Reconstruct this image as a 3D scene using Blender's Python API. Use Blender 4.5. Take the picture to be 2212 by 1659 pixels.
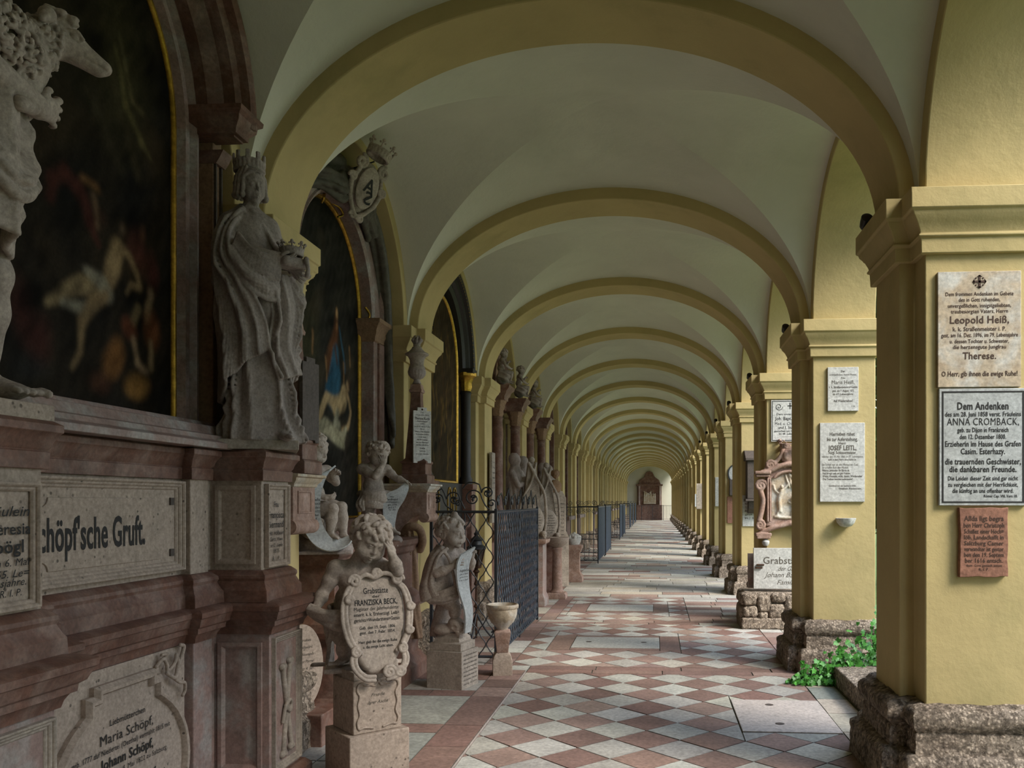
import bpy, bmesh, math, random
import numpy as np
from mathutils import Vector, Matrix, noise

for _o in list(bpy.data.objects):
    bpy.data.objects.remove(_o)
SC = bpy.context.scene
COL = SC.collection
PI = math.pi
R = math.radians

# ------------------------------------------------------------------ camera
cam = bpy.data.cameras.new('camera')
camo = bpy.data.objects.new('camera', cam)
COL.objects.link(camo)
camo.location = (0, 0, 1.54)
camo.rotation_euler = (PI / 2, 0, math.atan(.07))
cam.sensor_width = 36
cam.lens = 1840 / 2212 * 36
cam.shift_x = -180 / 2212
cam.shift_y = 253.5 / 2212
cam.clip_end = 300
SC.camera = camo

# ------------------------------------------------------------------ daylight
world = bpy.data.worlds.new('sky')
SC.world = world
world.use_nodes = True
wn = world.node_tree
wn.nodes.clear()
w_out = wn.nodes.new('ShaderNodeOutputWorld')
w_bg = wn.nodes.new('ShaderNodeBackground')
w_gr = wn.nodes.new('ShaderNodeValToRGB')
w_tc = wn.nodes.new('ShaderNodeTexCoord')
w_sep = wn.nodes.new('ShaderNodeSeparateXYZ')
wn.links.new(w_tc.outputs['Generated'], w_sep.inputs[0])
wn.links.new(w_sep.outputs['Z'], w_gr.inputs[0])
w_gr.color_ramp.elements[0].position = 0.0
w_gr.color_ramp.elements[0].color = (.80, .86, .86, 1)
w_gr.color_ramp.elements[1].position = .7
w_gr.color_ramp.elements[1].color = (.62, .76, 1.0, 1)
wn.links.new(w_gr.outputs[0], w_bg.inputs[0])
w_bg.inputs[1].default_value = 3.0
wn.links.new(w_bg.outputs[0], w_out.inputs[0])

sun = bpy.data.lights.new('sun', 'SUN')
sun.energy = 5.0
sun.angle = R(24)
sun.color = (1.0, .93, .80)
suno = bpy.data.objects.new('sun', sun)
COL.objects.link(suno)
_sd = Vector((.85, -.50, .85)).normalized()      # towards the sun: over the courtyard, a little behind the camera
suno.rotation_euler = _sd.to_track_quat('Z', 'Y').to_euler()

SC.view_settings.view_transform = 'Standard'
SC.view_settings.look = 'None'
SC.view_settings.gamma = 1
SC.view_settings.use_curve_mapping = False
SC.view_settings.exposure = 0.18
SC.cycles.max_bounces = 8
SC.cycles.diffuse_bounces = 5
SC.cycles.glossy_bounces = 2
SC.cycles.use_denoising = True
SC.cycles.use_fast_gi = False

# ------------------------------------------------------------------ tags
def tag(o, label=None, cat=None, group=None, kind=None):
    if label: o['label'] = label
    if cat: o['category'] = cat
    if group: o['group'] = group
    if kind: o['kind'] = kind
    return o

def thing(name, label, cat, loc=(0, 0, 0), rz=0, group=None):
    o = bpy.data.objects.new(name, None)
    o.empty_display_size = .1
    COL.objects.link(o)
    o.location = loc
    o.rotation_euler = (0, 0, rz)
    return tag(o, label, cat, group)

def copy_tree(o, parent=None):
    c = o.copy()
    COL.objects.link(c)
    if parent: c.parent = parent
    for ch in list(o.children):
        copy_tree(ch, c)
    return c

# ------------------------------------------------------------------ mesh builder
class MB:
    def __init__(s):
        s.v = []; s.f = []; s.mi = []
    def add(s, vs, fs, mi=0):
        n = len(s.v)
        s.v += [tuple(p) for p in vs]
        s.f += [tuple(i + n for i in f) for f in fs]
        s.mi += [mi] * len(fs)
        return s
    def box(s, x0, x1, y0, y1, z0, z1, mi=0):
        vs = [(x, y, z) for x in (x0, x1) for y in (y0, y1) for z in (z0, z1)]
        return s.add(vs, [(0, 1, 3, 2), (4, 6, 7, 5), (0, 4, 5, 1), (2, 3, 7, 6), (0, 2, 6, 4), (1, 5, 7, 3)], mi)
    def obox(s, c, hx, hy, hz, rz=0, mi=0):
        M = Matrix.Translation(c) @ Matrix.Rotation(rz, 4, 'Z')
        vs = [M @ Vector((x * hx, y * hy, z * hz)) for x in (-1, 1) for y in (-1, 1) for z in (-1, 1)]
        return s.add(vs, [(0, 1, 3, 2), (4, 6, 7, 5), (0, 4, 5, 1), (2, 3, 7, 6), (0, 2, 6, 4), (1, 5, 7, 3)], mi)
    def prism(s, poly, a, b, ax='X', mi=0):
        """poly in the two other axes (cyclic order after ax dropped: X->(y,z) Y->(x,z) Z->(x,y))"""
        def m(p, t):
            if ax == 'X': return (t, p[0], p[1])
            if ax == 'Y': return (p[0], t, p[1])
            return (p[0], p[1], t)
        n = len(poly)
        vs = [m(p, a) for p in poly] + [m(p, b) for p in poly]
        fs = [tuple(range(n))[::-1], tuple(range(n, 2 * n))]
        fs += [(i, (i + 1) % n, n + (i + 1) % n, n + i) for i in range(n)]
        return s.add(vs, fs, mi)
    def lathe(s, prof, c=(0, 0, 0), n=24, rib=None, sx=1, sy=1, mi=0):
        vs = []; fs = []
        m = len(prof)
        for i in range(n):
            a = 2 * PI * i / n
            for (r, z) in prof:
                rr = r * (rib(a, z) if rib else 1)
                vs.append((c[0] + sx * rr * math.cos(a), c[1] + sy * rr * math.sin(a), c[2] + z))
        for i in range(n):
            j = (i + 1) % n
            for k in range(m - 1):
                fs.append((i * m + k, j * m + k, j * m + k + 1, i * m + k + 1))
        fs.append(tuple(i * m for i in range(n))[::-1])
        fs.append(tuple(i * m + m - 1 for i in range(n)))
        return s.add(vs, fs, mi)
    def tube(s, pts, r, n=8, closed=False, mi=0, cap=True):
        pts = [Vector(p) for p in pts]
        N = len(pts)
        rs = r if isinstance(r, (list, tuple)) else [r] * N
        vs = []; fs = []
        up = None
        for i, p in enumerate(pts):
            if closed: d = pts[(i + 1) % N] - pts[i - 1]
            else: d = pts[min(i + 1, N - 1)] - pts[max(i - 1, 0)]
            if d.length < 1e-9: d = Vector((0, 0, 1))
            d.normalize()
            if up is None:
                up = d.orthogonal().normalized()
            else:
                up = (up - d * up.dot(d))
                if up.length < 1e-6: up = d.orthogonal()
                up.normalize()
            w = d.cross(up)
            for k in range(n):
                a = 2 * PI * k / n + PI / n
                vs.append(p + (up * math.cos(a) + w * math.sin(a)) * rs[i])
        M = N if closed else N - 1
        for i in range(M):
            j = (i + 1) % N
            for k in range(n):
                l = (k + 1) % n
                fs.append((i * n + k, i * n + l, j * n + l, j * n + k))
        if cap and not closed:
            fs.append(tuple(range(n))[::-1]); fs.append(tuple(range((N - 1) * n, N * n)))
        return s.add(vs, fs, mi)
    def wrap(s, prof, plan, closed=True, mi=0, cap=True):
        """moulding: profile [(outward offset, z)] swept round a plan polygon [(x,y)] (clockwise seen from above -> outward is left of travel)"""
        n = len(plan)
        P = [Vector((p[0], p[1])) for p in plan]
        nor = []
        for i in range(n):
            if closed or 0 < i < n - 1:
                d1 = (P[i] - P[i - 1]).normalized(); d2 = (P[(i + 1) % n] - P[i]).normalized()
            elif i == 0:
                d1 = d2 = (P[1] - P[0]).normalized()
            else:
                d1 = d2 = (P[-1] - P[-2]).normalized()
            n1 = Vector((-d1.y, d1.x)); n2 = Vector((-d2.y, d2.x))
            b = n1 + n2
            k = b.dot(n1)
            nor.append(b / k if abs(k) > 1e-6 else n1)
        m = len(prof)
        vs = []; fs = []
        for i in range(n):
            for (o, z) in prof:
                q = P[i] + nor[i] * o
                vs.append((q.x, q.y, z))
        M = n if closed else n - 1
        for i in range(M):
            j = (i + 1) % n
            for k in range(m - 1):
                fs.append((i * m + k, i * m + k + 1, j * m + k + 1, j * m + k))
        if cap and closed:
            fs.append(tuple(i * m for i in range(n)))
            fs.append(tuple(i * m + m - 1 for i in range(n))[::-1])
        elif cap:
            fs.append(tuple(range(m))); fs.append(tuple(range((n - 1) * m, n * m))[::-1])
        return s.add(vs, fs, mi)
    def sweep(s, prof, path, nrm, closed=False, mi=0, cap=True):
        """moulding along a 3-D planar path. prof [(u,w)]: u = in-plane outward (left of travel about nrm), w = along nrm (out of the wall)"""
        N = len(path); P = [Vector(p) for p in path]; nrm = Vector(nrm).normalized()
        vs = []; fs = []; m = len(prof)
        for i in range(N):
            if closed or 0 < i < N - 1:
                d1 = (P[i] - P[i - 1]).normalized(); d2 = (P[(i + 1) % N] - P[i]).normalized()
            elif i == 0: d1 = d2 = (P[1] - P[0]).normalized()
            else: d1 = d2 = (P[-1] - P[-2]).normalized()
            n1 = nrm.cross(d1); n2 = nrm.cross(d2)
            b = n1 + n2; k = b.dot(n1)
            b = b / k if abs(k) > .15 else n1
            for (u, w) in prof:
                vs.append(P[i] + b * u + nrm * w)
        M = N if closed else N - 1
        for i in range(M):
            j = (i + 1) % N
            for k in range(m):
                l = (k + 1) % m
                fs.append((i * m + k, i * m + l, j * m + l, j * m + k))
        if not closed and cap:
            fs.append(tuple(range(m))[::-1]); fs.append(tuple(range((N - 1) * m, N * m)))
        return s.add(vs, fs, mi)
    def tf(s, M, start=0):
        for i in range(start, len(s.v)):
            s.v[i] = tuple(M @ Vector(s.v[i]))
        return s
    def build(s, name, mat=None, parent=None, smooth=False, bevel=0, sharp=35, fix=True):
        me = bpy.data.meshes.new(name)
        me.from_pydata(s.v, [], s.f)
        mats = mat if isinstance(mat, (list, tuple)) else [mat]
        for m in mats:
            if m: me.materials.append(m)
        if len(mats) > 1:
            me.polygons.foreach_set('material_index', s.mi)
        if fix:
            bm = bmesh.new(); bm.from_mesh(me)
            bmesh.ops.recalc_face_normals(bm, faces=bm.faces)
            bm.to_mesh(me); bm.free()
        o = bpy.data.objects.new(name, me)
        COL.objects.link(o)
        if parent: o.parent = parent
        if smooth:
            me.shade_smooth()
            me.set_sharp_from_angle(angle=R(sharp))
        if bevel:
            b = o.modifiers.new('bevel', 'BEVEL')
            b.width = bevel; b.segments = 2; b.limit_method = 'ANGLE'; b.angle_limit = R(40)
            me.shade_smooth() if not smooth else None
            me.set_sharp_from_angle(angle=R(sharp))
            b.harden_normals = False
        me.update()
        return o

def roughen(o, amp, scale, cuts=0, seed=0.0, up=None):
    """displace a mesh by 3-D noise, after cutting its faces small"""
    me = o.data
    bm = bmesh.new(); bm.from_mesh(me)
    bmesh.ops.triangulate(bm, faces=[f for f in bm.faces if len(f.verts) > 4])
    for _ in range(cuts):
        bmesh.ops.subdivide_edges(bm, edges=[e for e in bm.edges if e.calc_length() > .045], cuts=1, use_grid_fill=True)
    bm.normal_update()
    for v in bm.verts:
        p = v.co * scale + Vector((seed, seed * 1.3, 0))
        d = .6 * noise.noise(p) + .5 * noise.noise(p * 2.3) + .5 * noise.noise(p * 5.1) + .4 * noise.noise(p * 9.3)
        v.co += v.normal * amp * d
    bm.to_mesh(me); bm.free()
    me.shade_smooth()
    me.set_sharp_from_angle(angle=R(60))
    return o

# ------------------------------------------------------------------ materials
class NT:
    def __init__(s, name):
        s.m = bpy.data.materials.new(name); s.m.use_nodes = True
        s.t = s.m.node_tree; s.t.nodes.clear()
        s.out = s.n('ShaderNodeOutputMaterial'); s.b = s.n('ShaderNodeBsdfPrincipled')
        s.l(s.b.outputs[0], s.out.inputs[0])
        s.tc = s.n('ShaderNodeTexCoord')
        s.co = s.tc.outputs['Object']
    def n(s, k, **kw):
        q = s.t.nodes.new(k)
        for a, b in kw.items(): setattr(q, a, b)
        return q
    def l(s, a, b): s.t.links.new(a, b)
    def noise(s, scale, detail=4, rough=.55, dist=0, co=None, dim=None):
        q = s.n('ShaderNodeTexNoise')
        q.inputs['Scale'].default_value = scale; q.inputs['Detail'].default_value = detail
        q.inputs['Roughness'].default_value = rough; q.inputs['Distortion'].default_value = dist
        s.l(co or s.co, q.inputs['Vector'])
        return q.outputs['Fac']
    def ramp(s, fac, stops):
        q = s.n('ShaderNodeValToRGB')
        e = q.color_ramp.elements
        while len(e) < len(stops): e.new(.5)
        for i, (p, c) in enumerate(stops):
            e[i].position = p
            e[i].color = (c, c, c, 1) if not isinstance(c, (tuple, list)) else (*c, 1)
        s.l(fac, q.inputs[0])
        return q.outputs[0]
    def mix(s, fac, a, b, mode='MIX'):
        q = s.n('ShaderNodeMix', data_type='RGBA', blend_type=mode)
        for k, v in ((0, fac), (6, a), (7, b)):
            if hasattr(v, 'is_output'): s.l(v, q.inputs[k])
            elif isinstance(v, (tuple, list)): q.inputs[k].default_value = (*v, 1)
            else: q.inputs[k].default_value = v if k == 0 else (v, v, v, 1)
        return q.outputs[2]
    def bump(s, h, strength, dist=.01):
        q = s.n('ShaderNodeBump')
        q.inputs['Strength'].default_value = strength; q.inputs['Distance'].default_value = dist
        s.l(h, q.inputs['Height'])
        s.l(q.outputs[0], s.b.inputs['Normal'])
        return q.outputs[0]
    def fin(s, col, rough=.85, metal=0, spec=.3):
        if hasattr(col, 'is_output'): s.l(col, s.b.inputs['Base Color'])
        else: s.b.inputs['Base Color'].default_value = (*col, 1)
        if hasattr(rough, 'is_output'): s.l(rough, s.b.inputs['Roughness'])
        else: s.b.inputs['Roughness'].default_value = rough
        s.b.inputs['Metallic'].default_value = metal
        s.b.inputs['Specular IOR Level'].default_value = spec
        return s.m

def stone(name, c, var=.25, scale=3, rough=.85, bump=.35, bscale=60, dark=None, darkamt=.5, dscale=5, spec=.25, c2=None, c2pos=(.45, .65), pits=False):
    t = NT(name)
    lo = tuple(x * (1 - var) for x in c); hi = tuple(min(1, x * (1 + var * .6)) for x in c)
    col = t.ramp(t.noise(scale, 6, .6), [(.3, lo), (.7, hi)])
    if c2:
        col = t.mix(t.ramp(t.noise(scale * 1.7, 5, .6, .4), [(c2pos[0], 0), (c2pos[1], 1)]), col, c2)
    if dark:
        col = t.mix(t.ramp(t.noise(dscale, 8, .68), [(.5, 0), (.72, darkamt)]), col, dark)
    fine = t.noise(bscale, 4, .7)
    col = t.mix(.6, col, t.mix(1.0, col, t.ramp(fine, [(.28, .45), (.68, 1.3)]), 'MULTIPLY'))
    mot = t.noise(scale * 4.3, 8, .7, .3)
    col = t.mix(.35, col, t.mix(1.0, col, t.ramp(mot, [(.3, .6), (.65, 1.25)]), 'MULTIPLY'))
    h = fine
    if pits:
        v = t.n('ShaderNodeTexVoronoi'); v.inputs['Scale'].default_value = 26
        t.l(t.co, v.inputs['Vector'])
        pit = t.ramp(v.outputs['Distance'], [(.0, 0), (.13, 0), (.2, 1)])
        sel = t.ramp(t.noise(9, 2), [(.5, 1), (.6, 0)])
        pm = t.mix(sel, pit, 1.0)
        col = t.mix(pm, tuple(x * .3 for x in c), col)
        h = t.mix(.6, fine, pm)
    t.bump(h, bump, .006)
    return t.fin(col, rough, 0, spec)

M = {}
def plaster(name, c, var=.10, grime=(.30, .27, .16), amt=.35):
    t = NT(name)
    lo = tuple(x * (1 - var) for x in c); hi = tuple(min(1, x * (1 + var)) for x in c)
    col = t.ramp(t.noise(1.3, 5, .6), [(.3, lo), (.7, hi)])
    col = t.mix(t.ramp(t.noise(.9, 6, .65, .3), [(.52, 0), (.75, amt)]), col, grime)
    h = t.noise(16, 6, .62)
    t.bump(h, .35, .012)
    return t.fin(col, .93, 0, .15)
M['yellow'] = plaster('yellow_plaster', (.50, .395, .195), grime=(.27, .245, .11), amt=.55)
M['vault'] = plaster('vault_plaster', (.64, .62, .53), .05, (.40, .41, .34), .3)
M['greystone'] = stone('grey_limestone', (.37, .315, .265), .22, 5, .85, .4, 55, dark=(.08, .07, .06), darkamt=.55, dscale=4)
M['palestone'] = stone('pale_limestone', (.42, .335, .275), .18, 6, .8, .35, 60, dark=(.13, .11, .09), darkamt=.5, dscale=6, pits=True)
M['statue'] = stone('statue_stone', (.43, .36, .31), .15, 7, .75, .25, 70, dark=(.10, .085, .075), darkamt=.55, dscale=5)
M['statue_dark'] = stone('weathered_statue_stone', (.35, .295, .27), .2, 6, .7, .25, 70, dark=(.07, .055, .05), darkamt=.6, dscale=4)
M['redmarble'] = stone('red_marble', (.175, .085, .06), .3, 4, .55, .3, 50, dark=(.045, .022, .018), darkamt=.6, dscale=3, c2=(.24, .155, .125), spec=.4)
M['redpale'] = stone('pale_red_marble', (.34, .215, .165), .2, 5, .7, .3, 50, dark=(.12, .06, .05), darkamt=.4, dscale=4, c2=(.45, .32, .27), spec=.3)
M['redgrey'] = stone('grey_red_marble', (.30, .20, .175), .2, 4, .5, .2, 50, dark=(.08, .05, .045), darkamt=.5, dscale=3, c2=(.33, .29, .27), spec=.5)
M['brownstone'] = stone('brown_sandstone', (.30, .19, .12), .2, 5, .8, .3, 50, dark=(.08, .045, .03), darkamt=.5)
M['black'] = stone('black_wood', (.022, .018, .015), .3, 5, .5, .15, 40, spec=.4)
M['darkstone'] = stone('dark_stone', (.10, .08, .07), .3, 5, .7, .3, 50, dark=(.02, .017, .015), darkamt=.5)
M['drape'] = stone('dark_painted_drapery', (.10, .088, .068), .45, 5, .6, .3, 22, dark=(.02, .02, .017), darkamt=.7, spec=.35)
M['whitemarble'] = stone('white_marble', (.58, .57, .55), .1, 4, .5, .1, 40, dark=(.30, .30, .29), darkamt=.35, dscale=7, spec=.4)
M['tanmarble'] = stone('tan_marble', (.50, .40, .29), .16, 3, .55, .12, 40, dark=(.33, .20, .10), darkamt=.5, dscale=4, spec=.35, c2=(.58, .56, .52))
M['greymarble'] = stone('grey_white_marble', (.44, .45, .45), .1, 4, .55, .15, 60, dark=(.25, .25, .25), darkamt=.4, dscale=6)
M['redslab'] = stone('weathered_red_slab', (.30, .145, .10), .2, 6, .8, .4, 50, dark=(.10, .05, .04), darkamt=.4, dscale=9)
M['ink'] = NT('black_inscription_paint').fin((.022, .02, .02), .7)
M['inkred'] = NT('dark_engraving').fin((.07, .04, .03), .8)
M['inksoft'] = NT('faded_inscription_paint').fin((.10, .085, .07), .8)
M['gold'] = stone('gilding', (.55, .33, .05), .35, 14, .38, .2, 40, spec=.6); M['gold'].node_tree.nodes['Principled BSDF'].inputs['Metallic'].default_value = .85
M['iron'] = stone('wrought_iron', (.022, .026, .034), .3, 10, .42, .3, 60, spec=.55)
M['ironblue'] = stone('blue_grey_iron', (.020, .032, .055), .3, 10, .4, .3, 60, spec=.55)
M['rust'] = stone('rusty_iron', (.07, .035, .02), .4, 10, .6, .4, 60)
M['blackplastic'] = NT('black_lamp_housing').fin((.015, .015, .015), .35, 0, .5)
M['glass'] = NT('dark_lantern_glass').fin((.03, .02, .015), .15, 0, .6)

def conglomerate():
    t = NT('conglomerate_stone')
    col = t.ramp(t.noise(6, 8, .65), [(.3, (.33, .26, .205)), (.7, (.60, .49, .39))])
    v = t.n('ShaderNodeTexVoronoi'); v.inputs['Scale'].default_value = 46; v.inputs['Randomness'].default_value = 1
    t.l(t.co, v.inputs['Vector'])
    col = t.mix(.55, col, t.mix(1.0, col, t.ramp(v.outputs['Distance'], [(.0, 1.5), (.35, .9), (.7, .35)]), 'MULTIPLY'))
    n2 = t.noise(75, 6, .75)
    n3 = t.noise(26, 8, .75)
    pits = t.ramp(n3, [(.33, 1), (.42, 0)])
    col = t.mix(.8, col, t.mix(1.0, col, t.ramp(n2, [(.3, .45), (.65, 1.4)]), 'MULTIPLY'))
    col = t.mix(pits, col, (.06, .045, .035))
    hgt = t.mix(.5, t.mix(.5, t.ramp(v.outputs['Distance'], [(.05, 1.0), (.5, .0)]), n2), t.ramp(n3, [(.34, 0), (.5, 1)]))
    t.bump(hgt, 1.0, .035)
    return t.fin(col, .95, 0, .1)
M['rough'] = conglomerate()

def colattr(name, rough=.8, nscale=30, bump=.3, spec=.25, var=.35):
    t = NT(name)
    a = t.n('ShaderNodeVertexColor'); a.layer_name = 'Col'
    n1 = t.noise(nscale, 6, .65); n2 = t.noise(nscale / 8, 5, .6)
    col = t.mix(1.0, a.outputs[0], t.ramp(n1, [(.25, 1 - var), (.75, 1 + var * .6)]), 'MULTIPLY')
    col = t.mix(1.0, col, t.ramp(n2, [(.25, 1 - var * .7), (.75, 1 + var * .4)]), 'MULTIPLY')
    t.bump(n1, bump, .004)
    return t.fin(col, rough, 0, spec)
M['paving'] = colattr('paving_stone', .72, 34, .5, .3, .38)
M['canvas'] = colattr('painted_canvas', .75, 60, .12, .06, .25)

def set_cols(o, cols, domain='CORNER'):
    me = o.data
    ca = me.color_attributes.new('Col', 'FLOAT_COLOR', domain)
    ca.data.foreach_set('color', np.asarray(cols, dtype=np.float32).ravel())

# ================================================================== SETTING
XL, XR = -2.25, 1.335            # inner faces of pilasters left / right
WL, WR = -2.335, 1.42            # wall faces left / right
XC = (XL + XR) / 2
ZS = 3.165                       # springing height (top of capitals)
S = 3.2
def PC(n): return 5.015 + S * n  # centre of pier n (0 = the nearest one)
N0, N1 = -2, 20                  # piers -3 .. 20, end wall after 20
YB, YE = PC(N0) - .62, PC(N1) + 1.6
rng = random.Random(7)

# ---- floor: every stone is a polygon of the one floor mesh
PINK = [(.27, .175, .145), (.30, .20, .17), (.245, .15, .125), (.33, .23, .195), (.28, .19, .17), (.22, .14, .12)]
GREY = [(.42, .40, .36), (.47, .455, .41), (.39, .37, .34), (.44, .41, .35), (.50, .48, .44), (.37, .355, .33)]
BEIGE = [(.44, .37, .30), (.47, .42, .35), (.40, .33, .27)]
def clip(poly, x0, x1, y0, y1):
    def cut(P, f, inter):
        out = []
        for i in range(len(P)):
            a, b = P[i - 1], P[i]
            fa, fb = f(a), f(b)
            if fa != fb: out.append(inter(a, b))
            if fb: out.append(b)
        return out
    def ix(c, k):
        def g(a, b):
            t = (c - a[k]) / (b[k] - a[k])
            return (a[0] + t * (b[0] - a[0]), a[1] + t * (b[1] - a[1]))
        return g
    P = cut(poly, lambda p: p[0] >= x0, ix(x0, 0))
    if P: P = cut(P, lambda p: p[0] <= x1, ix(x1, 0))
    if P: P = cut(P, lambda p: p[1] >= y0, ix(y0, 1))
    if P: P = cut(P, lambda p: p[1] <= y1, ix(y1, 1))
    return P
FV, FF, FC = [], [], []
def stonepoly(P, col, z=0.0, gap=.0035, jit=.0015):
    if not P or len(P) < 3: return
    a = sum(P[i - 1][0] * P[i][1] - P[i][0] * P[i - 1][1] for i in range(len(P))) / 2
    if abs(a) < .0008: return
    if a < 0: P = P[::-1]
    n = len(P)
    # inset by gap
    Q = []
    for i in range(n):
        p0, p1, p2 = Vector(P[i - 1]), Vector(P[i]), Vector(P[(i + 1) % n])
        d1 = p1 - p0; d2 = p2 - p1
        if d1.length < 1e-6 or d2.length < 1e-6: continue
        d1.normalize(); d2.normalize()
        n1 = Vector((-d1.y, d1.x)); n2 = Vector((-d2.y, d2.x))
        b = n1 + n2; k = max(.3, b.dot(n1))
        Q.append(p1 + b / k * gap + Vector((rng.uniform(-jit, jit), rng.uniform(-jit, jit))))
    if len(Q) < 3: return
    zz = z + rng.uniform(-.001, .0015)
    base = len(FV); m = len(Q)
    c = sum(Q, Vector((0, 0))) / m
    top = [q + (c - q).normalized() * .003 for q in Q]
    FV.extend([(q.x, q.y, zz - .004) for q in Q]); FV.extend([(q.x, q.y, zz) for q in top])
    FF.append(tuple(range(base + m, base + 2 * m))); FC.append(col)
    for i in range(m):
        j = (i + 1) % m
        FF.append((base + i, base + j, base + m + j, base + m + i)); FC.append(tuple(x * .55 for x in col))
def vary(c, a=.08):
    k = 1 + rng.uniform(-a, a)
    return tuple(x * k * (1 + rng.uniform(-.02, .02)) for x in c)
def checker(x0, x1, y0, y1, cx, cy, h, holes=()):
    """diamonds with half diagonal h; a pink diamond is centred on (cx,cy)"""
    ni = int((x1 - x0) / h) + 4; nj = int((y1 - y0) / h) + 4
    i0 = int((x0 - cx) / h) - 2; j0 = int((y0 - cy) / h) - 2
    for i in range(i0, i0 + ni + 2):
        for j in range(j0, j0 + nj + 2):
            if (i + j) % 2: continue
            px, py = cx + i * h, cy + j * h
            pink = (i % 2 == 0)
            P = clip([(px - h, py), (px, py - h), (px + h, py), (px, py + h)], x0, x1, y0, y1)
            if not P: continue
            parts = [P]
            for (a0, a1, b0, b1) in holes:
                nw = []
                for Q in parts:
                    if max(q[0] for q in Q) < a0 or min(q[0] for q in Q) > a1 or max(q[1] for q in Q) < b0 or min(q[1] for q in Q) > b1:
                        nw.append(Q); continue
                    for box in ((-99, a0, -99, 99), (a1, 99, -99, 99), (a0, a1, -99, b0), (a0, a1, b1, 99)):
                        q = clip(Q, *box)
                        if q: nw.append(q)
                parts = nw
            col = vary(rng.choice(PINK if pink else GREY))
            for Q in parts: stonepoly(Q, col)
def rows(x0, x1, y0, y1, hmin, hmax, wmin, wmax, pal, z=0.0):
    y = y0
    while y < y1 - .02:
        h = min(rng.uniform(hmin, hmax), y1 - y)
        if y1 - y - h < hmin * .4: h = y1 - y
        x = x0; 
        while x < x1 - .02:
            w = min(rng.uniform(wmin, wmax), x1 - x)
            if x1 - x - w < wmin * .4: w = x1 - x
            stonepoly([(x, y), (x + w, y), (x + w, y + h), (x, y + h)], vary(rng.choice(pal)), z)
            x += w
        y += h
KX = -1.16
SLABS = [(.58, 1.25, 5.74, 6.665), (-.89, .05, 8.92, 9.62), (-.965, -.025, 11.95, 12.66)]
HC = .2135
# nearest checker field and its edges
checker(KX, 1.25, -1.5, 7.60, -.485, 5.948, HC, [SLABS[0]])
rows(1.25, 1.49, -1.5, 7.6, .35, .55, .24, .24, BEIGE + PINK[3:5] + [(.27, .29, .26)])
# red band between the first fields
rows(KX, 1.5, 7.60, 7.76, .16, .16, .5, .9, PINK)
rows(KX, 1.5, 7.76, 7.92, .16, .16, .5, .9, PINK)
def framed(sl, w=.24):
    a0, a1, b0, b1 = sl
    for q in ((a0 - w, a0, b0 - .12, b1 + .12), (a1, a1 + w * .9, b0 - .12, b1 + .12), (a0, a1, b0 - .12, b0), (a0, a1, b1, b1 + .12)):
        stonepoly([(q[0], q[2]), (q[1], q[2]), (q[1], q[3]), (q[0], q[3])], vary(PINK[0]))
    return (a0 - w, a1 + w * .9, b0 - .12, b1 + .12)
h1 = framed(SLABS[1]); h2 = framed(SLABS[2])
checker(-1.35, 1.25, 7.92, 10.68, -.06, 8.34, HC * 1.02, [h1])
rows(1.25, 1.5, 7.92, 10.68, .3, .5, .25, .25, PINK + GREY)
rows(-1.5, 1.5, 10.68, 10.99, .15, .16, .5, .9, PINK + [GREY[3]])
checker(-1.3, .45, 10.99, 13.75, -.06, 11.42, HC * 1.02, [h2])
rows(.45, 1.5, 10.99, 11.6, .2, .3, .3, .5, PINK + BEIGE)
rows(.45, 1.5, 11.6, 13.75, .2, .3, .35, .6, BEIGE + PINK + GREY)
rows(-1.5, -1.3, 10.99, 13.75, .3, .6, .2, .2, PINK + GREY)
rows(-1.6, 1.5, 13.75, 17.1, .30, .42, .6, 1.1, GREY + BEIGE[1:2] + PINK[3:4])
rows(-1.6, 1.5, 17.1, YE, .30, .5, .45, 1.2, GREY + GREY + GREY + BEIGE + BEIGE + PINK[:4])
# strip along the left, a finger higher than the passage near the camera
ZL = .022
rows(KX - .27, KX, -1.5, 5.70, .45, .75, .27, .27, PINK[:3], ZL)
stonepoly([(KX - .27, 5.7), (KX, 5.7), (KX, 6.55), (KX - .27, 6.55)], PINK[5], ZL)
rows(KX - .27, KX, 6.55, 7.6, .2, .35, .27, .27, PINK, ZL)
rows(-2.75, KX - .27, -1.5, 4.86, .5, .8, .5, .9, [GREY[2], PINK[0], (.25, .24, .22)], ZL)
rows(-2.75, KX - .27, 4.86, 5.5, .64, .64, .6, 1.4, [GREY[2], (.30, .30, .27)], ZL)
rows(-2.75, KX - .27, 5.5, 5.72, .22, .22, .8, 1.4, [PINK[5], PINK[2]], ZL)
stonepoly([(-2.75, 5.72), (KX - .27, 5.72), (KX - .27, 6.55), (-2.75, 6.55)], (.36, .355, .31), ZL)
rows(-2.75, KX - .27, 6.55, 6.75, .2, .2, .7, 1.2, [PINK[5], PINK[2]], ZL)
rows(-2.75, KX - .27, 6.75, 7.6, .3, .42, .3, .6, PINK[2:4] + GREY[2:3], ZL)
rows(-2.75, -1.16, 7.6, 7.92, .3, .35, .4, .6, PINK + GREY, 0)
rows(-2.75, -1.35, 7.92, 10.68, .25, .5, .4, .7, PINK + GREY, 0)
rows(-2.75, -1.5, 10.68, 13.75, .25, .5, .4, .7, PINK + GREY, 0)
rows(-2.75, -1.6, 13.75, YE, .3, .5, .4, .7, PINK + GREY, 0)
rows(-2.75, 1.5, YB, -1.5, .4, .6, .4, .8, PINK + GREY, 0)
# under the arcade
rows(1.5, 2.1, YB, YE, .5, .9, .6, .6, BEIGE + [(.30, .28, .24)], -.002)
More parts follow.
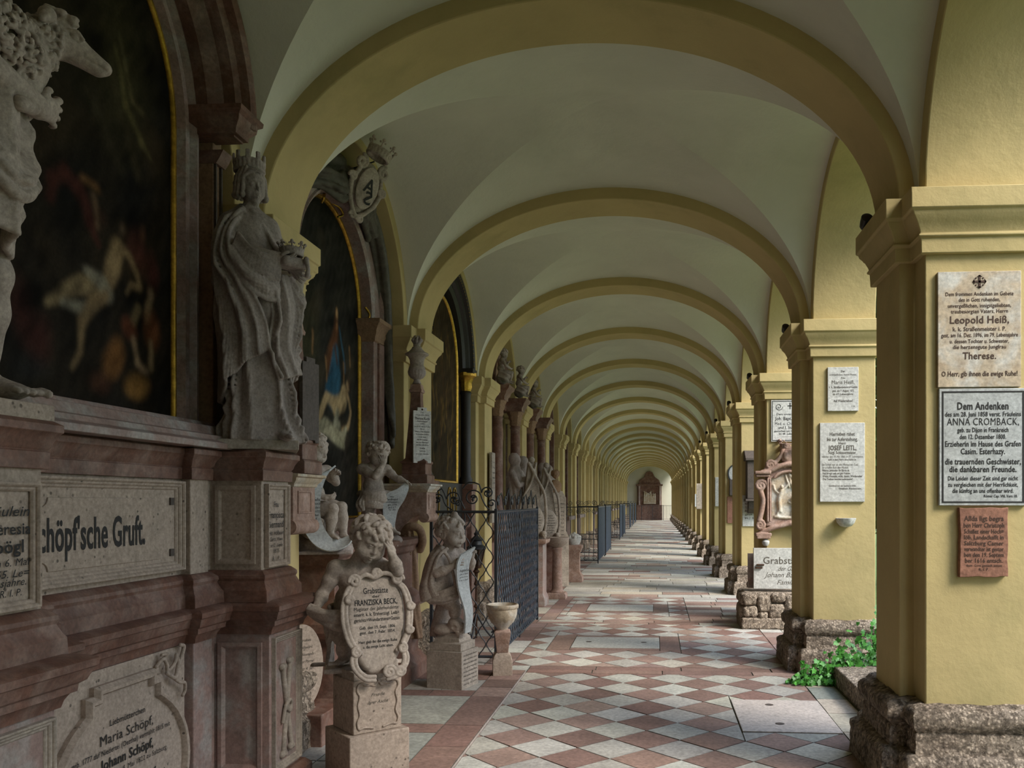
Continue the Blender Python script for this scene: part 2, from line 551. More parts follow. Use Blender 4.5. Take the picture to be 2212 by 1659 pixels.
# ground of mortar under the stones
b0 = len(FV)
MORT = (.115, .105, .085)
FV += [(-2.8, YB, -.006), (2.1, YB, -.006), (2.1, YE, -.006), (-2.8, YE, -.006)]
FF.append((b0, b0 + 1, b0 + 2, b0 + 3)); FC.append(MORT)
b0 = len(FV)      # raised bed of the left strip with its kerb face
FV += [(-2.8, YB, ZL - .005), (KX, YB, ZL - .005), (KX, 7.6, ZL - .005), (-2.8, 7.6, ZL - .005), (KX, YB, -.006), (KX, 7.6, -.006), (-2.8, 7.6, -.006)]
FF += [(b0, b0 + 1, b0 + 2, b0 + 3), (b0 + 1, b0 + 4, b0 + 5, b0 + 2), (b0 + 3, b0 + 2, b0 + 5, b0 + 6)]
FC += [MORT, (.36, .30, .27), MORT]
me = bpy.data.meshes.new('floor'); me.from_pydata(FV, [], FF)
floor = bpy.data.objects.new('floor', me); COL.objects.link(floor)
me.materials.append(M['paving'])
_c = []
for f, c in zip(FF, FC): _c += [(*c, 1)] * len(f)
set_cols(floor, _c)
tag(floor, kind='structure')

# ---- ledger stones let into the floor
def ledger(sl, label, col, rings, z=.006):
    m = MB(); m.box(sl[0] + .004, sl[1] - .004, sl[2] + .004, sl[3] - .004, -.004, z)
    o = m.build('ledger_stone', col, bevel=.004)
    tag(o, label, 'grave slab', 'ledger stones in the paving')
    for (x, y) in rings:
        q = MB().lathe([(.0, 0), (.030, 0), (.032, .0015), (.020, .0025), (.0, .0012)], (x, y, z), 20)
        q.build('lifting_hole', M['darkstone'], o)
    return o
M['ledgerpale'] = stone('pale_pinkish_slab', (.50, .44, .41), .08, 5, .7, .3, 45, dark=(.30, .26, .24), darkamt=.4, dscale=14)
M['ledgergrey'] = stone('pale_grey_slab', (.44, .43, .395), .08, 5, .7, .3, 45, dark=(.28, .26, .24), darkamt=.4, dscale=14)
ledger(SLABS[0], 'pale pinkish grave slab in the paving beside the nearest pier', M['ledgerpale'], [(.86, 6.5), (.86, 5.95)])
ledger(SLABS[1], 'grey grave slab framed in red stone level with the iron grille', M['ledgergrey'], [(-.72, 9.28), (-.12, 9.28)])
ledger(SLABS[2], 'grey grave slab framed in red stone, the farther one beyond the grille', M['ledgergrey'], [])

# ---- vaults: one surface per bay, all joined into the ceiling
def ell(t): return math.sqrt(max(0.0, 1 - t * t))
HY = 1.29
def zv(x, y):
    tx = (x - XC) / 1.878; ty = y / HY
    ax, ay = abs(tx), min(1.06, abs(ty))
    if ay >= ax: return ZS + (1.485 - .16 * ay) * ell(tx)
    return ZS + (1.485 - .225 * ax + .065 * ay * ay / max(ax, 1e-6)) * ell(ty)
cv, cf, crease = [], [], []
NX = 48
for n in range(N0, N1 + 1):
    yc = PC(n) + S / 2
    t = [math.sin((i / NX - .5) * PI) for i in range(NX + 1)]
    xs = [XC + 1.878 * q for q in t]
    ys = [-1.36, -1.325] + [HY * q for q in t] + [1.325, 1.36]
    b0 = len(cv); L = len(ys)
    cv += [(x, yc + y, zv(x, y)) for x in xs for y in ys]
    for i in range(NX):
        for j in range(L - 1):
            a, b_, c, d = b0 + i * L + j, b0 + (i + 1) * L + j, b0 + (i + 1) * L + j + 1, b0 + i * L + j + 1
            jj = j - 2
            if jj == i: cf += [(a, b_, c), (a, c, d)]; crease.append((a, c))
            elif jj == NX - 1 - i: cf += [(a, b_, d), (b_, c, d)]; crease.append((b_, d))
            else: cf.append((a, b_, c, d))
me = bpy.data.meshes.new('ceiling'); me.from_pydata(cv, [], cf)
me.materials.append(M['vault']); me.shade_smooth()
_cs = set(tuple(sorted(e)) for e in crease)
for e in me.edges:
    if tuple(sorted(e.vertices)) in _cs: e.use_edge_sharp = True
ceiling = bpy.data.objects.new('ceiling', me); COL.objects.link(ceiling)
tag(ceiling, kind='structure')
# solid masonry over the vaults so that no sky leaks in
ro = MB(); ro.box(WL - .6, 2.1, YB - .2, YE + .4, 4.85, 5.1)
tag(ro.build('trim_roof', M['yellow']), kind='structure')

# ---- transverse arches, one thing each
ORD = ['first', 'second', 'third', 'fourth', 'fifth', 'sixth', 'seventh', 'eighth', 'ninth', 'tenth', 'eleventh', 'twelfth', 'thirteenth',
       'fourteenth', 'fifteenth', 'sixteenth', 'seventeenth', 'eighteenth', 'nineteenth', 'twentieth', 'twenty-first', 'twenty-second', 'twenty-third']
def arch_mesh():
    m = MB(); K = 56
    hw = (XR - XL) / 2
    inn = [(XC - hw * math.cos(PI * i / K), ZS + 1.209 * math.sin(PI * i / K)) for i in range(K + 1)]
    out = [(XC - (hw + .093) * math.cos(PI * i / K), ZS + 1.36 * math.sin(PI * i / K)) for i in range(K + 1)]
    vs = []; fs = []
    for y in (-.245, .245):
        vs += [(p[0], y, p[1]) for p in inn]; vs += [(p[0], y, p[1]) for p in out]
    L = K + 1
    for i in range(K):
        fs.append((i, i + 1, L + i + 1, L + i))
        fs.append((2 * L + i, 3 * L + i, 3 * L + i + 1, 2 * L + i + 1))
        fs.append((i, 2 * L + i, 2 * L + i + 1, i + 1))
        fs.append((L + i, L + i + 1, 3 * L + i + 1, 3 * L + i))
    m.add(vs, fs)
    return m
a0 = arch_mesh().build('transverse_arch', M['yellow'], bevel=.008, sharp=40)
for n in range(N0, N1 + 1):
    a = a0 if n == N0 else a0.copy()
    if n != N0: COL.objects.link(a)
    a.location.y = PC(n)
    a.name = 'trim_arch'
    tag(a, kind='structure')

# ---- arcade wall on the right (arches open to the courtyard) and blind arcade on the left
def arcade(xa, xb, name, xo=None):
    m = MB(); K = 28
    for n in range(N0, N1 + 1):
        yc = PC(n) + S / 2
        r = 1.185
        arc = [(yc - r * math.cos(PI * i / K), ZS + r * math.sin(PI * i / K)) for i in range(K + 1)]
        vs = []; fs = []
        for x in (xa, xb):
            vs += [(x, p[0], p[1]) for p in arc]
            vs += [(x, yc - S / 2 + S * i / K, 4.9) for i in range(K + 1)]
            vs += [(x, yc - S / 2, ZS), (x, yc + S / 2, ZS)]
        L = K + 1; T = 2 * L + 2
        for s_ in (0, T):
            for i in range(K): fs.append((s_ + i, s_ + i + 1, s_ + L + i + 1, s_ + L + i))
            fs.append((s_ + 2 * L, s_ + 0, s_ + L)); fs.append((s_ + K, s_ + 2 * L + 1, s_ + 2 * L - 1))
        for i in range(K): fs.append((i, T + i, T + i + 1, i + 1))
        m.add(vs, fs)
    return tag(m.build(name, M['yellow'], bevel=.008, sharp=30), kind='structure')
arcade(WR, 1.975, 'wall_right')
arcade(WL, -2.70, 'wall_left')
bw = MB(); bw.box(-3.0, -2.69, YB, YE, -.02, 4.9)
tag(bw.build('wall_left_back', M['yellow']), kind='structure')
eb = MB(); eb.box(-3.0, 2.1, YE, YE + .3, -.02, 4.9)
tag(eb.build('wall_end', M['vault']), kind='structure')
nb = MB(); nb.box(-3.0, 2.1, YB - .3, YB, -.02, 4.9)
tag(nb.build('wall_behind', M['yellow']), kind='structure')

# ---- piers (right) and pilasters (left): shaft, capital, base
CAP = [(0, -.325), (.028, -.325), (.032, -.245), (.045, -.24), (.045, -.228), (.035, -.222), (.040, -.205), (.058, -.165), (.082, -.135), (.088, -.115), (.100, -.108), (.100, 0), (0, 0)]
CAP = [(o, ZS + z) for o, z in CAP]
BASE = [(0.0, .475), (.03, .468), (.065, .455), (.085, .43), (.09, .395), (.08, .36), (.055, .335), (.065, .325), (.07, .225), (.10, .215), (.125, .19), (.135, -.01)]
def pier_proto(name, plan):
    root = thing(name, name, 'pier')
    sh = MB().prism([(p[0], p[1]) for p in plan][::-1], .0, ZS, 'Z'); sh.build('shaft', M['yellow'], root, bevel=.008)
    MB().wrap(CAP, plan).build('capital', M['yellow'], root, bevel=.005, sharp=30)
    # rough base: resample the plan so that it can be worn
    P = []
    for i in range(len(plan)):
        a, b = Vector(plan[i]), Vector(plan[(i + 1) % len(plan)])
        P.append(a)
    mb = MB(); mb.wrap([(o, z) for o, z in BASE] + [(0, -.01)], plan)
    o = mb.build('base', M['rough'], root)
    roughen(o, .013, 12, 4, 3.1)
    return root
h = .245
planR = [(1.975, -.415), (WR, -.415), (WR, -h), (XR, -h), (XR, h), (WR, h), (WR, .415), (1.975, .415)]
planL = [(-2.48, .415), (WL, .415), (WL, h), (XL, h), (XL, -h), (WL, -h), (WL, -.415), (-2.48, -.415)]
pr = pier_proto('pier', planR); pl = pier_proto('pilaster', planL)
EXTRA_R = {0: 'yellow plastered pier at the right edge, three inscribed slabs on its face', 1: 'yellow pier with two white slabs and ivy at its foot',
           2: 'yellow pier behind the red carved epitaph, standing on rubble stone'}
for n in range(N0, N1 + 1):
    a = pr if n == N0 else copy_tree(pr)
    b = pl if n == N0 else copy_tree(pl)
    a.location.y = PC(n); b.location.y = PC(n)
    if n < 0:
        tag(a, 'yellow pier of the open side behind the viewer', 'pier', 'piers behind the viewer')
        tag(b, 'yellow pilaster of the closed side behind the viewer', 'pilaster', 'pilasters behind the viewer')
    else:
        tag(a, EXTRA_R.get(n, 'yellow pier on rough stone base, the %s of the right-hand row' % ORD[n]), 'pier', 'piers along the courtyard side')
        tag(b, 'yellow wall pilaster between the tombs, the %s of the left-hand row' % ORD[n], 'pilaster', 'pilasters along the tomb wall')

# ---- courtyard seen between the piers
M['lawn'] = stone('lawn', (.10, .17, .05), .4, 6, .95, .8, 90, dark=(.04, .09, .015), darkamt=.6, dscale=20)
ld = MB(); ld.add([(2.0, -30, -.12), (60, -30, -.12), (60, 110, -.12), (2.0, 110, -.12)], [(0, 1, 2, 3)])
tag(ld.build('ground', M['lawn']), kind='structure')

# ================================================================== CARVING TOOLS (signed distance fields -> one continuous mesh)
def v3(*a): return np.array(a, dtype=np.float64)
def unit(a):
    a = np.asarray(a, float); return a / (np.linalg.norm(a) + 1e-12)
def frame(fwd, up=(0, 0, 1)):
    """3x3 whose rows are right, forward, up of a thing looking along fwd"""
    f = unit(fwd); r = unit(np.cross(f, up)); u = np.cross(r, f)
    return np.array([r, f, u])
class SDF:
    def __init__(s, lo, hi, h):
        s.lo = np.array(lo, float); s.h = h
        s.n = np.maximum(4, np.ceil((np.array(hi, float) - s.lo) / h).astype(int) + 1)
        s.F = np.full(s.n, .25, np.float32)
        s.ax = [(s.lo[i] + h * np.arange(s.n[i])).astype(np.float32) for i in range(3)]
    def sub(s, lo, hi):
        a = np.clip(np.floor((np.asarray(lo) - s.lo) / s.h).astype(int), 0, s.n - 1)
        b = np.clip(np.ceil((np.asarray(hi) - s.lo) / s.h).astype(int) + 1, a + 1, s.n)
        sl = tuple(slice(int(a[i]), int(b[i])) for i in range(3))
        X = s.ax[0][sl[0]][:, None, None]; Y = s.ax[1][sl[1]][None, :, None]; Z = s.ax[2][sl[2]][None, None, :]
        return sl, X, Y, Z
    def put(s, sl, d, k, cut=False):
        F = s.F[sl]
        d = np.broadcast_to(d, F.shape)
        if cut:
            d = -d
            if k > 0:
                hh = np.maximum(k - np.abs(F - d), 0) / k
                s.F[sl] = np.maximum(F, d) + hh * hh * k * .25
            else: s.F[sl] = np.maximum(F, d)
        else:
            if k > 0:
                hh = np.maximum(k - np.abs(F - d), 0) / k
                s.F[sl] = np.minimum(F, d) - hh * hh * k * .25
            else: s.F[sl] = np.minimum(F, d)
        return s
    def ell(s, c, r, rot=None, k=.01, cut=False):
        c = np.asarray(c, float); r = np.asarray(r, float) if np.ndim(r) else np.array([r] * 3, float)
        m = r.max() + k + 2 * s.h
        sl, X, Y, Z = s.sub(c - m, c + m)
        X = X - c[0]; Y = Y - c[1]; Z = Z - c[2]
        if rot is not None:
            x = rot[0][0] * X + rot[0][1] * Y + rot[0][2] * Z
            y = rot[1][0] * X + rot[1][1] * Y + rot[1][2] * Z
            z = rot[2][0] * X + rot[2][1] * Y + rot[2][2] * Z
        else: x, y, z = X, Y, Z
        k0 = np.sqrt((x / r[0]) ** 2 + (y / r[1]) ** 2 + (z / r[2]) ** 2)
        k1 = np.sqrt((x / r[0] ** 2) ** 2 + (y / r[1] ** 2) ** 2 + (z / r[2] ** 2) ** 2) + 1e-9
        return s.put(sl, k0 * (k0 - 1) / k1, k, cut)
    def cap(s, a, b, ra, rb=None, k=.01, cut=False, band=0):
        a = np.asarray(a, float); b = np.asarray(b, float); rb = ra if rb is None else rb
        m = max(ra, rb) + k + band + 2 * s.h
        sl, X, Y, Z = s.sub(np.minimum(a, b) - m, np.maximum(a, b) + m)
        ba = b - a; L = max(ba.dot(ba), 1e-10)
        X = X - a[0]; Y = Y - a[1]; Z = Z - a[2]
        t = np.clip((X * ba[0] + Y * ba[1] + Z * ba[2]) / L, 0, 1)
        d = np.sqrt((X - ba[0] * t) ** 2 + (Y - ba[1] * t) ** 2 + (Z - ba[2] * t) ** 2) - (ra + (rb - ra) * t)
        return s.put(sl, d, k, cut)
    def temp(s, lo, hi):
        sl, X, Y, Z = s.sub(lo, hi)
        t = SDF.__new__(SDF)
        t.h = s.h; t.n = np.array([q.stop - q.start for q in sl]); t.lo = s.lo + s.h * np.array([q.start for q in sl])
        t.F = np.full(t.n, .25, np.float32); t.ax = [s.ax[i][sl[i]] for i in range(3)]
        return sl, t
    def chain(s, pts, rs, k=.01, cut=False):
        P = np.array([np.asarray(p, float) for p in pts])
        R_ = [rs] * len(pts) if not isinstance(rs, (list, tuple)) else list(rs)
        m = max(R_[:len(pts)]) + k + 2 * s.h
        sl, t = s.temp(P.min(0) - m, P.max(0) + m)
        for i in range(len(pts) - 1):
            t.cap(P[i], P[i + 1], R_[i], R_[i + 1], 0, band=k)
        return s.put(sl, t.F, k, cut)
    def box(s, c, hs, rot=None, rd=.005, k=.005, cut=False):
        c = np.asarray(c, float); hs = np.asarray(hs, float)
        m = np.linalg.norm(hs) + k + rd + 2 * s.h
        sl, X, Y, Z = s.sub(c - m, c + m)
        X = X - c[0]; Y = Y - c[1]; Z = Z - c[2]
        if rot is not None:
            x = rot[0][0] * X + rot[0][1] * Y + rot[0][2] * Z
            y = rot[1][0] * X + rot[1][1] * Y + rot[1][2] * Z
            z = rot[2][0] * X + rot[2][1] * Y + rot[2][2] * Z
        else: x, y, z = X, Y, Z
        qx, qy, qz = np.abs(x) - hs[0] + rd, np.abs(y) - hs[1] + rd, np.abs(z) - hs[2] + rd
        d = np.sqrt(np.maximum(qx, 0) ** 2 + np.maximum(qy, 0) ** 2 + np.maximum(qz, 0) ** 2) + np.minimum(np.maximum(qx, np.maximum(qy, qz)), 0) - rd
        return s.put(sl, d, k, cut)
    def loft(s, rows, k=.01, fold=None, cut=False):
        """rows [(z, cx, cy, rx, ry)] -> lofted ellipses; fold(theta, Z, X, Y) -> relative radius"""
        rows = sorted(rows); zz = np.array([q[0] for q in rows]); A = np.array(rows)
        rm = max(A[:, 3].max(), A[:, 4].max()) * 1.25 + k
        lo = (A[:, 1].min() - rm, A[:, 2].min() - rm, zz[0] - k - 2 * s.h); hi = (A[:, 1].max() + rm, A[:, 2].max() + rm, zz[-1] + k + 2 * s.h)
        sl, X, Y, Z = s.sub(lo, hi)
        f = lambda j: np.interp(Z, zz, A[:, j])
        dx = X - f(1); dy = Y - f(2); rx = f(3); ry = f(4)
        rr = np.sqrt((dx / rx) ** 2 + (dy / ry) ** 2)
        if fold is not None:
            th = np.arctan2(dy, dx)
            rr = rr / (1 + fold(th, Z, X, Y))
        d = (rr - 1) * np.minimum(rx, ry) * .85
        d = np.maximum(d, np.maximum(zz[0] - Z, Z - zz[-1]))
        return s.put(sl, d, k, cut)
    def bulge(s, fn):
        m = np.abs(s.F) < .04
        idx = np.nonzero(m)
        x = s.ax[0][idx[0]]; y = s.ax[1][idx[1]]; z = s.ax[2][idx[2]]
        s.F[idx] += fn(x, y, z).astype(np.float32)
        return s
    def verts_faces(s):
        F = s.F
        F[0, :, :] = F[-1, :, :] = .1; F[:, 0, :] = F[:, -1, :] = .1; F[:, :, 0] = F[:, :, -1] = .1
        I = F < 0
        c = [(i, j, k) for i in (0, 1) for j in (0, 1) for k in (0, 1)]
        n = s.n
        def cs(A, q): return A[q[0]:n[0] - 1 + q[0], q[1]:n[1] - 1 + q[1], q[2]:n[2] - 1 + q[2]]
        cnt = np.zeros(tuple(n - 1), np.int8)
        for q in c: cnt += cs(I, q)
        act = np.nonzero((cnt > 0) & (cnt < 8))
        N = len(act[0])
        idx = np.full(tuple(n - 1), -1, np.int64); idx[act] = np.arange(N)
        P = np.zeros((N, 3)); W = np.zeros(N)
        val = {q: F[act[0] + q[0], act[1] + q[1], act[2] + q[2]] for q in c}
        for q in c:
            for ax in range(3):
                if q[ax]: continue
                p = list(q); p[ax] = 1; p = tuple(p)
                fa, fb = val[q], val[p]
                m = (fa < 0) != (fb < 0)
                t = fa[m] / (fa[m] - fb[m])
                pos = np.tile(np.array(q, float), (m.sum(), 1)); pos[:, ax] = t
                P[m] += pos; W[m] += 1
        P /= W[:, None]
        V = s.lo + (np.stack(act, 1) + P) * s.h
        Q = []
        for ax in range(3):
            o1, o2 = (ax + 1) % 3, (ax + 2) % 3
            sa = [slice(1, n[i] - 1) for i in range(3)]; sa[ax] = slice(0, n[ax] - 1)
            sb = list(sa); sb[ax] = slice(1, n[ax])
            A, B = I[tuple(sa)], I[tuple(sb)]
            e = np.nonzero(A != B)
            g = [e[i] + (1 if i != ax else 0) for i in range(3)]
            def ce(d1, d2):
                w = list(g); w[o1] = g[o1] - d1; w[o2] = g[o2] - d2
                return idx[w[0], w[1], w[2]]
            q = np.stack([ce(1, 1), ce(0, 1), ce(0, 0), ce(1, 0)], 1)
            fl = ~A[e]
            q[fl] = q[fl][:, ::-1]
            Q.append(q)
        return V, np.concatenate(Q)
    def mesh(s, name, mat, parent=None, keep=None):
        V, Q = s.verts_faces()
        me = bpy.data.meshes.new(name)
        me.vertices.add(len(V)); me.vertices.foreach_set('co', V.ravel())
        me.loops.add(len(Q) * 4); me.loops.foreach_set('vertex_index', Q.ravel().astype(np.int32))
        me.polygons.add(len(Q)); me.polygons.foreach_set('loop_start', np.arange(0, len(Q) * 4, 4, dtype=np.int32))
        me.polygons.foreach_set('loop_total', np.full(len(Q), 4, np.int32))
        me.update(calc_edges=True); me.validate()
        me.materials.append(mat); me.shade_smooth()
        o = bpy.data.objects.new(name, me); COL.objects.link(o)
        if parent: o.parent = parent
        return o

def wav(x, y, z, f, seed=0.0):
    """cheap smooth noise from warped sines"""
    a = np.sin(f * (x + .31 * z) + 1.7 * seed + 1.3 * np.sin(.7 * f * y + seed))
    b = np.sin(f * (y - .27 * x) + 2.9 * seed + 1.1 * np.sin(.8 * f * z + 2 * seed))
    c = np.sin(f * (z + .23 * y) + .6 * seed + 1.2 * np.sin(.75 * f * x + 3 * seed))
    return (a + b + c) / 3

# ------------------------------------------------------------------ figure pieces
def head(s, c, rot, H, age='child', curls=70, seed=1, hair=True, bun=False, beard=False):
    """c centre of the head, rot rows right/forward/up, H head height. Carved into s"""
    c = np.asarray(c, float); T = np.asarray(rot)
    def P(x, y, z): return c + H * (x * T[0] + y * T[1] + z * T[2])
    k = .05 * H
    ch = age == 'child'
    s.ell(P(0, -.06, .12), H * v3(.39, .45, .38), T, k)
    s.ell(P(0, .10, -.13), H * v3(.335 if ch else .265, .30, .31 if ch else .33), T, .12 * H)
    for q in (-1, 1):
        s.ell(P(q * (.185 if ch else .17), .23, -.17), H * (.16 if ch else .105), None, .09 * H)
        s.ell(P(q * .22, -.05, -.20), H * .11, None, .09 * H)
    s.ell(P(0, .30, -.375), H * v3(.10, .085, .085), T, .07 * H)
    # brow, sockets, eyes
    s.chain([P(-.22, .30, .115), P(-.10, .375, .135), P(0, .365, .10), P(.10, .375, .135), P(.22, .30, .115)], .035 * H, .05 * H)
    for q in (-1, 1):
        s.ell(P(q * .135, .425, .035), H * v3(.085, .08, .062), T, .04 * H, cut=True)
        s.ell(P(q * .130, .325, .025), H * v3(.072, .072, .060), T, .012 * H)
        s.chain([P(q * .205, .335, .035), P(q * .165, .383, .078), P(q * .105, .390, .078), P(q * .060, .360, .025)], .014 * H, .012 * H)
        s.chain([P(q * .200, .335, .015), P(q * .150, .372, -.030), P(q * .095, .370, -.030), P(q * .060, .355, .015)], .012 * H, .012 * H)
    # nose
    s.cap(P(0, .365, .09), P(0, .44 if ch else .46, -.075), .030 * H, .042 * H, .04 * H)
    for q in (-1, 1): s.ell(P(q * .042, .405, -.095), H * .034, None, .02 * H)
    # mouth
    s.ell(P(0, .355, -.215), H * v3(.12, .07, .085), T, .05 * H)
    s.chain([P(-.085, .385, -.235), P(-.03, .425, -.208), P(0, .425, -.216), P(.03, .425, -.208), P(.085, .385, -.235)], [.014 * H, .026 * H, .022 * H, .026 * H, .014 * H], .012 * H)
    s.chain([P(-.07, .385, -.250), P(0, .420, -.268), P(.07, .385, -.250)], [.014 * H, .030 * H, .014 * H], .012 * H)
    s.chain([P(-.09, .41, -.238), P(0, .452, -.238), P(.09, .41, -.238)], .009 * H, .008 * H, cut=True)
    for q in (-1, 1):
        s.ell(P(q * .375, -.03, -.04), H * v3(.045, .085, .125), T, .02 * H)
        s.ell(P(q * .42, -.01, -.03), H * v3(.03, .04, .07), T, .015 * H, cut=True)
    if hair:
        s.ell(P(0, -.12, .15), H * v3(.425, .455, .405), T, .03 * H)
        rg = random.Random(seed)
        cnt = 0; C0 = v3(0, -.10, .13); RR = v3(.44, .47, .43)
        while cnt < curls:
            a = rg.uniform(-PI, PI); e = math.asin(rg.uniform(-.45, 1.0))
            d = v3(math.cos(e) * math.sin(a), math.cos(e) * math.cos(a), math.sin(e))
            if d[1] > .35 and d[2] < .45: continue
            if d[2] < .1 and d[1] > .05: continue
            cnt += 1
            dn = unit(v3(d[0] * .6, d[1] * .6 + (.5 if d[2] > .6 else 0), -.9 + .3 * abs(d[2])))
            dn = unit(dn - d * dn.dot(d)); sd = np.cross(d, dn) * rg.choice((-1, 1))
            L = rg.uniform(.22, .36); pts = []
            for j in range(6):
                t = j / 5
                w = unit(d + dn * L * 2.0 * math.sin(t * 1.9) * .5 + sd * L * .9 * (1 - math.cos(t * 3.6)) * .5)
                pts.append(P(*(C0 + w * RR * (1.0 + .05 * math.sin(t * PI)))))
            s.chain(pts, [.030 * H, .055 * H, .058 * H, .05 * H, .038 * H, .02 * H], .014 * H)
    if bun:
        rg = random.Random(seed)
        for q in (-1, 1):
            for j in range(9):      # waves of hair swept back from the parting
                a0 = .10 + j * .045
                pts = [P(q * .02, .33 - j * .075, .36 + .015 * j), P(q * .20, .28 - j * .07, .33 - .01 * j), P(q * .33, .18 - j * .06, .20 - .02 * j), P(q * .40, .06 - j * .05, .05), P(q * .36, -.12 - j * .02, -.10)]
                s.chain(pts, [.03 * H, .045 * H, .05 * H, .05 * H, .04 * H], .012 * H)
            for j in range(5):
                s.ell(P(q * (.34 + .02 * (j % 2)), .02 - .07 * j, -.14 - .03 * (j % 3)), H * .075, None, .015 * H)

def hand(s, wrist, fdir, pn, L, curl=.5, side=1, spread=.16, k=.004, fat=1.0, curls=None):
    """wrist, direction of the fingers, palm normal (the side the fingers close to), L hand length, side=+1 thumb along cross(fdir,pn)"""
    f = unit(fdir); n = unit(np.asarray(pn, float) - f * np.dot(pn, f)); t = np.cross(f, n) * side
    w = np.asarray(wrist, float)
    T = np.array([t, f, n])
    s.ell(w + f * .26 * L, L * v3(.22, .29, .11) * v3(fat, 1, fat), T, .12 * L)
    s.box(w + f * .28 * L, L * v3(.20, .22, .085), T, .06 * L, .05 * L)
    for j in range(4):
        o = (j - 1.5) * .125
        ln = L * (.47, .53, .50, .40)[3 - j] if True else 0
        base = w + f * (.47 - .02 * abs(j - 1.5)) * L + t * o * L
        ang = (j - 1.5) * spread
        d = unit(f * math.cos(ang) + t * math.sin(ang))
        cu = (curls[j] if curls else curl)
        p = base; a = cu * .55
        pts = [w + f * .2 * L + t * o * .7 * L, p]; r0 = L * .060 * fat
        rs = [r0, r0]
        for q, frac in enumerate((.42, .33, .25)):
            dd = d * math.cos(a) + n * math.sin(a)
            p = p + dd * ln * frac
            pts.append(p); rs.append(r0 * (.94, .84, .68)[q])
            a += cu * (1.0, .8, .5)[q]
        s.chain(pts, rs, k)
    # thumb from the side of the palm
    b0 = w + f * .12 * L + t * .15 * L
    p1 = b0 + (f * .55 + t * .75 + n * .25) * .20 * L
    p2 = p1 + (f * .85 + t * .30 + n * (.25 + .3 * curl)) * .19 * L
    p3 = p2 + (f * .9 + t * (.05 - .2 * curl) + n * (.2 + .4 * curl)) * .15 * L
    s.chain([b0, p1, p2, p3], [L * .085 * fat, L * .075 * fat, L * .062 * fat, L * .048 * fat], k * 1.5)

def foot(s, ankle, fdir, L, up=(0, 0, 1), k=.006, side=1, fat=1.0):
    f = unit(fdir); u = unit(up); t = np.cross(f, u)
    a = np.asarray(ankle, float)
    sole = a - u * .20 * L
    T = np.array([t, f, u])
    s.ell(a - f * .12 * L - u * .08 * L, L * v3(.17, .20, .17) * v3(fat, 1, 1), T, .10 * L)
    s.cap(a + u * .02 * L, sole + f * .45 * L + u * .06 * L, .16 * L * fat, .11 * L, .10 * L)
    s.ell(sole + f * .38 * L + u * .06 * L, L * v3(.20 * fat, .30, .10), T, .08 * L)
    for j in range(5):
        o = (j - 2) * .085 * side
        ln = (.20, .17, .16, .14, .13)[j]
        b = sole + f * (.60 - .03 * j) * L - t * o * L + u * .055 * L
        r = (.070, .052, .050, .048, .046)[j] * L
        s.chain([b, b + f * ln * L * .55 + u * .02 * L, b + f * ln * L - u * .012 * L], [r, r, r * .95], .012 * L)

def putto_body(s, J, u, belly=1.0):
    """J: joints (world) ; u = unit (head height). chubby child; every limb tapers"""
    g = lambda n: np.asarray(J[n], float)
    pel, che, nk = g('pelvis'), g('chest'), g('neck')
    k = .18 * u
    side = unit(g('shL') - g('shR')); upv = unit(che - pel); fw = unit(np.cross(side, upv)) * -1
    fw = unit(np.cross(upv, side))
    T = np.array([unit(np.cross(fw, upv)), fw, upv])
    s.ell(pel, u * v3(.53, .42, .40), T, k)
    s.ell(pel + (che - pel) * .42 + fw * .14 * u * belly, u * v3(.50, .44 * belly, .46), T, k)
    s.ell(che, u * v3(.50, .38, .42), T, k)
    for q in (1, -1):
        s.ell(che + T[0] * q * .22 * u + fw * .24 * u + upv * .04 * u, u * v3(.22, .16, .18), T, .1 * u)
    s.cap(che + upv * .28 * u, nk + unit(g('head') - nk) * .16 * u, .30 * u, .235 * u, .16 * u)
    for sd in 'LR':
        sh, el, wr = g('sh' + sd), g('el' + sd), g('wr' + sd)
        s.cap(che + upv * .20 * u, sh, .28 * u, .25 * u, .16 * u)
        s.ell(sh, .24 * u, None, .12 * u)
        s.cap(sh, sh + (el - sh) * .5, .235 * u, .215 * u, .06 * u)
        s.cap(sh + (el - sh) * .5, el, .215 * u, .155 * u, .05 * u)
        s.cap(el, el + (wr - el) * .4, .165 * u, .185 * u, .04 * u)
        s.cap(el + (wr - el) * .4, wr, .185 * u, .110 * u, .04 * u)
        s.ell(wr, .12 * u, None, .02 * u)
        hp, kn, an = g('hp' + sd), g('kn' + sd), g('an' + sd)
        s.cap(hp, hp + (kn - hp) * .5, .36 * u, .33 * u, .14 * u)
        s.cap(hp + (kn - hp) * .45, kn, .335 * u, .225 * u, .07 * u)
        s.ell(kn, .215 * u, None, .06 * u)
        s.cap(kn, kn + (an - kn) * .4, .205 * u, .235 * u, .05 * u)
        s.cap(kn + (an - kn) * .4, an, .235 * u, .135 * u, .05 * u)
    s.ell(pel + (che - pel) * .28 + fw * (.46 + .12 * belly) * u, .025 * u, None, .03 * u, cut=True)   # navel

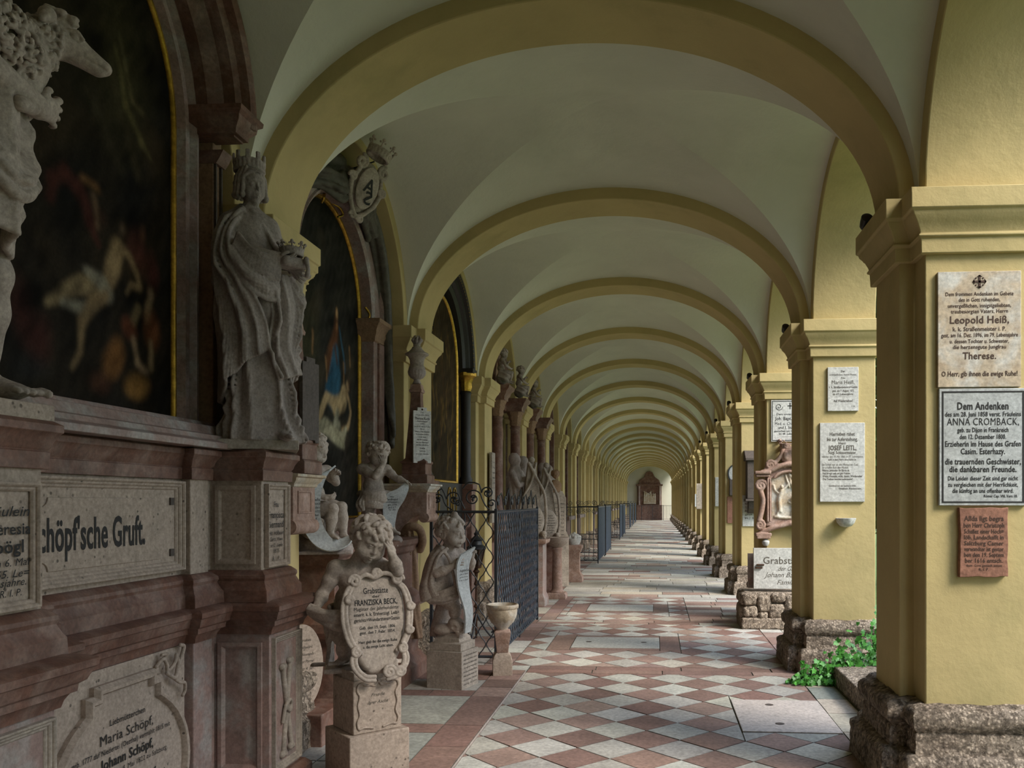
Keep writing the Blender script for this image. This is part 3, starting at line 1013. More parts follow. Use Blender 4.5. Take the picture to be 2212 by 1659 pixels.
def sheet(s, curves, nv=14, nu=16, r=.009, folds=5, amp=.012, k=.006, seed=0.0, taper=None):
    """cloth: a surface through a row of control curves, rippled across with sharp folds, laid down as a fan of thin strands"""
    C = [np.array(bezc(c, nu)) for c in curves]
    m = len(C)
    rowsv = []
    for q in range(nu + 1):
        P = [c[q] for c in C]
        rowsv.append(np.array(bezc(P, nv)))
    G = np.array(rowsv)                       # [u][v]
    dv = np.gradient(G, axis=1); du = np.gradient(G, axis=0)
    N = np.cross(du, dv); N /= (np.linalg.norm(N, axis=2, keepdims=True) + 1e-9)
    v = np.linspace(0, 1, nv + 1)[None, :]; u = np.linspace(0, 1, nu + 1)[:, None]
    ph = folds * PI * (v + .10 * np.sin(2 * PI * v + seed)) + seed + 1.0 * np.sin(1.9 * u * PI * .7 + seed) + .5 * np.sin(5 * u + 7 * v + seed)
    w = (.9 - np.abs(np.sin(ph * .5)) ** .55 * 1.8) * (.7 + .4 * np.sin(3 * v * PI + 2 * u + seed)) * (1 if taper is None else taper(u))
    G = G + N * (amp * w)[:, :, None]
    m = r + k + 2 * s.h
    sl, t = s.temp(G.min((0, 1)) - m, G.max((0, 1)) + m)
    for j in range(nv + 1):
        for i in range(nu):
            t.cap(G[i, j], G[i + 1, j], r, r, 0, band=k)
            if j < nv: t.cap(G[i, j], G[i, j + 1], r, r, 0, band=k)
    s.put(sl, t.F, k)
def bezc(P, n):
    """n+1 evenly indexed Catmull-Rom samples through P"""
    P = [np.asarray(p, float) for p in P]
    if len(P) == 2: return [P[0] + (P[1] - P[0]) * i / n for i in range(n + 1)]
    Q = [2 * P[0] - P[1]] + P + [2 * P[-1] - P[-2]]
    out = []
    for i in range(n + 1):
        f = i / n * (len(P) - 1); a = min(int(f), len(P) - 2); t = f - a
        q = Q[a:a + 4]
        out.append(.5 * (2 * q[1] + (q[2] - q[0]) * t + (2 * q[0] - 5 * q[1] + 4 * q[2] - q[3]) * t * t + (3 * q[1] - q[0] - 3 * q[2] + q[3]) * t ** 3))
    return out

# ================================================================== FIGURES
class Fig:
    """joints given in a view-aligned frame (x right, y back, z up)"""
    pass
def spiral(c, r0, r1, a0, turns, n=14):
    """points of a flat spiral in the x-z plane round c=(x,y,z)"""
    out = []
    for i in range(n + 1):
        t = i / n
        a = a0 + turns * 2 * PI * t
        r = r0 + (r1 - r0) * t
        out.append((c[0] + r * math.cos(a), c[1], c[2] + r * math.sin(a)))
    return out
def bez(P, n=12):
    """Catmull-Rom through points"""
    P = [np.asarray(p, float) for p in P]
    Q = [2 * P[0] - P[1]] + P + [2 * P[-1] - P[-2]]
    out = []
    for i in range(1, len(Q) - 2):
        for j in range(n):
            t = j / n
            out.append(.5 * (2 * Q[i] + (Q[i + 1] - Q[i - 1]) * t + (2 * Q[i - 1] - 5 * Q[i] + 4 * Q[i + 1] - Q[i + 2]) * t * t + (3 * Q[i] - Q[i - 1] - 3 * Q[i + 1] + Q[i + 2]) * t ** 3))
    out.append(P[-1])
    return out

FONTSERIF = None
TXT_N = [0]
def text_mesh(lines, mat, parent, M4, name='inscription', res=2):
    """lines [(text, x, z, cap height, width or None, bold, shear)] in a local x-z plane facing -y, centred on x, one mesh"""
    vs, fs = [], []
    for L in lines:
        tx, x, z, size, wid = L[:5]
        bold = L[5] if len(L) > 5 else .015
        sh = L[6] if len(L) > 6 else 0
        cu = bpy.data.curves.new('t', 'FONT')
        cu.body = tx; cu.size = size / .70
        cu.offset = 0 if 'M' in tx else bold * size; cu.shear = sh; cu.resolution_u = res; cu.space_character = 1.0 + bold * 1.5
        cu.fill_mode = 'FRONT'
        to = bpy.data.objects.new('t', cu); COL.objects.link(to)
        dg = bpy.context.evaluated_depsgraph_get()
        me = bpy.data.meshes.new_from_object(to.evaluated_get(dg))
        if len(me.vertices):
            co = np.zeros(len(me.vertices) * 3); me.vertices.foreach_get('co', co); co = co.reshape(-1, 3)
            x0, x1 = co[:, 0].min(), co[:, 0].max()
            k = (wid / (x1 - x0)) if wid else 1
            n = len(vs)
            vs += [(x + (c[0] - (x0 + x1) / 2) * k, 0, z + c[1] - size / 2) for c in co]
            fs += [tuple(i + n for i in p.vertices) for p in me.polygons]
        bpy.data.objects.remove(to); bpy.data.curves.remove(cu); bpy.data.meshes.remove(me)
    me = bpy.data.meshes.new(name); me.from_pydata(vs, [], fs)
    me.materials.append(mat)
    o = bpy.data.objects.new(name, me); COL.objects.link(o)
    if parent: o.parent = parent
    o.matrix_local = M4
    return o

def putto_beck(mat):
    s = SDF((-.36, -.16, .57), (.24, .24, 1.52), .0042)
    u = .205
    J = dict(pelvis=(-.085, .08, .87), chest=(-.065, .05, 1.085), neck=(-.045, .03, 1.18), head=(.012, -.03, 1.32),
             shR=(-.165, .035, 1.145), elR=(-.235, .03, 1.02), wrR=(-.262, -.03, .95),
             shL=(.065, .04, 1.155), elL=(.165, -.07, 1.135), wrL=(.135, -.085, 1.225),
             hpR=(-.135, .07, .83), knR=(-.115, -.015, .735), anR=(-.125, .05, .645),
             hpL=(-.01, .08, .83), knL=(.03, .03, .74), anL=(.03, .06, .645))
    putto_body(s, J, u)
    rot = frame((.28, -.78, -.50), (.22, .1, 1))
    head(s, (.018, -.028, 1.305), rot, .235, curls=110, seed=5)
    hand(s, (.135, -.088, 1.222), (-.22, .05, 1), (-.75, .65, 0), .11, .30, -1, k=.003, fat=1.15)
    hand(s, (-.262, -.03, .955), (-.25, -.35, -1), (.6, .1, -.2), .10, 1.0, 1, k=.003, fat=1.2)
    foot(s, (-.125, .05, .645), (-.55, -.8, 0), .13, k=.004, fat=1.15)
    foot(s, (.03, .06, .645), (.3, -.9, 0), .13, k=.004, fat=1.15)
    # cloth from the right hand round the hips
    sheet(s, [[(-.30, -.05, .955), (-.22, -.085, .93), (-.13, -.085, .925), (-.02, -.075, .95), (.09, .0, .97)],
              [(-.31, -.03, .92), (-.21, -.085, .885), (-.13, -.09, .87), (-.02, -.08, .89), (.09, .0, .90)],
              [(-.29, .0, .90), (-.20, -.04, .84), (-.13, -.08, .82), (-.02, -.07, .83), (.08, .0, .84)]], 12, 18, .010, 3, .014, .008)
    sheet(s, [[(-.17, .16, .95), (-.19, .17, .80), (-.20, .17, .60)], [(-.21, .08, .93), (-.225, .08, .82), (-.21, .12, .72), (-.23, .12, .60)], [(-.19, .02, .90), (-.20, .0, .84), (-.19, .04, .78)]], 12, 14, .012, 3, .014, .008)
    s.bulge(lambda x, y, z: .0012 * wav(x, y, z, 90))
    s.chain([(-.30, .22, .575), (.2, .22, .575)], .02, .02)
    s.box((-.03, .09, .585), (.2, .13, .015), None, .01, .01)
    return s

def skull_sdf(s, c, rot, H):
    T = rot; c = np.asarray(c, float)
    P = lambda x, y, z: c + H * (x * T[0] + y * T[1] + z * T[2])
    s.ell(P(0, -.08, .12), H * v3(.40, .50, .40), T, .03 * H)
    s.ell(P(0, .22, -.12), H * v3(.27, .22, .25), T, .06 * H)
    s.box(P(0, .30, -.38), H * v3(.16, .13, .11), T, .06 * H, .05 * H)
    for q in (-1, 1):
        s.ell(P(q * .15, .42, .00), H * v3(.105, .13, .095), T, .02 * H, cut=True)
        s.chain([P(q * .25, .30, -.12), P(q * .31, .08, -.13)], .035 * H, .02 * H)
        s.ell(P(q * .36, .10, .02), H * v3(.06, .16, .16), T, .04 * H, cut=True)
    s.chain([P(0, .46, -.10), P(0, .44, -.18)], .045 * H, .015 * H, cut=True)
    s.box(P(0, .43, -.33), H * v3(.14, .03, .014), T, .002, .005, cut=True)
    for j in range(-3, 4): s.cap(P(j * .04, .455, -.29), P(j * .04, .455, -.37), .008 * H, k=.003, cut=True)

def putto_scroll(mat):
    s = SDF((-.30, -.24, .40), (.26, .24, 1.50), .0045)
    u = .215
    J = dict(pelvis=(-.03, .02, .80), chest=(-.05, .01, 1.02), neck=(-.04, -.01, 1.12), head=(-.01, -.03, 1.25),
             shR=(-.135, -.08, 1.07), elR=(-.125, -.175, .945), wrR=(.005, -.185, 1.0),
             shL=(.055, .09, 1.08), elL=(.15, .06, .985), wrL=(.150, -.02, 1.065),
             hpR=(-.06, -.04, .76), knR=(.02, -.09, .655), anR=(.015, -.05, .555),
             hpL=(.0, .07, .76), knL=(.0, .10, .62), anL=(-.05, .12, .47))
    putto_body(s, J, u)
    rot = frame((.72, -.66, -.12), (-.05, 0, 1))
    head(s, (-.005, -.03, 1.262), rot, .25, curls=110, seed=9)
    c = np.array((-.005, -.03, 1.275))
    s.chain([c + .25 * (.10 * rot[1] + .44 * rot[2]), c + .25 * (.08 * rot[1] + .58 * rot[2]), c + .25 * (.0 * rot[1] + .62 * rot[2])], [.035, .024, .014], .02)   # tuft
    hand(s, (.005, -.185, 1.0), (.72, -.2, .5), (.3, .9, -.2), .115, .35, 1, k=.003, fat=1.1, curls=(.9, .8, .5, .1))
    hand(s, (.150, -.02, 1.06), (.15, -.35, .9), (.2, -.9, -.3), .115, 1.0, -1, k=.003, fat=1.1)
    # cloth: cape over the back and shoulder, bunched at the hip
    sheet(s, [[(-.04, -.13, 1.13), (-.10, -.16, 1.07), (-.13, -.165, .99), (-.155, -.15, .88), (-.11, -.14, .78)],
              [(-.09, -.10, 1.15), (-.17, -.11, 1.06), (-.195, -.12, .96), (-.225, -.13, .84), (-.20, -.12, .73)],
              [(-.11, .02, 1.15), (-.18, .02, 1.05), (-.215, .0, .94), (-.245, -.03, .82), (-.23, -.04, .72)],
              [(-.08, .12, 1.13), (-.14, .13, 1.0), (-.18, .10, .88), (-.20, .06, .78), (-.19, .04, .70)]], 26, 20, .010, 7, .026, .006, .4)
    s.ell((-.10, .0, .88), (.11, .12, .20), None, .05)
    sheet(s, [[(-.19, -.10, .79), (-.10, -.135, .79), (.0, -.135, .83), (.07, -.08, .87), (.10, .0, .90)],
              [(-.20, -.10, .74), (-.10, -.145, .74), (.0, -.15, .77), (.08, -.09, .82), (.11, .0, .86)],
              [(-.18, -.09, .70), (-.08, -.13, .70), (.0, -.14, .72), (.07, -.08, .76), (.10, .0, .80)]], 14, 18, .010, 4, .018, .006, 1.0)
    s.chain(bez([(-.09, -.14, 1.14), (-.03, -.15, 1.06), (.0, -.14, .95), (.02, -.13, .85)], 6), .014, .012)
    foot(s, (.015, -.05, .56), (.75, -.6, -.1), .125, k=.004, fat=1.15)
    foot(s, (-.05, .12, .48), (.9, -.2, 0), .125, k=.004, fat=1.15)
    # trunk the figure leans on
    s.chain(bez([(-.10, .10, .42), (-.09, .10, .55), (-.06, .08, .72)], 4), [.09, .085, .08, .075, .07, .07, .065, .06, .06], .04)
    s.bulge(lambda x, y, z: .0012 * wav(x, y, z, 80))
    return s

def putto_reader(mat):
    """seated, holding up a long scroll, looking down at it"""
    s = SDF((-.24, -.28, -.10), (.30, .24, .86), .0055)
    u = .19
    J = dict(pelvis=(-.02, .04, .28), chest=(-.045, .03, .50), neck=(-.04, .01, .585), head=(-.02, -.03, .70),
             shR=(-.12, -.07, .535), elR=(-.10, -.16, .40), wrR=(.05, -.17, .345),
             shL=(.05, .10, .54), elL=(.12, .05, .46), wrL=(.095, -.05, .52),
             hpR=(-.02, -.05, .25), knR=(.10, -.15, .26), anR=(.08, -.13, .08),
             hpL=(.04, .08, .26), knL=(.16, .02, .27), anL=(.175, -.01, .06))
    putto_body(s, J, u)
    rot = frame((.80, -.45, -.32), (.1, 0, 1))
    head(s, (-.03, -.02, .695), rot, .225, curls=100, seed=15)
    hand(s, (.05, -.17, .345), (1, .05, .05), (.0, .6, .5), .10, .7, -1, k=.003, fat=1.1)
    hand(s, (.095, -.05, .52), (.6, -.4, .5), (.1, -.6, -.5), .10, 1.0, 1, k=.003, fat=1.1)
    foot(s, (.175, -.01, .06), (.85, -.5, -.15), .12, k=.004, fat=1.15)
    foot(s, (.08, -.13, .08), (.7, -.6, -.2), .12, k=.004, fat=1.15)
    s.ell((-.02, .05, .13), (.15, .14, .14), None, .05)
    sheet(s, [[(-.16, -.02, .30), (-.07, -.15, .22), (.03, -.17, .18)], [(-.17, .0, .22), (-.09, -.12, .14), (.02, -.15, .10)], [(-.16, .04, .14), (-.09, -.10, .06), (.03, -.12, .02)]], 14, 12, .012, 4, .018, .007)
    s.bulge(lambda x, y, z: .0014 * wav(x, y, z, 80))
    return s

def putto_weeper(mat):
    """standing, one hand at his eyes, the other arm along a scroll"""
    s = SDF((-.24, -.26, -.04), (.30, .22, .86), .0055)
    u = .19
    J = dict(pelvis=(-.03, .03, .37), chest=(-.04, .02, .56), neck=(-.02, .0, .635), head=(.0, -.04, .73),
             shR=(-.14, -.04, .60), elR=(-.02, -.17, .53), wrR=(.05, -.15, .64),
             shL=(.07, .06, .60), elL=(.16, .0, .52), wrL=(.235, -.05, .49),
             hpR=(-.09, .0, .34), knR=(-.08, -.04, .20), anR=(-.06, .0, .055),
             hpL=(.03, .05, .34), knL=(.09, -.02, .20), anL=(.13, -.02, .03))
    putto_body(s, J, u)
    rot = frame((.45, -.72, -.42), (.15, 0, 1))
    head(s, (.0, -.035, .735), rot, .225, curls=100, seed=25)
    hand(s, (.05, -.15, .64), (-.05, .0, 1), (-.2, 1, 0), .10, .5, 1, k=.003, fat=1.1)
    hand(s, (.235, -.05, .49), (.9, -.2, -.3), (.1, -.2, -1), .10, .5, -1, k=.003, fat=1.1)
    foot(s, (-.06, .0, .06), (.2, -.95, 0), .12, k=.004, fat=1.15)
    foot(s, (.13, -.02, .045), (.75, -.55, -.2), .12, k=.004, fat=1.15)
    sheet(s, [[(-.17, .03, .40), (-.10, -.11, .39), (.02, -.125, .40), (.11, -.03, .39)], [(-.17, .03, .34), (-.11, -.13, .33), (.02, -.15, .33), (.13, -.03, .32)],
              [(-.16, .02, .27), (-.10, -.13, .26), (.0, -.14, .25), (.11, -.04, .25)]], 12, 16, .011, 3, .014, .007)
    sheet(s, [[(-.14, -.08, .37), (-.18, -.11, .30), (-.17, -.12, .22)], [(-.12, -.10, .36), (-.13, -.15, .29), (-.12, -.15, .23)]], 8, 8, .012, 3, .014, .007)
    s.bulge(lambda x, y, z: .0014 * wav(x, y, z, 80))
    return s

def lady(mat):
    """crowned woman in a heavy mantle, carrying a cushion with a crown"""
    s = SDF((-.30, -.30, -.02), (.36, .20, 1.46), .0048)
    H = .200
    def fold(th, Z, X, Y):
        low = np.clip((.95 - Z) / .9, 0, 1)
        tw = th * 1.0 + 2.2 * Z
        return (.05 + .10 * low) * (np.abs(np.sin(4.5 * tw + 1.1 * np.sin(2 * th + 5 * Z))) - .55) + .05 * np.sin(3 * th - 9 * Z) * (.4 + low)
    s.loft([(.02, .0, .02, .155, .13), (.12, .0, .02, .145, .12), (.30, .01, .01, .145, .13), (.38, .01, .0, .165, .175), (.55, .03, -.01, .17, .185), (.72, .01, -.01, .175, .185),
            (.86, -.02, .01, .145, .125), (.98, -.04, .01, .135, .110), (1.08, -.05, .01, .145, .105), (1.14, -.05, .01, .125, .09), (1.19, -.045, .01, .06, .06)], .02, fold)
    # chest, neck, shoulders
    s.ell((-.045, -.01, 1.05), (.135, .095, .13), None, .05)
    s.cap((-.045, .0, 1.14), (-.035, -.005, 1.24), .045, .040, .03)
    s.cap((-.15, .01, 1.09), (.06, .02, 1.09), .06, .055, .05)
    rot = frame((.42, -.88, -.18), (-.06, 0, 1))
    c = np.array((-.030, -.020, 1.295))
    head(s, c, rot, H, age='adult', curls=0, hair=False, bun=True)
    s.ell(c + H * (-.17 * rot[1] + .16 * rot[2]), H * v3(.40, .40, .38), rot, .01)
    for j in range(14):      # combed waves and back curls
        a = PI * (.30 + 1.4 * j / 13)
        dx, dy = math.sin(a) * .41, math.cos(a) * .44
        s.chain([c + H * (dx * .5 * rot[0] + (dy * .4 - .08) * rot[1] + .50 * rot[2]), c + H * (dx * rot[0] + (dy - .1) * rot[1] + .20 * rot[2]), c + H * (dx * 1.08 * rot[0] + (dy * 1.05 - .1) * rot[1] - .14 * rot[2])], .055 * H, .01 * H)
        s.ell(c + H * (dx * 1.10 * rot[0] + (dy * 1.05 - .1) * rot[1] - .24 * rot[2]), .085 * H, None, .012 * H)
    # left arm (viewer's right) forward with the cushion; right arm under the mantle
    s.chain([(.07, .0, 1.08), (.115, -.03, .95), (.20, -.14, .90)], [.062, .06, .042], .03)
    s.chain([(-.16, .0, 1.08), (-.165, -.09, .95), (-.02, -.19, .905), (.12, -.20, .905)], [.066, .066, .050, .032], .03)
    hand(s, (.12, -.20, .905), (.95, -.1, -.05), (0, .2, 1), .115, .35, 1, k=.003)
    hand(s, (.20, -.14, .895), (.55, -.35, -.75), (.4, .5, .2), .115, .45, -1, k=.003)
    # mantle: shoulder to wrist, hanging sleeve, diagonal swag, skirt panels
    sheet(s, [[(.02, .06, 1.15), (.10, .05, 1.08), (.15, .0, .97), (.19, -.05, .88)],
              [(-.03, -.07, 1.15), (.05, -.08, 1.06), (.11, -.10, .97), (.18, -.15, .90)]], 10, 12, .014, 3, .012, .01, .3)
    sheet(s, [[(-.06, .07, 1.17), (-.18, .08, 1.10), (-.22, .06, .92), (-.22, .05, .70), (-.21, .05, .45), (-.20, .05, .20)],
              [(-.09, -.01, 1.19), (-.20, -.02, 1.10), (-.235, -.06, .93), (-.225, -.08, .72), (-.20, -.10, .48), (-.20, -.10, .24)],
              [(-.08, -.06, 1.17), (-.19, -.09, 1.06), (-.225, -.15, .90), (-.16, -.20, .74), (-.11, -.21, .54), (-.11, -.21, .36)],
              [(-.07, -.08, 1.15), (-.15, -.14, 1.03), (-.14, -.22, .90), (-.05, -.25, .76), (.04, -.24, .60), (.07, -.225, .46)]], 40, 26, .0115, 9, .034, .005, .7)
    sheet(s, [[(-.10, -.17, 1.00), (-.02, -.22, .92), (.06, -.23, .90), (.13, -.20, .89)],
              [(-.13, -.20, .93), (-.05, -.25, .83), (.04, -.245, .80), (.12, -.20, .80)],
              [(-.13, -.21, .85), (-.06, -.24, .75), (.04, -.23, .70), (.12, -.19, .70)]], 14, 14, .012, 4, .018, .008, 1.2)
    sheet(s, [[(.06, -.20, .78), (.10, -.21, .62), (.07, -.21, .46), (.13, -.21, .32)],
              [(.13, -.17, .82), (.17, -.17, .66), (.16, -.17, .48), (.20, -.16, .34)],
              [(.19, -.10, .84), (.235, -.09, .68), (.22, -.09, .50), (.25, -.08, .37)],
              [(.19, .0, .84), (.235, .02, .66), (.21, .02, .48), (.22, .03, .34)]], 36, 24, .0115, 9, .034, .005, .1)
    sheet(s, [[(-.17, -.04, .46), (-.18, -.06, .20), (-.21, -.08, .02)], [(-.09, -.15, .50), (-.10, -.16, .22), (-.12, -.19, .02)], [(.02, -.19, .56), (.03, -.18, .24), (.02, -.21, .02)],
              [(.12, -.16, .52), (.14, -.16, .22), (.16, -.19, .02)], [(.18, -.06, .42), (.22, -.07, .16), (.28, -.09, .02)], [(.17, .05, .32), (.21, .06, .16), (.25, .08, .02)]], 60, 20, .0115, 15, .034, .004, .2)
    foot(s, (.12, -.16, .05), (.7, -.7, 0), .16, k=.006)
    # necklace
    for j in range(15):
        a = PI * (.05 + .9 * j / 14)
        s.ell((-.04 + .066 * math.cos(a), -.015 - .075 * math.sin(a), 1.165 - .035 * math.sin(a)), .0075, None, .002)
    s.bulge(lambda x, y, z: .0022 * wav(x, y, z, 42, 2) + .001 * wav(x, y, z, 110))
    return s

def crown_sdf(s, c, r, h, n=8, T=np.eye(3), towers=False):
    c = np.asarray(c, float)
    P = lambda x, y, z: c + x * T[0] + y * T[1] + z * T[2]
    m = 22
    ring = [P(r * math.cos(2 * PI * i / m), r * math.sin(2 * PI * i / m), 0) for i in range(m + 1)]
    s.chain(ring, .12 * r, .004)
    ring = [P(r * 1.04 * math.cos(2 * PI * i / m), r * 1.04 * math.sin(2 * PI * i / m), h * .45) for i in range(m + 1)]
    s.chain(ring, .09 * r, .004)
    for i in range(m): s.cap(P(r * math.cos(2 * PI * i / m), r * math.sin(2 * PI * i / m), 0), P(r * 1.04 * math.cos(2 * PI * i / m), r * 1.04 * math.sin(2 * PI * i / m), h * .45), .12 * r, k=.01)
    for i in range(n):
        a = 2 * PI * i / n
        ca, sa = math.cos(a), math.sin(a)
        if towers:
            s.box(P(r * 1.08 * ca, r * 1.08 * sa, h * .70), (.16 * r, .10 * r, h * .30), np.array([-T[0] * sa + T[1] * ca, T[0] * ca + T[1] * sa, T[2]]), .003, .004)
        else:
            s.cap(P(r * 1.05 * ca, r * 1.05 * sa, h * .4), P(r * 1.25 * ca, r * 1.25 * sa, h * .85), .10 * r, .07 * r, .004)
            s.ell(P(r * 1.28 * ca, r * 1.28 * sa, h * .95), .17 * r, None, .004)
            for q in (-1, 1): s.ell(P(r * 1.2 * math.cos(a + q * .2), r * 1.2 * math.sin(a + q * .2), h * .80), .11 * r, None, .004)

def shepherd():
    """bare-legged man carrying a lamb against his shoulder; local x runs along the passage, -y faces it"""
    s = SDF((-.42, -.26, -.02), (.40, .30, 1.62), .0065)
    # legs and feet
    for (hp, kn, an, fd) in (((.03, .02, .74), (.07, -.03, .40), (.135, .04, .075), (.10, -1, 0)), ((-.13, .04, .74), (-.17, .0, .40), (-.20, .05, .085), (-.2, -1, 0))):
        hp, kn, an = map(np.array, (hp, kn, an))
        s.cap(hp, kn, .088, .060, .04); s.cap(kn, kn + (an - kn) * .35, .058, .064, .03); s.cap(kn + (an - kn) * .35, an, .062, .036, .02)
        s.ell(kn + v3(0, -.02, 0), .05, None, .03)
        foot(s, an, fd, .23, k=.005, side=-1)
    s.ell((-.06, .03, .78), (.15, .12, .15), None, .06)
    s.ell((-.02, .02, .98), (.155, .11, .20), None, .06)
    s.ell((-.02, .02, 1.18), (.19, .12, .17), None, .06)
    s.cap((-.05, .02, 1.28), (-.06, .0, 1.40), .06, .05, .03)
    head(s, (-.08, -.02, 1.49), frame((.25, -.95, -.1)), .21, 'adult', curls=90, seed=4)
    # arms
    s.chain([(.12, .0, 1.24), (.17, -.04, 1.02), (.06, -.14, .99)], [.062, .052, .040], .02)
    s.chain([(-.20, .0, 1.24), (-.27, -.08, 1.05), (-.10, -.17, .96), (.08, -.19, .92)], [.062, .052, .046, .036], .02)
    hand(s, (.08, -.19, .925), (.97, .05, .18), (0, .9, .3), .17, .45, 1, k=.004)
    # tunic
    sheet(s, [[(-.20, -.10, 1.02), (-.21, -.10, .80), (-.22, -.08, .56)], [(-.08, -.16, .98), (-.10, -.18, .78), (-.12, -.17, .52)], [(.0, -.18, .94), (.0, -.19, .76), (-.02, -.18, .50)],
              [(.08, -.13, .92), (.08, -.13, .74), (.06, -.12, .46)], [(.12, .02, .90), (.11, .04, .72), (.09, .06, .44)]], 38, 18, .0125, 9, .034, .007, .4)
    sheet(s, [[(.10, -.12, .84), (.07, -.18, .76), (-.04, -.21, .70), (-.16, -.18, .78)], [(.11, -.12, .76), (.07, -.19, .66), (-.04, -.22, .60), (-.18, -.18, .70)]], 14, 16, .014, 4, .026, .007, 1)
    s.bulge(lambda x, y, z: .0018 * wav(x, y, z, 50, 3))
    return s

def lamb():
    s = SDF((-.36, -.30, .80), (.64, .12, 1.42), .0044)
    s.ell((-.05, -.10, 1.07), (.25, .11, .13), None, .04)
    s.ell((.13, -.11, 1.06), (.13, .105, .12), None, .05)
    s.cap((.16, -.11, 1.08), (.28, -.125, 1.185), .085, .062, .05)
    s.chain([(.15, -.14, 1.02), (.20, -.17, .95), (.13, -.20, .90), (.07, -.21, .885)], [.045, .032, .022, .024], .02)      # folded fore leg
    hr = frame((.62, -.70, -.36))
    hc = v3(.315, -.15, 1.215)
    Q = lambda x, y, z: hc + x * hr[0] + y * hr[1] + z * hr[2]
    s.ell(Q(0, 0, 0), (.046, .070, .052), hr, .02)
    s.cap(Q(0, .03, .004), Q(0, .138, -.010), .040, .026, .03)
    s.cap(Q(0, .00, -.022), Q(0, .128, -.028), .034, .019, .02)
    s.ell(Q(0, .150, -.008), (.024, .018, .018), hr, .008)
    s.ell(Q(0, -.01, .040), (.040, .045, .025), hr, .02)
    for q in (-1, 1):
        s.chain([Q(q * .032, .085, -.026), Q(q * .027, .120, -.024), Q(q * .018, .166, -.020)], .0045, .002, cut=True)
        s.ell(Q(q * .015, .164, .0), .006, None, .003, cut=True)
        s.ell(Q(q * .046, .040, .016), (.016, .018, .013), hr, .006, cut=True)
        s.ell(Q(q * .036, .038, .016), .013, None, .001)
        s.chain([Q(q * .044, .020, .026), Q(q * .048, .040, .034), Q(q * .038, .062, .024)], .006, .004)
        s.chain([Q(q * .045, -.035, .02), Q(q * .085, -.045, .01), Q(q * .118, -.050, -.025)], [.015, .027, .010], .006)
    rg = random.Random(3)
    for i in range(80):
        c = Q(rg.uniform(-.040, .040), rg.uniform(-.06, .025), rg.uniform(.048, .064)); ph = rg.uniform(0, 6); r = rg.uniform(.007, .012)
        s.chain([c + hr[0] * math.cos(ph + j) * r + hr[1] * math.sin(ph + j) * r + hr[2] * .002 * j for j in range(6)], .0058, .003)
    for i in range(820):      # wool in small curls
        a = rg.uniform(0, 2 * PI); t = rg.uniform(-.30, .29)
        cz = 1.07 + max(0, t - .15) * .80; rad = .125 * math.sqrt(max(.15, 1 - ((t + .02) / .36) ** 2)) if t < .15 else .100 - .17 * (t - .15)
        c = v3(t, -.105 + math.cos(a) * rad * .93, cz + math.sin(a) * rad)
        n_ = unit(v3(0, math.cos(a), math.sin(a))); t1 = v3(1, 0, 0); t2 = np.cross(n_, t1)
        r = rg.uniform(.010, .017); ph = rg.uniform(0, 6)
        s.chain([c + (t1 * math.cos(ph + j) + t2 * math.sin(ph + j)) * r * (1 - .1 * j) + n_ * (.002 + .004 * j) for j in range(6)], .0072, .003)
    return s

# ================================================================== TOMB ALTARS OF THE LEFT WALL
def part(mb, name, mat, root, smooth=False, bevel=0, sharp=35):
    """mb in world coordinates -> a part of root (root unrotated)"""
    L = root
    off = Vector((0, 0, 0))
    while L is not None:
        off += Vector(L.location); L = L.parent
    mb.tf(Matrix.Translation(-off))
    return mb.build(name, mat, root, smooth, bevel, sharp)
RX90 = Matrix.Rotation(PI / 2, 4, 'Z')        # text plane turned to face +X
def on_x(root, x, y, z):
    """matrix for an inscription on a face looking along +X"""
    return Matrix.Translation(Vector((x, y, z)) - root.location) @ RX90

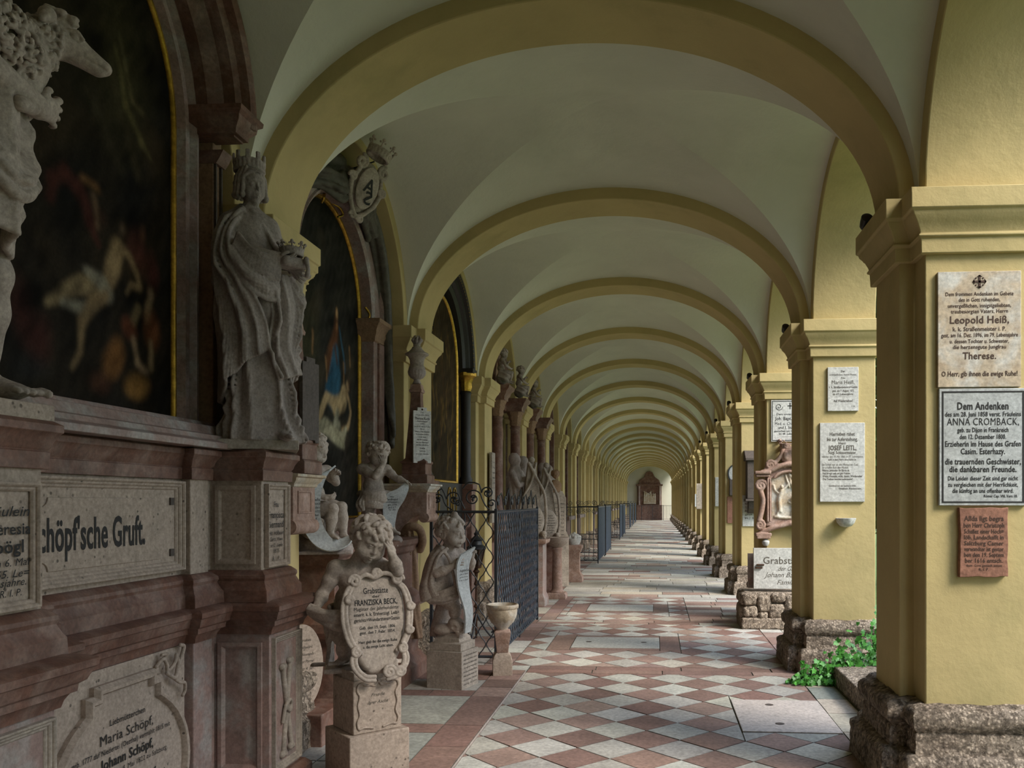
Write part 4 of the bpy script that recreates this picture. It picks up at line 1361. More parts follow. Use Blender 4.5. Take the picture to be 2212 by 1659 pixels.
class Pic:
    """a painting laid down as colour patches on a grid"""
    def __init__(s, W, H, n, ground):
        s.W, s.H = W, H; s.nx = n; s.nz = int(n * H / W)
        x = np.linspace(0, W, s.nx + 1); z = np.linspace(0, H, s.nz + 1)
        s.X, s.Z = np.meshgrid(x, z, indexing='ij')
        g = .5 + .5 * wav(s.X * 3, s.Z * 2, s.X * 0, 6, 1.3)
        s.C = np.array(ground[0])[None, None] * (1 - g[..., None]) + np.array(ground[1])[None, None] * g[..., None]
        s.X2 = s.X + .012 * W * wav(s.X, s.Z, s.X * 0, 30 / W, 2); s.Z2 = s.Z + .012 * W * wav(s.Z, s.X, s.X * 0, 26 / W, 4)
    def _mix(s, a, col):
        s.C = s.C * (1 - a[..., None]) + np.array(col) * a[..., None]
    def blob(s, x, z, rx, rz, col, a=1.0, rot=0, soft=.35):
        c, q = math.cos(rot), math.sin(rot)
        dx, dz = s.X2 - x, s.Z2 - z
        u = (dx * c + dz * q) / rx; v = (-dx * q + dz * c) / rz
        d = np.sqrt(u * u + v * v)
        s._mix(np.clip((1 - d) / soft, 0, 1) * a, col); return s
    def stroke(s, P, w, col, a=1.0, soft=.5):
        for i in range(len(P) - 1):
            ax, az = P[i]; bx, bz = P[i + 1]
            L = (bx - ax) ** 2 + (bz - az) ** 2 + 1e-9
            t = np.clip(((s.X2 - ax) * (bx - ax) + (s.Z2 - az) * (bz - az)) / L, 0, 1)
            d = np.sqrt((s.X2 - ax - t * (bx - ax)) ** 2 + (s.Z2 - az - t * (bz - az)) ** 2)
            wi = w if not isinstance(w, (tuple, list)) else w[i] + (w[i + 1] - w[i]) * t
            s._mix(np.clip((1 - d / wi) / soft, 0, 1) * a, col)
        return s
    def build(s, root, x, y0, z0, arch=None, name='painting'):
        """on a plane facing +X whose lower left corner is (x, y0, z0); arch=(yc, zc, r) trims the top"""
        nx, nz = s.nx, s.nz
        for _ in range(2):       # soften the edges of the patches, then work the surface over with the brush
            s.C = (s.C + np.roll(s.C, 1, 0) + np.roll(s.C, -1, 0) + np.roll(s.C, 1, 1) + np.roll(s.C, -1, 1)) / 5
        u, v = s.X, s.Z
        m = .80 + .45 * wav(u + .3 * v, v, u * 0, 34, 1.1) * wav(u, v, u * 0, 9, 2.2) + .22 * wav(u - .5 * v, v * .5, u * 0, 75, 3.3) + .25 * wav(u, v, u * 0, 17, 5.0)
        s.C = s.C * np.clip(m, .25, 1.6)[..., None]
        s.C += np.clip(wav(u, v, u * 0, 11, 7.7) - .35, 0, 1)[..., None] * np.array((.035, .022, .010))
        off = root.location
        V = np.stack([np.full(s.X.shape, x - off.x), s.X + y0 - off.y, s.Z + z0 - off.z], -1).reshape(-1, 3)
        i, j = np.meshgrid(np.arange(nx), np.arange(nz), indexing='ij')
        a = i * (nz + 1) + j
        Fq = np.stack([a, a + nz + 1, a + nz + 2, a + 1], -1).reshape(-1, 4)
        if arch:
            cy = (s.X[:-1, :-1] + s.X[1:, 1:]).ravel() / 2 + y0; cz = (s.Z[:-1, :-1] + s.Z[1:, 1:]).ravel() / 2 + z0
            keep = (cz < arch[1]) | (np.hypot(cy - arch[0], cz - arch[1]) < arch[2])
            Fq = Fq[keep]
        me = bpy.data.meshes.new(name); me.from_pydata(V.tolist(), [], Fq.tolist())
        me.materials.append(M['canvas'])
        o = bpy.data.objects.new(name, me); COL.objects.link(o); o.parent = root
        ca = me.color_attributes.new('Col', 'FLOAT_COLOR', 'POINT')
        C = np.concatenate([s.C.reshape(-1, 3), np.ones((len(V), 1))], 1)
        ca.data.foreach_set('color', C.astype(np.float32).ravel())
        return o
def archpath(x, yc, half, z0, zs, n=28, closed=True):
    """arch-topped outline, counter-clockwise seen from +X: inward is +u"""
    P = [(x, yc - half, z0), (x, yc + half, z0)]
    P += [(x, yc + half * math.cos(PI * i / n), zs + half * math.sin(PI * i / n)) for i in range(n + 1)]
    return P
def rectpath(x, y0, y1, z0, z1):
    return [(x, y0, z0), (x, y1, z0), (x, y1, z1), (x, y0, z1)]
XN = (1, 0, 0)

# ------------------------------------------------------------------ first altar (nearest, left edge)
YA = 3.43
A1 = thing('altar', 'tall red and grey marble tomb altar with dark painting at the left edge', 'altar', (-2.34, YA, 0), group='tomb altars in the wall niches')
U = [(-2.685, 4.53), (-2.0, 4.53), (-2.0, 4.21), (-2.27, 4.21), (-2.27, 4.10), (-2.22, 4.10), (-2.22, 3.935), (-2.27, 3.935), (-2.27, 2.925), (-2.22, 2.925), (-2.22, 2.76), (-2.27, 2.76), (-2.27, 2.65), (-2.0, 2.65), (-2.0, 2.33), (-2.685, 2.33)]
def grow(pl, dx, dy=0):
    """the same plan, pedestals pushed out"""
    out = []
    for (x, y) in pl:
        if x > -2.1: out.append((x + dx, y + (dy if (y > 4.3 or (2.5 < y < 2.9)) else -dy)))
        else: out.append((x + dx * .5 if x > -2.5 else x, y))
    return out
Lw = [(-2.685, 4.59), (-1.96, 4.59), (-1.96, 4.22), (-2.25, 4.22), (-2.25, 4.10), (-2.20, 4.10), (-2.20, 3.93), (-2.25, 3.93), (-2.25, 2.93), (-2.20, 2.93), (-2.20, 2.76), (-2.25, 2.76), (-2.25, 2.66), (-1.96, 2.66), (-1.96, 2.27), (-2.685, 2.27)]
part(MB().wrap([(0, .0), (0, .91)], Lw), 'base', M['redgrey'], A1, bevel=.006)
part(MB().wrap([(0, .0), (.05, 0), (.05, .09), (.02, .12), (0, .12)], Lw), 'plinth', M['redmarble'], A1, bevel=.004)
part(MB().wrap([(0, .86), (.012, .862), (.018, .885), (.03, .905), (.045, .91), (.048, .935), (.065, .945), (.082, .985), (.09, .99), (.092, 1.015), (.06, 1.03), (0, 1.04)], Lw), 'lower_cornice', M['redmarble'], A1, bevel=.002, sharp=25)
part(MB().wrap([(0, 1.02), (.055, 1.03), (.052, 1.09), (.045, 1.10), (.030, 1.135), (.036, 1.15), (.034, 1.165), (.012, 1.185), (0, 1.19)], U), 'stepped_moulding', M['redmarble'], A1, bevel=.002, sharp=25)
part(MB().wrap([(0, 1.18), (0, 1.65)], U), 'dado', M['palestone'], A1, bevel=.004)
part(MB().wrap([(0, 1.645), (.016, 1.645), (.018, 1.70), (.012, 1.705), (.020, 1.715), (.026, 1.735), (.040, 1.76), (.046, 1.765), (.046, 1.79), (.02, 1.806), (0, 1.81)], U), 'dado_cornice', M['redmarble'], A1, bevel=.002, sharp=25)
# back slab and the picture
Z0, ZSP, HW = 1.97, 3.46, .765
bs = MB()
K = 30
RB = 1.12
poly = [(YA - RB, 1.8), (YA + RB, 1.8)] + [(YA + RB * math.cos(PI * i / K), 3.30 + RB * .92 * math.sin(PI * i / K)) for i in range(K + 1)]
bs.prism(poly, -2.685, -2.50, 'X')
part(bs, 'back_slab', M['brownstone'], A1)
# picture colours, in metres from its lower left corner (pixel of the photograph -> picture by its own perspective)
pc = Pic(1.53, 2.28, 150, ((.012, .011, .010), (.030, .022, .014)))
SK = (.31, .21, .11); WH = (.30, .265, .20); RD = (.14, .035, .02); OR = (.30, .13, .035); BR = (.07, .035, .018)
pc.blob(1.12, 1.60, .34, .50, (.055, .048, .022), .8, 0, .9).blob(.75, 1.5, .4, .5, (.035, .028, .016), .7, 0, .9)
pc.stroke([(1.08, 1.66), (1.17, 1.42), (1.27, 1.30), (1.36, 1.24)], [.02, .035, .03, .01], (.16, .13, .055), .65, 1).stroke([(1.15, 1.62), (1.22, 1.47), (1.30, 1.45)], .022, (.17, .13, .06), .6, 1)
pc.stroke([(1.13, 1.72), (1.16, 1.60)], .016, (.20, .16, .08), .6, 1).stroke([(1.05, 1.52), (1.26, 1.13)], .05, (.07, .055, .03), .6, 1)
pc.stroke([(.90, 1.35), (1.12, 1.12)], .05, (.05, .042, .025), .6, 1)
pc.stroke([(.64, .82), (.66, .90), (.74, .945), (.83, .90), (.90, .80), (.97, .72)], [.04, .045, .05, .055, .05, .02], (.075, .024, .018), .85, .9)
pc.stroke([(.86, .955), (.95, .945)], .028, (.20, .10, .04), .8, .8).stroke([(.92, .90), (.95, .80)], .025, (.20, .12, .07), .7, .8)
pc.blob(1.24, .76, .10, .14, (.10, .03, .025), .8, .2, .7).blob(1.36, .70, .07, .14, (.08, .025, .02), .8, 0, .7)
pc.blob(1.14, .84, .035, .045, (.20, .13, .08), .7, 0, .8).blob(1.28, .86, .035, .05, (.15, .07, .04), .7, 0, .8).blob(.98, .84, .05, .05, (.06, .03, .02), .7, 0, .8)
pc.stroke([(1.09, .74), (1.06, .65), (1.01, .56)], [.065, .062, .052], SK, .95, .55)      # torso
pc.stroke([(1.12, .75), (1.19, .72), (1.235, .66), (1.27, .60)], [.035, .028, .022, .018], SK, .9, .6)
pc.stroke([(1.27, .595), (1.20, .59), (1.175, .55)], [.018, .018, .014], (.34, .23, .12), .85, .6)
pc.stroke([(.98, .54), (.86, .50), (.74, .44), (.64, .38)], [.05, .052, .045, .03], (.30, .22, .12), .9, .6)      # thigh
pc.stroke([(.88, .57), (.97, .55), (1.03, .50)], [.03, .05, .045], WH, .9, .6)
pc.stroke([(.74, .40), (.86, .40), (.92, .44)], [.025, .032, .03], (.32, .29, .22), .85, .6)
pc.stroke([(1.0, .50), (.92, .45), (.865, .35), (.84, .22), (.79, .14)], [.045, .042, .030, .020, .018], SK, .9, .6)
pc.blob(.50, .32, .09, .18, (.07, .024, .018), .8, .2, .8).blob(.60, .22, .10, .14, (.07, .022, .018), .7, 0, .8).blob(.55, .10, .16, .08, (.03, .03, .03), .6, 0, .8)
pc.blob(1.345, .59, .032, .048, (.44, .29, .17), .9, 0, .6).stroke([(1.335, .54), (1.325, .46)], .035, SK, .85, .6)
pc.blob(1.36, .42, .09, .12, (.17, .06, .025), .85, .1, .6).stroke([(1.26, .50), (1.22, .42)], .028, (.28, .20, .10), .7, .7).blob(1.19, .38, .07, .07, (.16, .05, .025), .8, .4, .6)
pc.stroke([(1.34, .36), (1.36, .22)], .022, SK, .8, .6).stroke([(1.22, .34), (1.26, .24), (1.33, .20)], .022, (.36, .24, .14), .8, .6)
pc.blob(1.07, .22, .09, .13, (.25, .11, .035), .85, -.6, .6).blob(1.25, .13, .12, .075, (.32, .16, .045), .85, .1, .6).blob(.98, .10, .09, .07, (.11, .045, .025), .7, 0, .7)
pc.build(A1, -2.47, YA - .765, Z0, (YA, ZSP, .78))
part(MB().sweep([(-.026, 0), (-.026, .012), (-.018, .020), (-.006, .020), (.004, .008), (.004, 0)], archpath(-2.470, YA, HW, Z0, ZSP), XN, True), 'gilt_frame', M['gold'], A1, smooth=True, sharp=40)
part(MB().sweep([(-.21, -.02), (-.21, .03), (-.17, .045), (-.15, .075), (-.125, .08), (-.105, .05), (-.09, .045), (-.075, .065), (-.05, .06), (-.035, .02), (-.026, .015), (-.026, -.02)], archpath(-2.48, YA, HW, Z0, ZSP), XN, True), 'stone_frame', M['redgrey'], A1, smooth=True, sharp=30)
# sill below the picture
part(MB().prism([(-2.40, 1.80), (-2.14, 1.80), (-2.14, 1.83), (-2.18, 1.845), (-2.19, 1.87), (-2.24, 1.88), (-2.26, 1.925), (-2.33, 1.93), (-2.34, 1.955), (-2.5, 1.965), (-2.5, 1.80)], YA - .95, YA + .95, 'Y'), 'sill', M['redgrey'], A1, bevel=.003, sharp=20)
for q in (-1, 1):
    y = YA + q * 1.02
    part(MB().box(-2.50, -2.36, min(y - .045, y + .045), y + .045, 1.81, 3.60), 'side_strip', M['brownstone'], A1, bevel=.004)
    part(MB().sweep([(0, 0), (0, .012), (.012, .012), (.016, 0)], rectpath(-2.36, y - .035, y + .035, 2.55, 3.40), XN, True), 'sunk_panel_border', M['darkstone'], A1)
    m = MB(); m.prism([(-2.5, 3.35), (-2.34, 3.35), (-2.32, 3.38), (-2.30, 3.42), (-2.5, 3.42)], y - .05, y + .05, 'Y'); part(m, 'impost', M['redmarble'], A1)
    # black scroll (volute) standing beside the frame
    yb = YA + q * 1.07
    pts = [(-2.30, yb, 2.72), (-2.29, yb, 2.55), (-2.24, yb, 2.40), (-2.16, yb, 2.30), (-2.12, yb, 2.22), (-2.10, yb, 2.12), (-2.12, yb, 2.0), (-2.18, yb, 1.93), (-2.25, yb, 1.93), (-2.29, yb, 2.0), (-2.28, yb, 2.08), (-2.23, yb, 2.11), (-2.20, yb, 2.07)]
    mv = MB(); P = bez(pts, 5)
    vs = []; fs = []
    for i, p in enumerate(P):
        d = P[min(i + 1, len(P) - 1)] - P[max(i - 1, 0)]; nn = unit(v3(d[2], 0, -d[0])) * .035
        for (a, b) in ((-1, -.06), (-1, .06), (1, .06), (1, -.06)): vs.append(tuple(p + nn * a + v3(0, b, 0)))
    for i in range(len(P) - 1):
        for k in range(4): fs.append((i * 4 + k, i * 4 + (k + 1) % 4, i * 4 + 4 + (k + 1) % 4, i * 4 + 4 + k))
    fs += [(0, 1, 2, 3), tuple(len(vs) - 4 + k for k in range(4))]
    mv.add(vs, fs)
    mv.box(-2.5, -2.28, yb - .05, yb + .05, 1.9, 2.75)
    part(mv, 'volute', M['darkstone'], A1, bevel=.006)
    part(MB().wrap([(0, 1.79), (.03, 1.80), (.03, 1.86), (.015, 1.875), (0, 1.93)], [(-2.5, yb + .05), (-2.16, yb + .05), (-2.16, yb - .05), (-2.5, yb - .05)]), 'volute_plinth', M['redgrey'], A1)
# curved hood over the picture
hp = [(-2.5, YA + .94 * math.cos(PI * i / 32), 3.53 + .86 * math.sin(PI * i / 32)) for i in range(33)]
part(MB().sweep([(.05, -.05), (.05, .16), (.03, .19), (-.01, .22), (-.015, .28), (-.045, .30), (-.05, .345), (-.075, .36), (-.085, .36), (-.085, -.05)], hp, XN), 'curved_pediment', M['redmarble'], A1, smooth=True, sharp=25)
for q in (-1, 1):
    yy = [(YA + q * .89), (YA + q * 1.03)]; y0, y1 = min(yy), max(yy)
    part(MB().wrap([(0, 3.46), (.0, 3.47), (.02, 3.475), (.022, 3.50), (.05, 3.53), (.055, 3.56), (.075, 3.575), (.078, 3.60), (0, 3.605)], [(-2.5, y1 - .02), (-2.21, y1 - .02), (-2.21, y0 + .02), (-2.5, y0 + .02)]), 'pediment_block', M['redmarble'], A1, bevel=.002)
# inscription panels
def panel(root, x, y0, y1, z0, z1, mat, name='inscription_panel', steps=3, w=.014, dep=.012):
    m = MB()
    prof = [(0, 0), (0, dep * steps)]
    for i in range(steps):
        prof += [(w * (i + .55), dep * (steps - i)), (w * (i + 1), dep * (steps - i - .6)), (w * (i + 1), dep * (steps - i - 1))]
    m.sweep(prof, rectpath(x, y0, y1, z0, z1), XN, True)
    return part(m, name, mat, root, bevel=.0015)
p1 = panel(A1, -2.272, 2.95, 3.925, 1.215, 1.635, M['palestone'])
text_mesh([('Schöpf\'sche Gruft.', 0, 0, .125, .70, .03)], M['ink'], p1, Matrix.Translation(Vector((-2.262, 3.29, 1.415)) - A1.location) @ RX90, res=3)
# raised plate with notched corners behind the big lettering
def notched(y0, y1, z0, z1, r):
    P = []
    for (cy, cz, a0) in ((y1, z0, PI), (y1, z1, -PI / 2), (y0, z1, 0), (y0, z0, PI / 2)):
        for i in range(7):
            a = a0 - (PI / 2) * i / 6
            P.append((cy + r * math.cos(a), cz + r * math.sin(a)))
    return P
part(MB().prism(notched(3.00, 3.80, 1.275, 1.555, .035), -2.275, -2.264, 'X'), 'raised_plate', M['palestone'], A1, bevel=.002)
for z in (1.30, 1.54):
    part(MB().obox((-2.268, 3.855, z), .006, .014, .017), 'iron_socket', M['darkstone'], A1)
p2 = panel(A1, -1.998, 2.36, 2.62, 1.20, 1.60, M['palestone'], steps=2)
text_mesh([('Fräulein', -.0, .10, .032, .20, .01, .3), ('Theresia', 0, .045, .036, .21, .02), ('Spögl', 0, -.01, .040, .15, .03), ('† am 6. Mai', 0, -.06, .024, .20, .01, .2), ('im 65. Le=', 0, -.095, .024, .20, .01, .3), ('bensjahre.', 0, -.122, .024, .17, .01, .3), ('R. I. P.', .02, -.155, .022, .09, .01, .2)],
          M['ink'], p2, Matrix.Translation(Vector((-1.994, 2.49, 1.41)) - A1.location) @ RX90)
p3 = panel(A1, -1.998, 4.24, 4.50, 1.20, 1.63, M['palestone'], steps=2)
text_mesh([('Frau', 0, .115, .028, .06, .02, .2), ('Francisca', 0, .06, .034, .18, .02), ('Biermandl', 0, .01, .034, .18, .02), ('geb. Hofbauer', 0, -.035, .022, .18, .01, .2), ('Gärtn. Wwe', 0, -.068, .020, .15, .01), ('† am 21. Septbr.', 0, -.10, .018, .17, .01), ('1875', 0, -.13, .020, .07, .01), ('R. I. P.', 0, -.17, .022, .08, .01)],
          M['ink'], p3, Matrix.Translation(Vector((-1.994, 4.37, 1.41)) - A1.location) @ RX90)
for q, y in ((1, 4.21), (-1, 2.33)):      # sunk panels on the faces turned to the viewer
    m = MB()
    vs_ = [(-2.24, y, 1.22), (-2.03, y, 1.22), (-2.03, y, 1.62), (-2.24, y, 1.62)]
    m.sweep([(0, 0), (0, .012), (.02, .012), (.03, 0)], vs_, (0, -1, 0), True)
    part(m, 'sunk_panel_border', M['palestone'], A1)
# lower zone: oval slab in a shaped frame, crossed bones, side panels
yo, zo = 3.43, .36
def shaped(sc):
    P = []
    for i in range(40):
        a = 2 * PI * i / 40 - PI / 2
        P.append((yo + .44 * sc * math.cos(a), zo + .36 * sc * math.sin(a)))
    # flat stepped top
    P = [(y, z) for (y, z) in P if not (abs(y - yo) < .22 * sc and z > zo)]
    k = max(range(len(P)), key=lambda i: (P[i][0] > yo, P[i][1]))
    i0 = next(i for i in range(len(P)) if P[i][0] > yo and P[i][1] > zo and P[(i + 1) % len(P)][0] < yo)
    top = zo + .36 * sc
    ins = [(yo + .22 * sc, top - .045), (yo + .22 * sc, top + .01), (yo + .17 * sc, top + .01), (yo + .17 * sc, top + .045), (yo - .17 * sc, top + .045), (yo - .17 * sc, top + .01), (yo - .22 * sc, top + .01), (yo - .22 * sc, top - .045)]
    return P[:i0 + 1] + ins + P[i0 + 1:]
part(MB().box(-2.26, -2.235, 2.95, 3.91, .13, .86), 'lower_panel', M['palestone'], A1, bevel=.003)
ov = part(MB().prism(shaped(1.0), -2.25, -2.222, 'X'), 'oval_slab', M['palestone'], A1, bevel=.003)
part(MB().sweep([(-.035, 0), (-.035, .02), (-.02, .04), (-.005, .038), (.004, .022), (.004, 0)], [(-2.235, p[0], p[1]) for p in shaped(1.0)], XN, True), 'slab_border', M['palestone'], A1, smooth=True, sharp=30)
text_mesh([('Liebmütterchen', .02, .275, .026, .24, .015), ('Maria Schöpf,', .02, .215, .042, .36, .03), ('geb. 1777 auf Niedertei (Oezthal) vermählt 1815 mit', 0, .165, .022, .66, .012), ('Johann Schöpf,', .02, .115, .042, .36, .03), ('von Längenfeld, gest. 4. Mai 1822 zu Salzburg.', 0, .065, .022, .62, .012),
           ('der dankbare Sohn', -.04, .032, .022, .25, .012), ('P. Anton Schöpf,', .03, -.02, .042, .40, .03), ('geb. zu Maria Hirn, † 1891', .05, -.08, .024, .5, .012)],
          M['ink'], ov, Matrix.Translation(Vector((-2.2185, yo, zo)) - A1.location) @ RX90, res=2)
s = SDF((-2.26, 3.60, .60), (-2.17, 3.93, .90), .0035)
for P, r in (([(-2.225, 3.66, .80), (-2.21, 3.69, .83), (-2.21, 3.72, .80), (-2.21, 3.73, .77), (-2.20, 3.77, .80), (-2.21, 3.80, .83), (-2.21, 3.82, .78)], .008), ([(-2.21, 3.72, .76), (-2.20, 3.77, .73), (-2.21, 3.81, .77), (-2.21, 3.85, .83), (-2.21, 3.86, .86), (-2.21, 3.83, .87)], .009),
             ([(-2.21, 3.77, .73), (-2.20, 3.81, .70), (-2.20, 3.85, .69), (-2.21, 3.87, .65), (-2.21, 3.85, .63)], .008), ([(-2.215, 3.70, .83), (-2.20, 3.71, .85), (-2.21, 3.68, .85)], .007)):
    s.chain(bez(P, 5), r, .006)
s.mesh('ribbon_ornament', M['palestone'], A1).location = -A1.location
for (y0, y1, cy) in ((4.24, 4.57, 4.40), (2.29, 2.64, 2.46)):
    pp = panel(A1, -1.962, y0, y1, .14, .84, M['greystone'], 'bone_panel', 3, .012, .008)
s = SDF((-1.99, 4.27, .15), (-1.92, 4.55, .82), .004)
for (a, b) in (((-1.953, 4.36, .22), (-1.953, 4.44, .68)), ((-1.950, 4.45, .24), (-1.950, 4.35, .66))):
    s.cap(a, b, .014, .014, .004)
    for e, d in ((a, -1), (b, 1)):
        for q in (-1, 1): s.ell((e[0], e[1] + q * .014, e[2] + d * .012), .017, None, .008)
s.chain(bez([(-1.945, 4.37, .46), (-1.935, 4.40, .49), (-1.94, 4.43, .46), (-1.935, 4.40, .43), (-1.945, 4.37, .45), (-1.95, 4.35, .38)], 5), .010, .006)
s.mesh('crossed_bones', M['greystone'], A1).location = -A1.location
m = MB()
m.sweep([(0, 0), (0, .014), (.02, .014), (.035, 0)], [(-2.23, 4.22, .16), (-2.0, 4.22, .16), (-2.0, 4.22, .82), (-2.23, 4.22, .82)], (0, -1, 0), True)
part(m, 'sunk_panel_border', M['redgrey'], A1)

# ------------------------------------------------------------------ statues on the first altar
def statue(name, label, cat, loc, rz, sdf, mat, partname='figure', scale=1.0, group=None):
    t = thing(name, label, cat, loc, rz, group)
    o = sdf.mesh(partname, mat, t)
    o.scale = (scale,) * 3
    return t, o
t, o = statue('statue', 'stone statue of a crowned woman in a heavy mantle holding a crown', 'statue', (-2.13, 4.36, 1.805), R(25), lady(None), M['statue_dark'], 'draped_woman')
o.location.z = .035; o.location.x = .032; o.scale = (.86, 1.0, 1.045)
MB().wrap([(0, 0), (0, .05)], [(-.185, .16), (.235, .16), (.235, -.20), (-.185, -.20)][::-1]).build('block', M['greystone'], t, bevel=.004)
s = SDF((-.16, -.18, 1.40), (.12, .14, 1.66), .004)
crown_sdf(s, (-.036, .01, 1.480), .070, .085, 9, frame((.1, -1, .10)), True)
o = s.mesh('mural_crown', M['statue_dark'], t); o.location.x = .030
s = SDF((.06, -.36, .84), (.36, .06, 1.12), .0035)
s.box((.20, -.17, .965), (.075, .06, .028), frame((.5, -.85, 0)), .025, .02)
crown_sdf(s, (.20, -.17, 1.01), .052, .06, 8)
s.ell((.20, -.17, 1.03), (.035, .035, .03), None, .01)
s.chain([(.27, -.21, .985), (.28, -.22, .93), (.275, -.22, .90)], [.014, .010, .014], .006)
s.mesh('cushion_with_crown', M['statue_dark'], t)

t, o = statue('statue', 'stone statue of a barefoot shepherd cut off by the left edge', 'statue', (-2.11, 2.45, 1.80), R(90), shepherd(), M['statue'], 'shepherd')
o.location.z = .05
MB().box(-.17, .23, -.135, .16, 0, .055).build('block', M['palestone'], t, bevel=.004)
o = lamb().mesh('lamb', M['statue'], t); o.location.z = .05; o.location.x = -.09
s = SDF((-.06, .10, .0), (.10, .24, 1.9), .006)
s.chain(bez([(.0, .17, .05), (.0, .18, .9), (.02, .18, 1.6), (.03, .17, 1.80)], 4), .02, .01)
s.mesh('staff', M['statue'], t)

# ------------------------------------------------------------------ second altar: painting under a carved curtain, between two obelisks
YC = PC(0) + S / 2        # 6.615
A2 = thing('altar', 'tomb altar under a dark carved curtain, painting of a blue-robed woman', 'altar', (-2.34, YC, 0), group='tomb altars in the wall niches')
part(MB().box(-2.685, -2.42, YC - 1.18, YC + 1.18, 0, 1.40), 'base', M['redmarble'], A2, bevel=.006)
Pp = [(-2.5, YC + .83), (-2.10, YC + .83), (-2.10, YC - .10), (-2.20, YC - .10), (-2.20, YC - .80), (-2.10, YC - .80), (-2.10, YC - 1.15), (-2.5, YC - 1.15)]
part(MB().wrap([(0, 0), (.07, 0), (.07, .14), (.05, .17), (.02, .22), (0, .24), (0, .62), (.05, .64), (.07, .68), (.07, .74), (.03, .78), (0, .80), (0, 1.10), (.02, 1.12), (.03, 1.16), (.05, 1.18), (.055, 1.22), (0, 1.235)], Pp), 'podium', M['redmarble'], A2, bevel=.003, sharp=25)
poly = [(YC - 1.05, 1.3), (YC + 1.05, 1.3)] + [(YC + 1.05 * math.cos(PI * i / 30), 3.14 + 1.05 * math.sin(PI * i / 30)) for i in range(31)]
part(MB().prism(poly, -2.685, -2.64, 'X'), 'back_slab', M['darkstone'], A2)
# red marble frame: jambs, capitals, arch
for q in (-1, 1):
    yy = sorted((YC + q * .80, YC + q * 1.06))
    part(MB().box(-2.66, -2.49, yy[0], yy[1], 1.40, 3.0), 'jamb', M['redgrey'], A2, bevel=.008)
    part(MB().box(-2.66, -2.47, yy[0] + .09, yy[1] - .03, 1.46, 2.96), 'jamb_strip', M['redmarble'], A2, bevel=.006)
    part(MB().wrap([(0, 2.96), (.012, 2.97), (.015, 3.0), (.03, 3.03), (.03, 3.06), (.06, 3.11), (.075, 3.12), (.078, 3.155), (0, 3.16)], [(-2.66, yy[1]), (-2.49, yy[1]), (-2.49, yy[0]), (-2.66, yy[0])]), 'jamb_capital', M['brownstone'], A2, bevel=.002)
ah = [(-2.60, YC + .93 * math.cos(PI * i / 36), 3.15 + .93 * math.sin(PI * i / 36)) for i in range(37)]
part(MB().sweep([(.13, -.05), (.13, .09), (.10, .11), (.09, .095), (-.08, .095), (-.09, .13), (-.12, .13), (-.125, .10), (-.125, -.05)], ah, XN), 'frame_arch', M['redgrey'], A2, smooth=True, sharp=30)
part(MB().prism([(YC - .10, 3.95), (YC + .10, 3.95), (YC + .14, 4.20), (YC - .14, 4.20)], -2.6, -2.46, 'X'), 'keystone', M['brownstone'], A2, bevel=.008)
# painting
W2, H2 = 1.56, 2.53
p = Pic(W2, H2, 150, ((.020, .019, .016), (.035, .032, .024)))
SK = (.42, .30, .16); WH = (.40, .36, .24)
p.blob(.45, 1.3, .3, .8, (.05, .045, .02), .7, 0, .9).blob(1.3, .4, .3, .5, (.045, .035, .025), .7, 0, .9)
p.stroke([(1.05, 1.72), (1.03, 1.55), (.99, 1.38), (.92, 1.25)], [.03, .07, .12, .13], (.12, .05, .022), .9, .6)     # brown mantle
p.stroke([(1.10, 1.60), (1.20, 1.42), (1.24, 1.25)], [.012, .018, .016], (.04, .12, .19), .9, .7)
p.stroke([(1.04, 1.36), (1.02, 1.18), (.96, 1.03)], [.08, .14, .18], (.028, .09, .145), .95, .35)   # blue robe
p.stroke([(.86, 1.02), (.95, 1.2)], .05, (.02, .08, .14), .7, .8)
p.blob(1.055, 1.70, .030, .055, (.45, .27, .13), .95, 0, .5).blob(1.055, 1.60, .022, .05, (.32, .17, .07), .8, 0, .7)
p.stroke([(1.02, 1.40), (1.06, 1.30)], .03, (.08, .035, .02), .8, .6)
for (x, z) in ((.56, 1.36), (1.35, 1.38), (.82, 1.20), (1.21, 1.23)):
    p.stroke([(x, z + .09), (x + .01, z - .08)], [.020, .016], (.32, .18, .08), .8, .7)
p.stroke([(1.22, 1.08), (1.18, .98), (1.02, .92)], [.07, .10, .09], SK, .95, .4)
p.blob(1.15, 1.02, .06, .05, (.48, .36, .20), .6, .3, .8)
p.stroke([(1.02, .92), (.84, .97), (.72, .86), (.64, .76)], [.085, .06, .05, .035], SK, .9, .5)
p.stroke([(1.27, 1.08), (1.38, .90), (1.30, .78), (1.18, .74)], [.035, .032, .028, .028], (.40, .27, .14), .9, .5)
p.blob(1.31, 1.13, .045, .06, (.36, .24, .13), .9, .3, .5).blob(1.35, 1.15, .03, .08, (.06, .03, .02), .8, .3, .6)
p.stroke([(1.06, .88), (1.02, .80), (1.12, .78)], [.055, .05, .045], (.30, .28, .20), .85, .6)
p.stroke([(.62, .72), (.80, .74), (1.00, .70), (1.18, .66), (1.27, .76)], [.06, .08, .085, .07, .03], WH, .9, .4)
p.stroke([(1.05, .66), (1.22, .60)], [.07, .03], (.34, .31, .20), .9, .5).stroke([(.70, .70), (.95, .78), (1.2, .62)], .01, (.14, .12, .08), .7, .8)
p.build(A2, -2.63, YC - .78, 1.40, (YC, 3.15, .79))
part(MB().sweep([(-.03, 0), (-.03, .016), (-.02, .026), (-.006, .024), (.006, .008), (.006, 0)], archpath(-2.63, YC, .78, 1.41, 3.15), XN, True), 'gilt_frame', M['gold'], A2, smooth=True, sharp=40)
